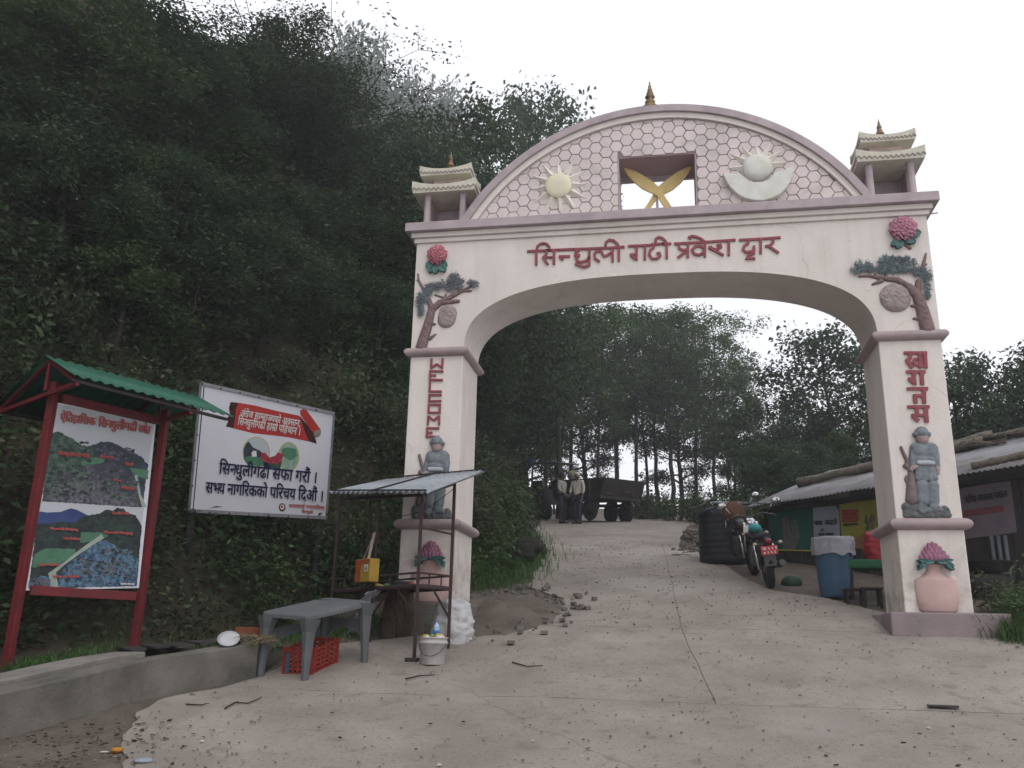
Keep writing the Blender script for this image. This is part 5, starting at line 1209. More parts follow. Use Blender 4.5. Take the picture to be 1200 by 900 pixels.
# posters
WPl = Plane(sp(0, WO+.012, 0), en)
def poster(name, pts, m, label, cat='poster'):
    c = WPl(*pts[0]); e = empty(name, (c.x, c.y, c.z), label, cat)
    slabp(WPl, pts, .0, .012, 'sheet', m, e); return e
M_pg = mat('green mural print', (.018,.10,.07), (.012,.06,.055), rough=.6, bump=0, scale=2)
e = poster('poster', [(901,600),(953,592),(954,646),(902,643)], M_pg, 'dark green mural sheet with pale figures on the shed wall behind the motorcycle')
VW = WPl.view(800, 500, 4.092)
M_fig = mat('pale figure print', (.16,.13,.13), (.08,.08,.08), rough=.6, bump=0, scale=14)
flat(VW, [(478,440),(500,430),(512,450),(520,500),(548,560),(545,588),(482,586),(484,500)], .014, 'figure', M_fig, e)
flat(VW, [(520,450),(545,445),(560,480),(565,530),(550,570),(530,540)], .0145, 'figure', mat('grey figure print', (.12,.15,.13), (.06,.08,.07), rough=.6, bump=0, scale=14), e)
flat(VW, [(492,436),(500,430),(508,440),(505,455),(495,452)], .016, 'figure_head', mat('reddish print', (.18,.06,.06), rough=.6, bump=0), e)
flat(VW, [(455,588),(628,592),(628,598),(455,594)], .016, 'border', M_yel, e)
M_pw = mat('grey white sheet', (.26,.28,.32), (.23,.25,.28), rough=.6, bump=0, scale=3)
e = poster('poster', [(953,595),(979,592.5),(983.5,599),(985,636),(954.5,637.5)], M_pw, 'white notice sheet with dark writing on the shed wall above the blue barrel')
VN = WPl.view(940, 570, 11.25); M_ink = mat('dark ink', (.02,.02,.03), rough=.6, bump=0)
text('मास', (172,510), (275,508), 85, VN, 'writing', M_ink, e, .015, .02); text('काट^ने', (315,507), (470,502), 90, VN, 'writing', M_ink, e, .015, .02)
text('ठाउँ', (255,592), (290,592), 40, VN, 'writing', M_ink, e, .015, .02); text('मासु पसल', (225,650), (425,645), 50, VN, 'writing', M_ink, e, .015, .02)
M_py = mat('yellow poster print', (.24,.23,.03), (.20,.20,.035), rough=.6, bump=0, scale=2)
e = poster('poster', [(984,591),(1034,583),(1036,646),(987,636)], M_py, 'yellow advertising sheet with red logo box on the shed wall')
flat(VN, [(530,310),(745,300),(750,465),(535,478)], .014, 'logo_box', mat('red poster ink', (.28,.035,.025), rough=.6, bump=0), e)
flat(VN, [(545,335),(735,328),(738,405),(548,412)], .0155, 'logo_field', mat('orange poster ink', (.32,.12,.05), rough=.6, bump=0), e)
text('वाइ वाइ', (560,395), (728,388), 75, VN, 'logo_text', mat('red poster ink', (.28,.035,.025)), e, .017, .03)
text('नूडल~स', (555,465), (735,458), 50, VN, 'logo_text', mat('orange poster ink', (.32,.12,.05)), e, .017, .03)
text('सबैको रोजाइ', (555,522), (750,508), 36, VN, 'writing', M_maroonp, e, .017, .01)
flat(VN, [(670,710),(840,605),(900,640),(900,830),(720,820)], .014, 'picture', mat('orange brown print', (.24,.11,.05), (.18,.09,.04), rough=.6, bump=0), e)
for k, (x, y) in enumerate([(850,430),(880,470),(920,420),(950,400),(870,520),(930,500)]):
    flat(VN, [(x-25,y+60),(x-10,y-40),(x+5,y-60),(x+20,y-10),(x+22,y+60)], .014+.001*k, 'picture', [mat('dull green print', (.05,.10,.05)), mat('dull pink print', (.22,.10,.09))][k % 2], e)
M_pr = mat('faded pinkish banner', (.16,.13,.15), (.12,.10,.12), rough=.6, bump=0, scale=3)
e = poster('shop_banner', [(1118,574),(1184,562),(1192,624),(1122,633)], M_pr, 'faded pinkish grey banner on the shed wall right of the gate pillar', 'banner')
flat(WPl, [(1130,598),(1176,592),(1177,600),(1130,606)], .014, 'red_stripe', mat('faded red stripe', (.16,.05,.06), rough=.6, bump=0), e)
text('चिया नास~ता पसल', (1132,590), (1182,582), 11, WPl, 'writing', M_ink, e, .015, .02)
# blue barrel covered with plastic
bpz = GR(981, 701); bb0 = empty('blue_barrel', bpz, 'tall blue plastic barrel with crumpled clear plastic tied over its mouth', 'barrel')
M_blue = mat('faded blue plastic', (.045,.10,.175), (.038,.08,.14), rough=.45, scale=5, dirt=(.12,.13,.15), dirt_amt=.5)
br_ = .265; bh = .80
MB().lathe([(br_*.8,0),(br_*.84,.03),(br_*.92,.3),(br_*1.0,.7),(br_*1.02,.72),(br_*1.0,.75),(br_*1.04,bh)], bpz, 30).build('body', M_blue, bb0)
mb = MB(); n, kk = 40, 12; V = []
for j in range(kk+1):
    t = j/kk
    for i in range(n):
        a = 2*math.pi*i/n
        if t < .5: r = br_*(1.10+.03*math.sin(a*13)+.06*noise.noise(Vector((math.cos(a)*3, math.sin(a)*3, t*4)))); z = bh-.20+.24*t*2-.05*noise.noise(Vector((math.cos(a)*2, math.sin(a)*2, 7)))*(1-t*2)
        else: r = br_*1.1*(1-(t-.5)*2)+.001; z = bh+.045+.03*noise.noise(Vector((math.cos(a)*2*r*6, math.sin(a)*2*r*6, 3)))
        V.append((bpz.x+r*math.cos(a), bpz.y+r*math.sin(a), bpz.z+z))
mb.add(V, [(j*n+i, j*n+(i+1) % n, (j+1)*n+(i+1) % n, (j+1)*n+i) for j in range(kk) for i in range(n)], True).build('plastic_cover', M_plas, bb0)
# green covered stand with red printed sack, low stools
gs = GR(1016, 703); gpos = gs+Vector((.12, .1, 0)); gpos.z = prof(gpos.y)
M_gcl = mat('green cloth', (.02,.12,.05), (.015,.09,.04), rough=.8, scale=8)
gt = empty('covered_stand', gpos, 'small dark stand covered with green cloth half hidden behind the right pillar', 'stand')
MB().bb((gpos.x-.38, gpos.y-.2, gpos.z+.40), (gpos.x+.45, gpos.y+.25, gpos.z+.53)).build('green_cloth', M_gcl, gt, bevel=.03)
for sx in (-.32, .38):
    for sy in (-.15, .2): MB().bb((gpos.x+sx-.025, gpos.y+sy-.025, gpos.z-.05), (gpos.x+sx+.025, gpos.y+sy+.025, gpos.z+.41)).build('leg', M_wood, gt)
M_rsack = mat('red printed sack', (.32,.02,.03), (.24,.018,.025), rough=.5, scale=8)
sack(Vector((gpos.x+.10, gpos.y+.05, gpos.z+.53)), .17, .12, .42, 'sack', 'bright red printed sack standing on the green covered stand', M_rsack, 5, nf=5)
for k, (u, v, h) in enumerate([(1003, 709, .22), (1022, 712, .26)]):
    p = GR(u, v); e = empty('low_stool', p, ['low dark wooden stool nearest the blue barrel', 'low dark wooden stool touching the right gate pillar'][k], 'stool')
    MB().bb((p.x-.14, p.y-.1, p.z+h-.03), (p.x+.14, p.y+.12, p.z+h)).build('seat', M_wood, e, bevel=.005)
    for sx in (-.11, .11):
        for sy in (-.07, .09): MB().bb((p.x+sx-.018, p.y+sy-.018, p.z-.02), (p.x+sx+.018, p.y+sy+.018, p.z+h-.03)).build('leg', M_wood, e)
# things right of the pillar
pk = WPl(1158, 700); pk = Vector((pk.x-.15, pk.y-.55, 0)); pk.z = max(prof(pk.y), .2)
M_rub = mat('black rubber', (.018,.018,.019), (.028,.028,.028), rough=.85, scale=20)
def torus(mb, c, R, r, axis=(0,0,1), n=28, m=10):
    M = Vector((0,0,1)).rotation_difference(Vector(axis)).to_matrix(); V = []
    for i in range(n):
        a = 2*math.pi*i/n
        for j in range(m):
            b = 2*math.pi*j/m; V.append(Vector(c)+M @ Vector(((R+r*math.cos(b))*math.cos(a), (R+r*math.cos(b))*math.sin(a), r*math.sin(b))))
    return mb.add(V, [(i*m+j, ((i+1) % n)*m+j, ((i+1) % n)*m+(j+1) % m, i*m+(j+1) % m) for i in range(n) for j in range(m)], True)
tag(MB().lathe([(.2,0),(.24,.04),(.30,.16),(.31,.17),(.27,.15),(.2,.05),(.001,.04)], pk+Vector((.05,.05,.34)), 24).build('black_basin', M_rub), 'wide black basin on the dark heap right of the gate', 'basin')
lump(pk+Vector((0,0,.17)), .33, M_rub, 'black_bag', 'bulging black bag under the basin right of the gate', 'bag', seed=12, sq=.6)
for k, u in enumerate((1166, 1174, 1182)):
    a = WPl(u, 640)+en*.06; tag(MB().tube([(a.x, a.y, prof(a.y)), (a.x, a.y, a.z+.15)], .03, 8).build('grey_pipe', mat('grey plastic pipe', (.10,.12,.13), rough=.5)), ['grey pipe on the shed wall, left of three beneath the pinkish banner', 'grey pipe on the shed wall, middle of three beneath the pinkish banner', 'grey pipe on the shed wall, right of three beneath the pinkish banner'][k], 'pipe')
# black water tank
tk = GR(850, 662); tkp = empty('water_tank', tk, 'black ribbed plastic water tank standing between the rubble and the motorcycle', 'water tank')
M_tank = mat('black tank plastic', (.014,.016,.022), (.02,.022,.03), rough=.55, scale=4, dirt=(.07,.065,.06), dirt_amt=.4)
pr = [(.40, 0)]; 
for i in range(8): z = .06+i*.112; pr += [(.435, z), (.443, z+.03), (.443, z+.075), (.435, z+.10)]
pr += [(.38, 1.0), (.25, 1.06), (.16, 1.08)]
MB().lathe(pr, tk+Vector((0,.25,0)), 30).build('body', M_tank, tkp)
MB().lathe([(.20, 0), (.21, .07), (.12, .10), (.001, .105)], tk+Vector((0,.25,1.04)), 18).build('lid', M_tank, tkp)
M_tarp = mat('grey white tarpaulin', (.22,.23,.25), (.12,.13,.14), rough=.6, scale=5)
drape([tk+Vector((-.55,-.1,1.02)), tk+Vector((-.2,-.1,1.12)), tk+Vector((.3,-.1,1.1)), tk+Vector((.85,.05,1.12))], .3, 'tarpaulin', 'grey tarpaulin scrap thrown over the black water tank', M_tarp, 9, .04, 'tarpaulin')
# rubble heap at the road edge
M_rub1 = mat('rubble concrete', (.17,.155,.14), (.11,.10,.09), rough=1, scale=6, bump=.6)
mb = MB(); r0 = GR(812, 640)
for k in range(150):
    y = rng.gauss(0, .9); c = Vector((r0.x+.2+y*.22+rng.gauss(0,.16), r0.y+y, 0)); h = .34*math.exp(-(y/.9)**2); c.z = prof(c.y)+rng.random()*h
    mb.box(c, (rng.uniform(.05,.2), rng.uniform(.05,.16), rng.uniform(.03,.12)), Matrix.Rotation(rng.uniform(0,3), 3, 'Z') @ Matrix.Rotation(rng.gauss(0,.4), 3, 'X'))
tag(mb.build('rubble_heap', M_rub1), kind='stuff')
# ------------------------------------------------ motorcycle
M_blk = mat('black motorcycle paint', (.015,.016,.022), (.02,.021,.028), rough=.3, bump=0, spec=.5)
M_chr = mat('chrome', (.55,.55,.56), (.45,.45,.46), rough=.2, metal=1, bump=0)
M_eng = mat('engine alloy', (.12,.12,.125), (.07,.07,.075), rough=.45, metal=.7)
rw = GR(903, 690); fw_ = GR(880, 669); fd = Vector((fw_.x-rw.x, fw_.y-rw.y, 0)); fd.normalize(); 
mc = empty('motorcycle', rw, 'black motorcycle parked beside the shed seen from behind with a red number plate', 'motorcycle')
slope_ = (prof(rw.y+fd.y*1.28)-prof(rw.y)); 
fx = Vector((fd.x*1.28, fd.y*1.28, slope_)).normalized(); sdv = fx.cross(Vector((0,0,1))).normalized(); lean = Matrix.Rotation(math.radians(-7), 3, fx); uz = lean @ sdv.cross(fx).normalized(); sdv = fx.cross(uz).normalized()
def mp3(x, y, z): return rw+fx*x+sdv*y+uz*z      # x forward, y right, z up
sy = tuple(sdv)
for x in (0, 1.28):
    wh = empty('wheel', (0,0,0)); wh.parent = mc; wh.location = mp3(x, 0, .3)-rw
    torus(MB(), mp3(x,0,.3), .245, .055 if x == 0 else .045, sy, 30, 8).build('tyre', M_rub, wh)
    mb = torus(MB(), mp3(x,0,.3), .195, .018, sy, 26, 6)
    mb.lathe([(.06,-.06),(.06,.06)], mp3(x,0,.3), 12, axis=sy)
    for k in range(6):
        a = k*math.pi/3; mb.bar(mp3(x,0,.3), mp3(x+.19*math.cos(a),0,.3+.19*math.sin(a)), .02)
    mb.build('rim', M_eng, wh)
MB().tube([mp3(.25,0,.42), mp3(.45,0,.40), mp3(.75,0,.38), mp3(.85,0,.62), mp3(1.0,0,.85)], .03, 8).build('frame', M_blk, mc)
MB().ell(mp3(.72,0,.78), (.16,.13,.13), 14, 10, Matrix((fx, sdv, uz)).transposed() @ Matrix.Diagonal((1.6,.95,.9))).build('fuel_tank', M_blk, mc)
MB().tube([mp3(-.28,0,.84), mp3(-.1,0,.80), mp3(.2,0,.77), mp3(.5,0,.80)], [.06,.11,.125,.07], 10, flat=.5, fdir=uz).build('seat', M_rub, mc)
MB().tube([mp3(-.33,0,.78), mp3(-.15,0,.72), mp3(.25,0,.62)], [.05,.1,.1], 10).build('tail_fairing', M_blk, mc)
MB().tube([mp3(-.3,0,.42), mp3(-.24,0,.56), mp3(-.12,0,.64), mp3(.1,0,.66)], [.075,.08,.08,.06], 8, flat=.4, fdir=uz).build('rear_mudguard', M_blk, mc)
MB().prism([mp3(-.31,-.085,.60), mp3(-.31,.085,.60), mp3(-.35,.085,.40), mp3(-.35,-.085,.40)], -fx*.01).build('mud_flap', M_blk, mc)
MB().ell(mp3(-.36,0,.765), (.06,.06,.04), 10, 6).build('tail_light', mat('dark red lens', (.22,.01,.015), rough=.2, bump=0, spec=.5), mc)
pt_ = MB().prism([mp3(-.385,-.12,.57), mp3(-.385,.12,.57), mp3(-.36,.12,.70), mp3(-.36,-.12,.70)], -fx*.008).build('number_plate', mat('red number plate', (.50,.03,.04), rough=.4, bump=0), mc)
PLp = Plane(mp3(-.396,0,.635), mp3(-.36,0,.70)-mp3(-.385,0,.57)); npn = (mp3(-.36,.12,.70)-mp3(-.385,-.12,.57)).cross(mp3(-.36,-.12,.70)-mp3(-.385,.12,.57)).normalized()
PLp = Plane(mp3(-.398,0,.635), npn)
def uvof(p): z = p.dot(FW); return (600+F*p.dot(RT)/z, 450-F*p.dot(UP)/z)
a, b = uvof(mp3(-.393,-.105,.585)), uvof(mp3(-.393,.105,.585))
if a[0] > b[0]: a, b = b, a
text('बा २ ९ प', (a[0], a[1]-4.5), (b[0], b[1]-4.5), 5.0, PLp, 'plate_text', M_whitep, pt_, .004, .03)
text('७ २ ९ ३', (a[0]+1, a[1]+.2), (b[0]-1, b[1]+.2), 5.0, PLp, 'plate_text', M_whitep, pt_, .004, .03)
for y in (-.17, .17):
    MB().bar(mp3(-.3, y*.3, .72), mp3(-.3, y, .73), .012).build('indicator_stem', M_blk, mc); MB().ell(mp3(-.31, y*1.1, .73), (.035,.025,.025), 8, 6).build('indicator', mat('pale amber lens', (.5,.42,.32), rough=.3, bump=0), mc)
MB().tube([mp3(.5,.14,.3), mp3(.2,.16,.3), mp3(-.05,.18,.36), mp3(-.28,.18,.42)], [.025,.03,.05,.05], 10).build('exhaust', M_eng, mc)
MB().box(mp3(.6,0,.42), (.26,.26,.30), Matrix((fx, sdv, uz)).transposed()).build('engine', M_eng, mc, bevel=.03)
for y in (-.1, .1):
    MB().tube([mp3(1.28,y,.3), mp3(1.08,y,.9)], .022, 8).build('fork_leg', M_chr, mc); MB().tube([mp3(0,y*1.2,.3), mp3(.12,y*1.4,.66)], .025, 8).build('shock_absorber', M_chr, mc)
MB().tube([mp3(.95,-.36,1.0), mp3(1.02,-.2,1.04), mp3(1.05,0,.98), mp3(1.02,.2,1.04), mp3(.95,.36,1.0)], .014, 8).build('handlebar', M_blk, mc)
for y in (-.36, .36): MB().tube([mp3(.98,y,1.0), mp3(.84,y*1.12,.98)], .02, 8).build('grip', M_rub, mc)
for y in (-.3, .3):
    MB().tube([mp3(1.0,y*.9,1.02), mp3(.98,y*1.3,1.2)], .006, 6).build('mirror_stem', M_chr, mc)
    MB().ell(mp3(.96,y*1.45,1.22), (.075,.018,.055), 12, 8, Matrix((sdv, fx, uz)).transposed()).build('mirror', M_chr, mc)
MB().ell(mp3(1.14,0,.88), (.1,.1,.1), 12, 8).build('headlight', M_chr, mc)
MB().tube([mp3(1.0,0,.58), mp3(1.28,0,.64), mp3(1.5,0,.5)], [.06,.07,.05], 8, flat=.4, fdir=uz).build('front_mudguard', M_blk, mc)
for y in (-.13,): MB().box(mp3(.70,y,.84), (.1,.03,.12)).build('tank_sticker', M_whitep, mc, bevel=.01)
tag(MB().ell(mp3(.30,-.06,.90), (.10,.10,.065), 12, 8).build('cloth_bundle', mat('turquoise cloth', (.06,.36,.38), (.04,.28,.30), rough=.7)), 'small turquoise bundle resting on the motorcycle seat', 'bundle')
# second, mostly hidden motorbike
m2 = copy_tree(mc); m2.location = rw+Vector((fd.x*1.25-.02, fd.y*1.25, 0)); m2.location.z = prof(m2.location.y); m2.rotation_euler = (0, 0, .12)
m2['label'] = 'second dark motorcycle parked ahead, brown jacket over its handlebar'
for c in list(m2.children):
    if c.name.startswith(('number_plate', 'tank_sticker')):
        for g in list(c.children): bpy.data.objects.remove(g)
        bpy.data.objects.remove(c)
tag(MB().ell(m2.location+Vector((-.25,.55,1.12)), (.2,.14,.2), 12, 8).build('brown_jacket', mat('brown cloth', (.12,.06,.035), (.07,.04,.025), rough=.9)), 'brown jacket bundled over the second motorcycle', 'jacket')
# green sack and wheel by the shed wall
gk = GR(922, 688); lump(gk+Vector((.1,.2,.08)), .17, mat('dull green sacking', (.03,.075,.045), (.02,.05,.035), rough=.8), 'green_bundle', 'dull green bundle slumped at the shed wall beside the motorcycle', 'bundle', seed=3, sq=.6)

# ================================================================== TRACTOR, TRAILER, PEOPLE
trA, trB = GR(750, 617), GR(628, 604)    # trailer tail end and tractor nose on the ground
td_ = Vector((trB.x-trA.x, trB.y-trA.y, 0)); TL = td_.length; ta_ = td_.normalized()
print('tractor', trA, trB, TL)
trA = GR(738, 615); ppl = GR(677, 614.5)
trA = Vector((3.6*0+trA.x, trA.y, trA.z))
ang = math.atan2(.80, -.60); ta_ = Vector((math.cos(ang), math.sin(ang), 0)); tn_ = Vector((-ta_.y, ta_.x, 0)); tn_ = tn_ if tn_.dot(trA) < 0 else -tn_
base = GR(722, 613); base = Vector((base.x, base.y, 0))
def T3(s, o, z): p = base+ta_*s+tn_*o; return Vector((p.x, p.y, prof(base.y+ta_.y*max(0, min(6, s)))+z))
ax3 = tuple(tn_)
M_trl = mat('rusty brown steel with painted shade', (.042,.036,.034), (.028,.024,.023), rough=.8, scale=5); M_trc = mat('dark red tractor body', (.04,.045,.045), (.03,.03,.03), rough=.6); M_tarpb = mat('blue tarpaulin', (.03,.14,.32), (.02,.10,.26), rough=.6); M_tarpg = mat('grey green canopy', (.14,.17,.15), (.10,.12,.11), rough=.7)  # trailer steel is coloured darker to carry the shade it stands in
tl = empty('farm_trailer', T3(1.3, 0, 0), 'rusty steel tipping trailer hitched behind the tractor at the top of the road', 'trailer')
def bx3(s0, s1, o0, o1, z0, z1, name, m, parent, bevel=.01): return MB().prism([T3(s0,o0,z0), T3(s1,o0,z0), T3(s1,o1,z0), T3(s0,o1,z0)], (0,0,z1-z0)).build(name, m, parent, bevel=bevel)
bx3(-.3, 2.75, -.8, .8, .72, .80, 'bed', M_trl, tl)
MB().prism([T3(-.55,.80,1.35), T3(-.3,.8,.8), T3(2.75,.8,.8), T3(2.85,.8,1.38)], tuple(-tn_*.04)).build('side_board', M_trl, tl); MB().prism([T3(-.55,-.80,1.35), T3(-.3,-.8,.8), T3(2.75,-.8,.8), T3(2.85,-.8,1.38)], tuple(tn_*.04)).build('side_board', M_trl, tl)
MB().prism([T3(-.55,-.8,1.35), T3(-.55,.8,1.35), T3(-.3,.8,.8), T3(-.3,-.8,.8)], tuple(ta_*.04)).build('tail_board', M_trl, tl); MB().prism([T3(2.85,-.8,1.38), T3(2.85,.8,1.38), T3(2.75,.8,.8), T3(2.75,-.8,.8)], tuple(ta_*.04)).build('head_board', M_trl, tl)
mb = MB()
for s_ in (.3, .9, 1.5, 2.1): mb.bar(T3(s_,.83,.82), T3(s_,.83,1.36), .05)
mb.build('side_stake', M_trl, tl); MB().bar(T3(.3,.5,.6), T3(3.3,.1,.55), .1).bar(T3(.3,-.5,.6), T3(3.3,-.1,.55), .1).build('chassis', M_trl, tl)
for s_ in (.45, 1.35):
    for o in (-.7, .7):
        wh = empty('wheel'); wh.parent = tl; wh.location = T3(s_,o,.4)-tl.location
        torus(MB(), T3(s_,o,.4), .28, .11, ax3, 24, 8).build('tyre', M_rub, wh); MB().lathe([(.19,-.08),(.2,.0),(.19,.08),(.05,.1)], T3(s_,o,.4), 14, axis=ax3).build('rim', M_trl, wh)
tt_ = empty('tractor', T3(4.6, 0, 0), 'dark farm tractor with blue and grey canopy turning at the top of the road', 'tractor')
bx3(4.0, 4.6, -.25, .25, .6, 1.1, 'gearbox', M_trc, tt_); bx3(4.6, 6.1, -.27, .27, .65, 1.28, 'bonnet', M_trc, tt_, .05); bx3(6.1, 6.14, -.22, .22, .7, 1.2, 'grille', M_dark, tt_)
for o in (-.62, .62):
    wh = empty('wheel'); wh.parent = tt_; wh.location = T3(4.15,o,.68)-tt_.location
    torus(MB(), T3(4.15,o,.68), .52, .17, ax3, 30, 8).build('tyre', M_rub, wh); MB().lathe([(.38,-.08),(.4,.0),(.36,.1),(.1,.05)], T3(4.15,o,.68), 16, axis=ax3).build('rim', M_trl, wh)
    wh = empty('wheel'); wh.parent = tt_; wh.location = T3(5.8,o,.36)-tt_.location
    torus(MB(), T3(5.8,o,.38), .27, .10, ax3, 24, 8).build('tyre', M_rub, wh); MB().lathe([(.19,-.06),(.2,.0),(.19,.06)], T3(5.8,o,.38), 14, axis=ax3).build('rim', M_trl, wh)
    MB().prism([T3(3.6,o,1.05), T3(3.75,o,1.42), T3(4.5,o,1.42), T3(4.75,o,1.0)], tuple(tn_*.22*(-1 if o < 0 else 1)*.5)).build('mudguard', M_trc, tt_)
for s_, o in ((3.75,-.55),(3.75,.55),(4.9,-.5),(4.9,.5)): MB().bar(T3(s_,o,1.3 if s_ < 4 else .9), T3(s_,o,2.12), .04).build('canopy_post', M_dark, tt_)
corr(T3(3.4,-.7,2.16), T3(5.3,-.7,2.2), T3(5.3,.75,2.14), T3(3.4,.75,2.1), 6, .02, 'canopy', M_tarpg, tt_)
MB().prism([T3(4.5,.62,2.24), T3(5.45,.5,2.26), T3(5.5,.8,1.92), T3(4.7,.82,1.86), T3(4.5,.8,2.05)], (0,0,.03)).build('tarpaulin_flap', M_tarpb, tt_)
MB().box(T3(4.1,0,1.25), (.4,.4,.12)).box(T3(3.92,0,1.45), (.1,.4,.35)).build('seat', M_rub, tt_, bevel=.03); torus(MB(), T3(4.6,0,1.5), .2, .02, (ta_.x*-.5, ta_.y*-.5, .8)).build('steering_wheel', M_rub, tt_)
MB().tube([T3(5.5,.2,1.25), T3(5.5,.2,1.9)], .035, 8).build('exhaust_pipe', M_dark, tt_)
tag(MB().ell(T3(2.6,.1,1.62), (.2,.2,.2), 12, 8).build('pale_sack', mat('pale olive cloth', (.22,.22,.15), (.16,.16,.11), rough=.9)), 'pale rounded bundle on the front of the trailer load', 'bundle')
mb = MB()
for k in range(120):
    s_, o = rng.uniform(-.3, 2.6), rng.uniform(-.7, .7); mb.box(T3(s_, o, .85+rng.random()*.45), (rng.uniform(.1,.3),)*3, Matrix.Rotation(rng.uniform(0,3), 3, (0,0,1)))
tag(mb.build('trailer_load', M_soil), kind='stuff')
# people: skinned skeletons
M_skin = mat('brown skin', (.11,.06,.042), (.09,.05,.036), rough=.6); M_shirt = mat('pale shirt', (.30,.29,.27), (.24,.23,.22), rough=.85, scale=6); M_shirt2 = mat('off white shirt', (.40,.38,.33), (.32,.30,.27), rough=.85, scale=6); M_trs = mat('dark trousers', (.02,.024,.04), (.016,.018,.03), rough=.9); M_hair = mat('black hair', (.012,.01,.01), rough=.6); M_cap = mat('pale cap', (.45,.44,.40), rough=.8)
def skin(name, verts, edges, radii, m, parent, root=0, sub=2):
    me = bpy.data.meshes.new(name); me.from_pydata([tuple(v) for v in verts], edges, []); me.materials.append(m)
    o_ = bpy.data.objects.new(name, me); COL.objects.link(o_); o_.parent = parent
    md = o_.modifiers.new('skin', 'SKIN'); md.use_smooth_shade = True; sv = me.skin_vertices[0].data
    for i, r in enumerate(radii): sv[i].radius = (r, r*.82) if i in () else (r, r); sv[i].use_root = (i == root)
    sb_ = o_.modifiers.new('s', 'SUBSURF'); sb_.levels = sb_.render_levels = sub; return o_
def person(loc, rz, label, pose, shirt, cap, H=1.66, holding=None):
    root = empty('person', loc, label, 'person'); root.rotation_euler = (0, 0, rz); k = H/1.7
    # joints: x right, y forward
    J = {'pel': (0,0,.92), 'w': (0,.0,1.06), 'ch': (0,.01,1.26), 'nk': (0,0,1.43), 'hb': (0,.02,1.5), 'hd': (0,.03,1.6)}
    J.update(pose)
    names = list(J); idx = {n: i for i, n in enumerate(names)}
    V = [Vector(J[n])*k for n in names]
    Ed = [('pel','w'),('w','ch'),('ch','nk'),('nk','hb'),('hb','hd')]
    for s_ in 'LR': Ed += [('pel','hp'+s_),('hp'+s_,'kn'+s_),('kn'+s_,'an'+s_),('an'+s_,'to'+s_),('ch','sh'+s_),('sh'+s_,'el'+s_),('el'+s_,'wr'+s_),('wr'+s_,'pa'+s_)]
    R = {'pel': .12, 'w': .115, 'ch': .13, 'nk': .05, 'hb': .065, 'hd': .09, 'hp': .085, 'kn': .055, 'an': .038, 'to': .035, 'sh': .055, 'el': .038, 'wr': .024, 'pa': .03}
    rad = [R.get(n, R.get(n[:-1], .05))*k for n in names]
    E_ = [(idx[a], idx[b]) for a, b in Ed]
    for s_ in 'LR':
        pa = V[idx['pa'+s_]]; d = (pa-V[idx['wr'+s_]]).normalized(); sd_ = d.cross(Vector((0,1,0))); sd_ = sd_.normalized() if sd_.length > .1 else Vector((1,0,0))
        for f in range(5):
            sp_ = (f-2)*.016*k if f else -.045*k; ln = (.075, .085, .08, .065)[f-1]*k if f else .05*k
            b_ = pa+d*(.03*k if f else -.01)+sd_*sp_; V.append(b_); V.append(b_+d*ln*.6+Vector((0,.01,0))); V.append(b_+d*ln+Vector((0,.028*k,0)))
            n0 = len(V)-3; E_ += [(idx['pa'+s_], n0), (n0, n0+1), (n0+1, n0+2)]; rad += [.011*k, .009*k, .008*k]
    skin('body', V, E_, rad, M_skin, root)
    sub = lambda ns: [V[idx[n]] for n in ns]
    sn = ['pel','w','ch','shL','shR','elL','elR']; up1 = {'pel': Vector((0,0,-.03))}
    sv = [V[idx[n]]+up1.get(n, Vector()) for n in sn]; ex = [V[idx['nk']]-Vector((0,0,.03))]
    mids = [V[idx['elL']].lerp(V[idx['wrL']], .6), V[idx['elR']].lerp(V[idx['wrR']], .6)]
    skin('shirt', sv+ex+mids, [(0,1),(1,2),(2,3),(2,4),(3,5),(4,6),(2,7),(5,8),(6,9)], [.155*k,.145*k,.15*k,.078*k,.078*k,.055*k,.055*k,.06*k,.042*k,.042*k], shirt, root)
    tn = ['pel','hpL','hpR','knL','knR','anL','anR']
    skin('trousers', sub(tn), [(0,1),(0,2),(1,3),(2,4),(3,5),(4,6)], [.14*k,.105*k,.105*k,.08*k,.08*k,.06*k,.06*k], M_trs, root)
    hd = V[idx['hd']]
    MB().ell(hd+Vector((0,-.01,.02))*k, (.088*k,.105*k,.105*k), 14, 10).build('cap' if cap else 'hair', M_cap if cap else M_hair, root, local=True)
    MB().ell(hd+Vector((0,.045,-.015))*k, (.072*k,.07*k,.09*k), 14, 10).ell(hd+Vector((0,.118,-.02))*k, (.014*k,.018*k,.024*k), 8, 6).ell(hd+Vector((.085,.01,-.02))*k, (.012,.02,.03), 8, 6).ell(hd+Vector((-.085,.01,-.02))*k, (.012,.02,.03), 8, 6).build('face', M_skin, root, local=True)
    MB().ell(hd+Vector((.03,.106,.005))*k, (.012,.008,.007), 8, 6).ell(hd+Vector((-.03,.106,.005))*k, (.012,.008,.007), 8, 6).ell(hd+Vector((0,.108,-.06))*k, (.022,.008,.006), 8, 6).build('eyes_and_mouth', M_hair, root, local=True)
    for s_ in 'LR':
        t_ = V[idx['to'+s_]]; a_ = V[idx['an'+s_]]; MB().tube([a_-Vector((0,.03,.03)), t_+Vector((0,.03,0))], [.045, .038], 10).build('shoe', M_hair, root, local=True)
    return root
pose1 = {'hpL': (-.1,0,.88), 'knL': (-.12,.03,.48), 'anL': (-.12,0,.09), 'toL': (-.13,.13,.04), 'hpR': (.1,0,.88), 'knR': (.13,.05,.49), 'anR': (.15,.03,.09), 'toR': (.18,.16,.04),
    'shL': (-.19,0,1.38), 'elL': (-.30,-.06,1.12), 'wrL': (-.16,-.02,.98), 'paL': (-.12,.04,.95), 'shR': (.19,0,1.38), 'elR': (.25,.02,1.12), 'wrR': (.2,.16,.98), 'paR': (.18,.22,.95)}
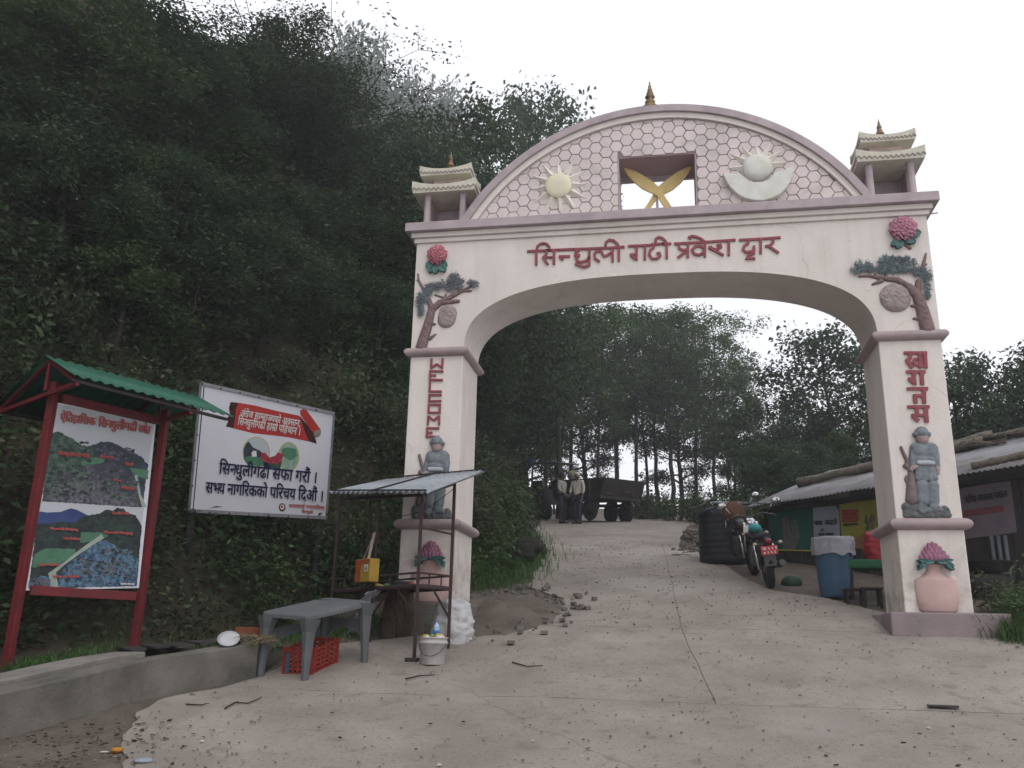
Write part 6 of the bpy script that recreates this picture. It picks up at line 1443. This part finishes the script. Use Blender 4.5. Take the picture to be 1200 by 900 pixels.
pose2 = {'hpL': (-.1,0,.88), 'knL': (-.11,.05,.48), 'anL': (-.11,.02,.09), 'toL': (-.12,.15,.04), 'hpR': (.1,0,.88), 'knR': (.1,0,.48), 'anR': (.1,-.04,.09), 'toR': (.12,.09,.04),
    'shL': (-.19,0,1.38), 'elL': (-.24,.0,1.12), 'wrL': (-.22,.08,.88), 'paL': (-.22,.1,.8), 'shR': (.19,0,1.38), 'elR': (.24,.05,1.14), 'wrR': (.2,.18,.95), 'paR': (.17,.24,.9)}
q = GR(677, 614.8); person(q, math.radians(150), 'person in an off white shirt and pale cap standing by the trailer', pose2, M_shirt2, True)
q2 = q+Vector((-.55, .35, 0)); q2.z = prof(q2.y); person(q2, math.radians(-110), 'person in a pale grey shirt with hand on hip by the tractor wheel', pose1, M_shirt, False)
# ================================================================== VEGETATION
def leafmat(name, c1, c2, var=.25):
    m = mat(name, c1, c2, rough=.6, scale=1.6, bump=0, obvar=var, spec=.25)
    n = m.node_tree.nodes; L = m.node_tree.links; b = n['Principled BSDF']; src = b.inputs['Base Color'].links[0].from_socket
    tr_ = n.new('ShaderNodeBsdfTranslucent'); mx = n.new('ShaderNodeMixShader'); mx.inputs[0].default_value = .3
    L.new(src, tr_.inputs[0]); L.new(b.outputs[0], mx.inputs[1]); L.new(tr_.outputs[0], mx.inputs[2]); L.new(mx.outputs[0], n['Material Output'].inputs[0]); return m
ML_dark = leafmat('dark green leaves', (.024,.042,.018), (.046,.074,.029), .45); ML_mid = leafmat('mid green leaves', (.040,.074,.026), (.07,.12,.04), .45); ML_blue = leafmat('blue green leaves', (.026,.047,.026), (.046,.074,.036), .45); ML_air = leafmat('airy green leaves', (.06,.105,.045), (.10,.16,.065), .35)
ML_scrub = leafmat('scrub leaves', (.05,.07,.035), (.085,.10,.055)); ML_brown = leafmat('dry brown leaves', (.075,.058,.036), (.05,.04,.028)); ML_grass = leafmat('grass blades', (.05,.11,.03), (.08,.14,.04))
M_bark = mat('grey brown bark', (.05,.042,.035), (.028,.024,.02), rough=1, scale=7, bump=.6)
def leaves(C, sig, n, size, rs, droop=.3, flatz=.95, aspect=.5):
    """C: (K,3) cluster centres -> (K*n, 4, 3) pointed leaf quads"""
    K = len(C); P = np.repeat(C, n, 0)+np.clip(rs.normal(0, 1, (K*n, 3)), -1.7, 1.7)*np.array([sig, sig, sig*flatz])
    N = len(P); az = rs.uniform(0, 2*np.pi, N); el = rs.normal(-droop, .45, N)
    d = np.stack([np.cos(az)*np.cos(el), np.sin(az)*np.cos(el), np.sin(el)], 1)
    up = rs.normal(0, 1, (N, 3))+np.array([0, 0, 1.2]); s_ = np.cross(d, up); s_ /= np.linalg.norm(s_, axis=1, keepdims=True)+1e-9
    L = size*rs.uniform(.6, 1.3, (N, 1)); nn = np.cross(s_, d)
    return np.stack([P, P+d*L*.5+s_*L*aspect/2+nn*L*.06, P+d*L, P+d*L*.5-s_*L*aspect/2+nn*L*.06], 1)
def tree_mesh(name, seed, H, cb, cr, nl, leaf, nclu, sig, style='round', mleaf=None, trunk_r=.14, lean=.2, nleaf=None):
    r_ = random.Random(seed); rs = np.random.default_rng(seed); mb = MB(); C = []
    tp = []; x = y = 0; m = 9
    for i in range(m+1):
        t = i/m; tp.append(Vector((x, y, H*.95*t))); x += r_.gauss(0, lean*.35); y += r_.gauss(0, lean*.35)
    mb.tube(tp, [trunk_r*(1-.88*i/m)+.012 for i in range(m+1)], 8)
    for k in range(nl):
        t = cb+(1-cb)*((k+.4)/nl)**.9*.97; a = k*2.4+r_.uniform(-.5, .5)
        b = tp[min(m-1, int(t*m))].lerp(tp[min(m, int(t*m)+1)], t*m-int(t*m))
        u_ = (t-cb)/(1-cb)
        if style == 'round': R = cr*math.sin(math.pi*min(1, max(.12, u_*.80+.16)))**.7
        elif style == 'cone': R = cr*(1.05-u_)
        else: R = cr*(.55+.6*u_)*(1 if u_ < .85 else .7)
        R *= r_.uniform(.6, 1.2); rise = r_.uniform(.1, .55)*R+(.25*R if style == 'vase' else 0)
        pts = [b]; q = b
        for i in range(1, 5):
            s_ = i/4; pts.append(b+Vector((math.cos(a)*R*s_, math.sin(a)*R*s_, rise*s_**.8-.12*R*s_*s_))+Vector((r_.gauss(0,.09), r_.gauss(0,.09), r_.gauss(0,.07)))*R*.6)
        r0 = trunk_r*(1-.85*t)*.55+.008
        mb.tube(pts, [r0, r0*.8, r0*.6, r0*.4, r0*.18], 5)
        for i in (2, 3, 4):
            for w_ in range(2):
                aa = a+r_.choice((-1, 1))*r_.uniform(.5, 1.3); l = R*r_.uniform(.25, .5)
                e = pts[i]+Vector((math.cos(aa)*l, math.sin(aa)*l, r_.uniform(-.1, .35)*l))
                mb.tube([pts[i], pts[i].lerp(e, .5)+Vector((0,0,.04)), e], [r0*.35, r0*.22, r0*.08], 4, cap=False)
                C.append(e); C.append(pts[i].lerp(e, .55))
        C.append(pts[4])
    C.append(tp[-1]); C.append(tp[-2]+Vector((.1, 0, .1)))
    C = np.array([tuple(c) for c in C]); idx = rs.permutation(len(C))
    if len(C) > nclu: C = C[idx[:nclu]]
    Q = leaves(C, sig, nleaf or 70, leaf, rs)
    return mb, Q
ARCH = {}
def arch(key, **k):
    mb, Q = tree_mesh(key, **k); root = empty('tree', (0, 0, -500)); H = float(np.percentile(Q[:, 2, 2], 99.6))
    mb.build('trunk', M_bark, root, local=True); quadmesh('crown', Q, k.get('mleaf') or ML_dark, root); ARCH[key] = (root, H)
arch('dense1', seed=1, H=7, cb=.22, cr=2.3, nl=26, leaf=.15, nclu=170, sig=.25, mleaf=ML_dark, nleaf=85)
arch('dense2', seed=2, H=7, cb=.16, cr=2.5, nl=28, leaf=.14, nclu=180, sig=.26, mleaf=ML_blue, nleaf=90)
arch('dense3', seed=3, H=7, cb=.2, cr=2.1, nl=24, leaf=.17, nclu=150, sig=.25, mleaf=ML_mid, nleaf=75, style='cone')
arch('dense1L', seed=11, H=14, cb=.25, cr=3.6, nl=40, leaf=.19, nclu=300, sig=.32, mleaf=ML_dark, nleaf=80, trunk_r=.2)
arch('dense2L', seed=12, H=14, cb=.2, cr=3.9, nl=40, leaf=.18, nclu=300, sig=.33, mleaf=ML_blue, nleaf=80, trunk_r=.2)
arch('dense3L', seed=13, H=14, cb=.25, cr=3.3, nl=38, leaf=.20, nclu=280, sig=.32, mleaf=ML_mid, nleaf=70, style='cone', trunk_r=.2)
arch('airy1', seed=4, H=9, cb=.38, cr=2.2, nl=20, leaf=.18, nclu=130, sig=.25, mleaf=ML_dark, trunk_r=.09, nleaf=42)
arch('airy2', seed=5, H=9, cb=.42, cr=2.4, nl=20, leaf=.16, nclu=140, sig=.25, mleaf=ML_air, trunk_r=.08, nleaf=45, style='vase')
arch('airy1L', seed=14, H=15, cb=.36, cr=3.0, nl=30, leaf=.22, nclu=200, sig=.29, mleaf=ML_mid, trunk_r=.15, nleaf=42)
arch('airy2L', seed=15, H=15, cb=.40, cr=3.2, nl=30, leaf=.20, nclu=200, sig=.29, mleaf=ML_air, trunk_r=.13, nleaf=42, style='vase')
arch('sparse', seed=6, H=11, cb=.35, cr=3.6, nl=24, leaf=.13, nclu=200, sig=.26, mleaf=ML_dark, trunk_r=.11, nleaf=20)
arch('bigleaf', seed=8, H=8, cb=.2, cr=2.6, nl=26, leaf=.20, nclu=170, sig=.32, mleaf=ML_blue, trunk_r=.13, nleaf=50, style='round')
arch('bigleafL', seed=18, H=15, cb=.2, cr=3.7, nl=38, leaf=.26, nclu=260, sig=.42, mleaf=ML_blue, trunk_r=.2, nleaf=42, style='round')
arch('fog', seed=21, H=40, cb=.2, cr=9, nl=60, leaf=.6, nclu=560, sig=.9, mleaf=ML_blue, trunk_r=.5, nleaf=40, style='round', lean=.6)
_used = {}
def zone(p, up=.3):
    q = Vector(p)+Vector((0, 0, up)); z = q.dot(FW); u = 600+F*q.dot(RT)/z; v = 450-F*q.dot(UP)/z
    h = 'high' if v < 200 else 'midway up' if v < 400 else 'low'
    s_ = ('left of the red notice board' if u < 20 else 'above the red notice board' if u < 200 else 'above the white banner board' if u < 390 else 'left of the left gate pillar' if u < 470 else 'behind the left gate pillar' if u < 560 else 'seen at the left inside the arch' if u < 690 else 'seen in the middle of the arch' if u < 810 else 'seen at the right inside the arch')
    return ', %s, %s' % (h, s_)
GH, GB = 'trees crowding the hillside', 'trees behind the tractor'
def place(kind, u, vtop, dist, label, group=None, wide=1.0, rz=None, minh=2.5, x=None, name=None, cat='tree'):
    r = ray(u, 560); X, Y = r.x*dist, r.y*dist; z = terr(X, Y)-.1
    zt_ = (ray(u, vtop)*dist).z; h = max(minh, zt_-z)
    if h > 10.5 and kind+'L' in ARCH: kind += 'L'
    root, H = ARCH[kind]
    if h/H > 1.5: print('big', kind, u, vtop, dist, round(h, 1), round(h/H, 2))
    o_ = root if kind not in _used else copy_tree(root); _used[kind] = 1
    s_ = h/H; w_ = wide*min(1.3, (.5+.5*s_)) if s_ > 1 else wide*max(s_, .6)
    o_.location = (X, Y, z); o_.scale = (w_, w_, s_); o_.rotation_euler = (rng.gauss(0,.03), rng.gauss(0,.03), rz if rz is not None else rng.uniform(0, 6.28))
    for ch in o_.children:
        pass
    return tag(o_, label+zone(o_.location, h*.6) if group in (GH, GB) else label, cat, group)
GH, GB, GRt = 'trees crowding the hillside', 'trees behind the tractor', 'trees behind the sheds'
LH = ['dark broadleaf tree on the hillside', 'blue green bushy tree on the hillside', 'pointed mid green tree on the hillside']
hill = [(496,48,27,0,1),(552,235,31,1,.8),(285,-30,23,0,1.1),(318,-25,26,1,1.0),(350,15,28,0,.9),(398,75,27,2,.8),(280,-80,21,0,1.1),(250,-60,21,2,1.2),(388,125,30,1,.8),(458,85,24,1,.8),(478,150,20,0,.9),(415,130,24,0,1),(365,135,22,2,1),(305,75,20,0,1.1),(250,40,18,1,1.1),(190,-30,17,0,1.2),(110,-60,15,1,1.2),(30,-60,14,0,1.2),(-50,-40,14,2,1.2),(-120,0,15,1,1.2),
 (60,120,13,0,.9),(150,140,14,1,1),(225,170,15,2,1),(320,200,16.5,1,1),(392,215,18,0,1),(440,235,19,2,1),(520,225,24,1,1),(560,255,29,0,1),(582,330,35,1,1),(545,300,25,2,.9),(500,300,20,0,.8),
 (110,250,12.3,2,.7),(15,230,12,1,.8),(205,280,13.6,0,.8),(285,290,14.6,1,.8),(365,320,16,0,.8),(430,350,17.2,1,.8),(465,330,18.5,0,.8),(-40,150,12,0,.9),(320,60,30,0,1.2),(270,-20,28,1,1.2),(160,60,24,0,1.2),(60,20,22,1,1.3),(-30,40,20,0,1.2),(590,420,33,0,.7),(575,480,26,1,.6),(600,380,38,2,.9),(620,410,42,1,.8)]
for k, (u, v, d, t, w_) in enumerate(hill):
    if k % 5 == 3 and v > 0: place('bigleaf', u, v, d, 'large leaved tree on the hillside', GH, w_*.9)
    else: place(['dense1', 'dense2', 'dense3'][t], u, v, d, LH[t], GH, w_)
place('bigleaf', 598, -5, 33, 'tall large leaved tree rising alone against the sky behind the left end of the arch', wide=.68)
place('airy1', 655, 118, 36, 'slim tree beside the tall large leaved tree, its tip showing over the arch', wide=.8)
place('sparse', 330, -60, 21, 'sparse overhanging tree with bare twisting limbs at the top edge above the hillside', wide=1.35, rz=.5)
place('sparse', 255, -90, 19, 'sparse leafy tree leaning out of the top left of the hillside', wide=1.2, rz=2.5)
zone_x = lambda u: ', ' + ('left of the sparse overhanging branches' if u < 360 else 'behind the sparse overhanging branches' if u < 415 else 'where the wood meets the sky')
LF = 'pale fog blurred tree high on the far ridge'
for u, v, d in [(412,2,150),(448,32,160),(368,8,145),(330,0,150),(475,85,165),(390,40,140),(425,60,140),(350,50,150)]:
    place('fog', u, v-12, d*.9, LF+zone_x(u), 'fog blurred trees on the ridge', 1.1)
LB = ['airy dark tree behind the road crest', 'feathery mid green tree behind the road crest', 'dense dark tree behind the road crest']
back = [(640,325,44,1,1.1),(668,350,47,0,1.1),(700,352,46,1,1),(722,345,52,0,1.1),(745,340,48,1,1.1),(770,352,53,0,1),(787,346,46,0,1.1),(815,350,52,1,1.1),(835,375,48,0,.9),(860,408,50,1,.9),(884,430,46,0,.8),(905,452,48,1,.8),(925,482,45,0,.7),(650,420,40,1,.8),(612,340,41,2,1),(945,500,42,2,.9),(860,480,38,2,.8),(905,505,36,2,.8),(690,380,54,2,1.0),(800,400,54,2,1.0),(760,380,55,1,1.0)]
for u, v, d, t, w_ in back: place(['airy1', 'airy2', 'dense1'][t], u, v, d, LB[t], GB, w_)
for u, v, d, k, w_, lab in [(978,362,34,'bigleaf',.95,'dark tree crown seen between the sky gap and the right pillar'), (1010,440,30,'dense2',.9,'bushy tree directly behind the right pillar'), (1128,402,24,'bigleaf',.85,'large leaved tree rising over the shed roof right of the right pillar'), (1188,418,22,'bigleaf',.6,'smaller large leaved tree at the right edge above the shed roof'), (1255,400,22,'dense1',1,'dense tree just beyond the right edge above the shed'),
        (985,505,26,'dense3',.8,'light green tree over the shed roof left of the right pillar'), (945,530,25,'dense2',.8,'dark bushy tree low behind the far end of the shed'), (900,545,26,'dense1',.8,'dark rounded tree behind the black water tank'), (1150,480,23,'dense1',.8,'dark tree low behind the shed roof right of the pillar'), (1060,470,27,'dense1',.9,'dense tree hidden mostly by the right pillar')]:
    place(k, u, v, d, lab, GRt, w_)
# shrubs
def shrub_arch(key, seed, ml, leaf, n, R, Hh):
    rs = np.random.default_rng(seed); r_ = random.Random(seed); C = []; mb = MB()
    for k in range(16):
        a = r_.uniform(0, 6.28); q = R*math.sqrt(r_.random()); h = Hh*r_.uniform(.35, 1)*(1-.4*q/R); e = Vector((q*math.cos(a), q*math.sin(a), h)); C += [e, e*.75]
        mb.tube([(0,0,-.1), tuple(e*.5+Vector((0,0,.05))), tuple(e)], [.014, .01, .004], 4)
    root = empty('shrub', (0, 0, -500)); mb.build('stem', M_bark, root, local=True); quadmesh('foliage', leaves(np.array([tuple(c) for c in C]), R*.22, n, leaf, rs, aspect=.42), ml, root); ARCH[key] = (root, Hh)
shrub_arch('sh1', 31, ML_scrub, .10, 55, .7, 1.0); shrub_arch('sh2', 32, ML_mid, .085, 60, .6, .9); shrub_arch('sh3', 33, ML_brown, .08, 30, .7, 1.0); shrub_arch('sh4', 34, ML_dark, .11, 60, .8, 1.1)
LS = {'sh1': 'grey green shrub clinging to the steep bank', 'sh2': 'fresh green shrub on the steep bank', 'sh3': 'thin brownish dry shrub on the steep bank', 'sh4': 'dark leafy shrub on the steep bank'}
def shrub(kind, X, Y, s_, label=None, group='shrubs on the steep bank'):
    root, H = ARCH[kind]; o_ = root if kind not in _used else copy_tree(root); _used[kind] = 1
    o_.location = (X, Y, terr(X, Y)-.05); o_.scale = (s_*rng.uniform(.8,1.2), s_*rng.uniform(.8,1.2), s_*rng.uniform(.8,1.2)); o_.rotation_euler = (0, rng.uniform(.0,.4), rng.uniform(0, 6.28)); return tag(o_, label or LS[kind]+zone(o_.location), 'shrub', group)
for k in range(190):
    Y = 7+26*rng.random()**1.3; d = .35+7*rng.random()**1.2; shrub(rng.choice(['sh1','sh2','sh3','sh4','sh1','sh4']), XL(Y)-d, Y, rng.uniform(.5, 1.15))
for u, v, k, s_, lab in [(318, 738, 'sh2', .45, 'small green shrub between the brick and the plastic table'), (1196, 742, 'sh2', .6, 'green shrub at the right end of the right plinth'), (1208, 725, 'sh1', .9, 'tall grey green shrub at the far right edge by the shed')]:
    p = GR(u, v); o_ = shrub(k, p.x, p.y, s_, lab, 'shrubs by the road')
for u, v in [(800,616),(815,622),(780,614),(760,612),(742,610),(722,609),(830,628),(845,634),(862,640),(880,650)]:
    p = GR(u, v); shrub('sh4', p.x+.9, p.y+1.6, 1.1, 'dark shrub along the right edge of the road near its crest', 'shrubs along the road crest')
# ground cover over the bank (one stuff object of many leaves)
gx = np.arange(-34, 1, .35); gy = np.arange(4, 56, .35)
TZ = np.array([[terr(x, y) for x in gx] for y in gy])
def tz(X, Y):
    i = np.clip((X-gx[0])/.35, 0, len(gx)-1.01); j = np.clip((Y-gy[0])/.35, 0, len(gy)-1.01); i0 = i.astype(int); j0 = j.astype(int); a = i-i0; b = j-j0
    return TZ[j0, i0]*(1-a)*(1-b)+TZ[j0, i0+1]*a*(1-b)+TZ[j0+1, i0]*(1-a)*b+TZ[j0+1, i0+1]*a*b
def cover(name, n, size, ml, seed, ht, dmin, dmax, ymax=45, pw=1.6, aspect=.45, patch=1.3, thr=-.1, droop=.2):
    rs = np.random.default_rng(seed); Y = 6.2+(ymax-6.2)*rs.random(n*3)**pw; xl_ = np.interp(Y, [a for a, b in XLP], [b for a, b in XLP]); d = dmin+(dmax-dmin)*rs.random(n*3)**1.2; X = xl_-d
    s_ = np.sin(X*patch+2.1*np.sin(Y*.7*patch+seed))+np.sin(Y*patch*1.3+1.7*np.sin(X*.9*patch+seed*2)); k = s_+rs.normal(0, .6, n*3) > thr
    X, Y = X[k][:n], Y[k][:n]; Zz = tz(X, Y)+rs.random(len(X))**1.5*ht*(1+.5*s_[k][:n])
    C = np.stack([X, Y, Zz], 1); tag(quadmesh(name, leaves(C, .02, 1, size, rs, droop=droop, aspect=aspect), ml), kind='stuff')
cover('undergrowth', 110000, .13, ML_dark, 1, .75, .1, 16)
cover('scrub_cover', 70000, .10, ML_scrub, 2, .55, .05, 12, thr=.2)
cover('leafy_cover', 45000, .09, ML_mid, 3, .5, .02, 8, patch=.8, thr=.4)
cover('dry_litter', 40000, .08, ML_brown, 4, .22, .0, 9, patch=1.7, thr=-.3, droop=0)
# grass at the toe of the bank and in cracks
def grass(name, pts, n, h, seed, spread):
    rs = np.random.default_rng(seed); P = np.array([(p.x, p.y) for p in pts]); k = rs.integers(0, len(P)-1, n); t = rs.random((n, 1)); B = P[k]*(1-t)+P[k+1]*t+rs.normal(0, spread, (n, 2))
    Zb = np.array([max(terr(x, y), prof(y)+.0) for x, y in B]); az = rs.uniform(0, 6.28, n); L = h*rs.uniform(.4, 1.2, n); w_ = .006
    b = np.stack([B[:, 0], B[:, 1], Zb], 1); dx = np.stack([np.cos(az), np.sin(az), 0*az], 1); s_ = np.stack([-np.sin(az), np.cos(az), 0*az], 1)*w_
    mid = b+dx*L[:, None]*.2+np.array([0,0,1])*L[:, None]*.6; tip = b+dx*L[:, None]*.6+np.array([0,0,1])*L[:, None]*.85
    Q = np.stack([b-s_, b+s_, mid+s_*.8, mid-s_*.8], 1); T = np.stack([mid-s_*.8, mid+s_*.8, tip, tip], 1)
    T[:, 3] = tip-s_*.1; tag(quadmesh(name, np.concatenate([Q, T]), ML_grass), kind='stuff')
gpts = [GR(u, v) for u, v in [(600, 690), (622, 670), (634, 652), (626, 632), (608, 606)]]
grass('roadside_grass', [p+Vector((-.55, 0, 0)) for p in gpts], 9000, .28, 5, .35)
grass('verge_grass', [GR(250, 738, .3), GR(330, 745), GR(400, 742), GR(470, 728)], 2600, .16, 6, .25)
grass('ledge_grass', [GR(30, 778, LZ), GR(60, 772, LZ), GR(150, 745, LZ)], 700, .10, 7, .12)
grass('right_verge_grass', [GR(1180, 748), GR(1230, 752)], 1200, .3, 8, .15)
# earth mound washed out beside the left plinth
def mound(name, c, rx, ry, h, m, seed):
    n = 26; V = []; 
    for j in range(n+1):
        for i in range(n+1):
            x, y = (i/n-.5)*2, (j/n-.5)*2; q = math.hypot(x, y); X, Y = c.x+x*rx, c.y+y*ry
            z = prof(Y)+.03+h*max(0, 1-q)**1.1*(1+.8*noise.fractal(Vector((X*3, Y*3, seed)), 1, 2, 4))-.06*(1 if q > 1 else 0)+.02*noise.noise(Vector((X*9, Y*9, 1)))
            V.append((X, Y, z))
    Fc = [(j*(n+1)+i, j*(n+1)+i+1, (j+1)*(n+1)+i+1, (j+1)*(n+1)+i) for j in range(n) for i in range(n)]
    return tag(MB().add(V, Fc, True).build(name, m), kind='stuff')
mound('washed_earth', GR(584, 720), .85, 1.35, .16, M_dirt, 2)
# gravel, leaf litter and crumbs
def scatter(name, n, fn, smin, smax, m, seed, flatz=.4):
    r_ = random.Random(seed); mb = MB()
    for k in range(n):
        x, y = fn(r_); s_ = r_.uniform(smin, smax); z = prof(y)+.034
        mb.box((x, y, z+s_*flatz*.3), (s_, s_*r_.uniform(.4, .9), s_*flatz*r_.uniform(.5, 1)), Matrix.Rotation(r_.uniform(0, 3.1), 3, 'Z') @ Matrix.Rotation(r_.gauss(0, .3), 3, 'X'))
    return tag(mb.build(name, m), kind='stuff')
def on_road(r_): y = 4.5+16*r_.random()**1.6; return (rl(y)+(rr(y)-rl(y))*r_.random(), y)
M_litter = mat('dead leaf litter', (.07,.045,.03), (.035,.025,.02), rough=1, scale=30); M_grit = mat('grey grit', (.22,.20,.18), (.12,.11,.10), rough=1, scale=30); M_scrap = mat('pale scraps', (.6,.58,.56), (.45,.44,.43), rough=.7, scale=20)
scatter('leaf_litter', 300, on_road, .010, .036, M_litter, 1, .15); scatter('road_grit', 1500, on_road, .006, .022, M_grit, 2, .7); scatter('paper_scraps', 45, on_road, .012, .035, M_scrap, 3, .3)
gm = GR(600, 718); scatter('mound_rubble', 260, lambda r_: (gm.x+r_.gauss(0, .45), gm.y+r_.gauss(0, .7)), .02, .1, M_rub1, 4, .6)
gn = GR(70, 890); scatter('kerb_litter', 200, lambda r_: (gn.x+r_.gauss(.0, .45), gn.y+r_.gauss(.2, .5)), .008, .035, M_litter, 5, .3); scatter('kerb_grit', 260, lambda r_: (gn.x+r_.gauss(.05, .6), gn.y+r_.gauss(.2, .5)), .006, .022, M_grit, 6, .6)
def twig(pts_, r, lab):
    P = [GR(u, v)+Vector((0,0,.035)) for u, v in pts_]; tag(MB().tube(P, [r*(1-.6*i/len(P)) for i in range(len(P))], 5).build('fallen_twig', M_bark), lab, 'twig')
twig([(263,835),(275,828),(290,829),(306,822)], .008, 'forked dry twig lying on the road below the plastic table')
twig([(218,830),(236,831),(242,829)], .007, 'short dry twig lying on the road near the kerb wall')
twig([(475,800),(492,796),(510,795)], .009, 'curved dry twig on the road below the white bucket')
twig([(600,780),(618,785),(636,784)], .008, 'thin dry twig on the road in front of the arch')
p = GR(1105, 834); tag(MB().prism([p+Vector((-.13,-.03,.035)), p+Vector((.12,-.04,.035)), p+Vector((.14,.02,.035)), p+Vector((.0,.05,.035)), p+Vector((-.1,.04,.035))], (0,0,.018)).build('flat_slate', M_slate, bevel=.004), 'flat dark slate lying on the road before the right plinth', 'slate')
p = GR(136, 884); lump(p+Vector((0,0,.03)), .045, mat('orange peel', (.45,.20,.03), rough=.6), 'fruit_peel', 'orange fruit peel in the dirt at the bottom left', 'peel', seed=40, sq=.5)
p = GR(122, 885); tag(MB().lathe([(.03,0),(.032,.006),(.001,.008)], p+Vector((0,0,.02)), 14).build('bottle_cap', M_scrap), 'white bottle cap beside the orange peel', 'cap')
p = GR(550, 754); tag(MB().lathe([(.025,0),(.03,.03),(.001,.034)], p+Vector((0,0,.03)), 14).build('paper_cup', M_scrap), 'small white cup lying on the road beside the white sack', 'cup')
p = GR(168, 897); lump(p+Vector((0,0,.03)), .07, mat('pale blue wrapper', (.30,.33,.38), rough=.4), 'plastic_wrapper', 'crumpled pale blue wrapper at the bottom edge of the dirt', 'wrapper', seed=41, sq=.3)
# culvert mouth beyond the gate; its shadow is put into the stones' dark colour
M_hole = mat('culvert shadow stone', (.02,.018,.016), (.03,.028,.024), rough=1)
p = GR(640, 655); cv = empty('drain_culvert', p, 'dark stone drain mouth at the left edge of the road beyond the gate', 'drain')
mb = MB()
for k in range(9):
    a = math.pi*k/8; MB().box(p+Vector((-.25+.0*k, math.cos(a)*1.0, .02+math.sin(a)*.22)), (.35, .32, .16), Matrix.Rotation(a*.3, 3, 'X')).build('edge_stone', M_hole, cv, bevel=.03)
# ================================================================== MIST
for o_ in [q for q in COL.objects if q.parent is None and q.location.z < -400]:
    for c_ in list(o_.children): bpy.data.objects.remove(c_)
    bpy.data.objects.remove(o_)
hz = MB().bb((-170, -25, -40), (110, 245, 130)).build('haze', None); hz['kind'] = 'stuff'
hm = bpy.data.materials.new('mist'); hm.use_nodes = True; t = hm.node_tree; t.nodes.clear(); o1 = t.nodes.new('ShaderNodeOutputMaterial'); pv = t.nodes.new('ShaderNodeVolumePrincipled')
pv.inputs['Color'].default_value = (.93,.95,1,1); pv.inputs['Density'].default_value = .0020; pv.inputs['Anisotropy'].default_value = .2
t.links.new(pv.outputs[0], o1.inputs['Volume']); hz.data.materials.append(hm)
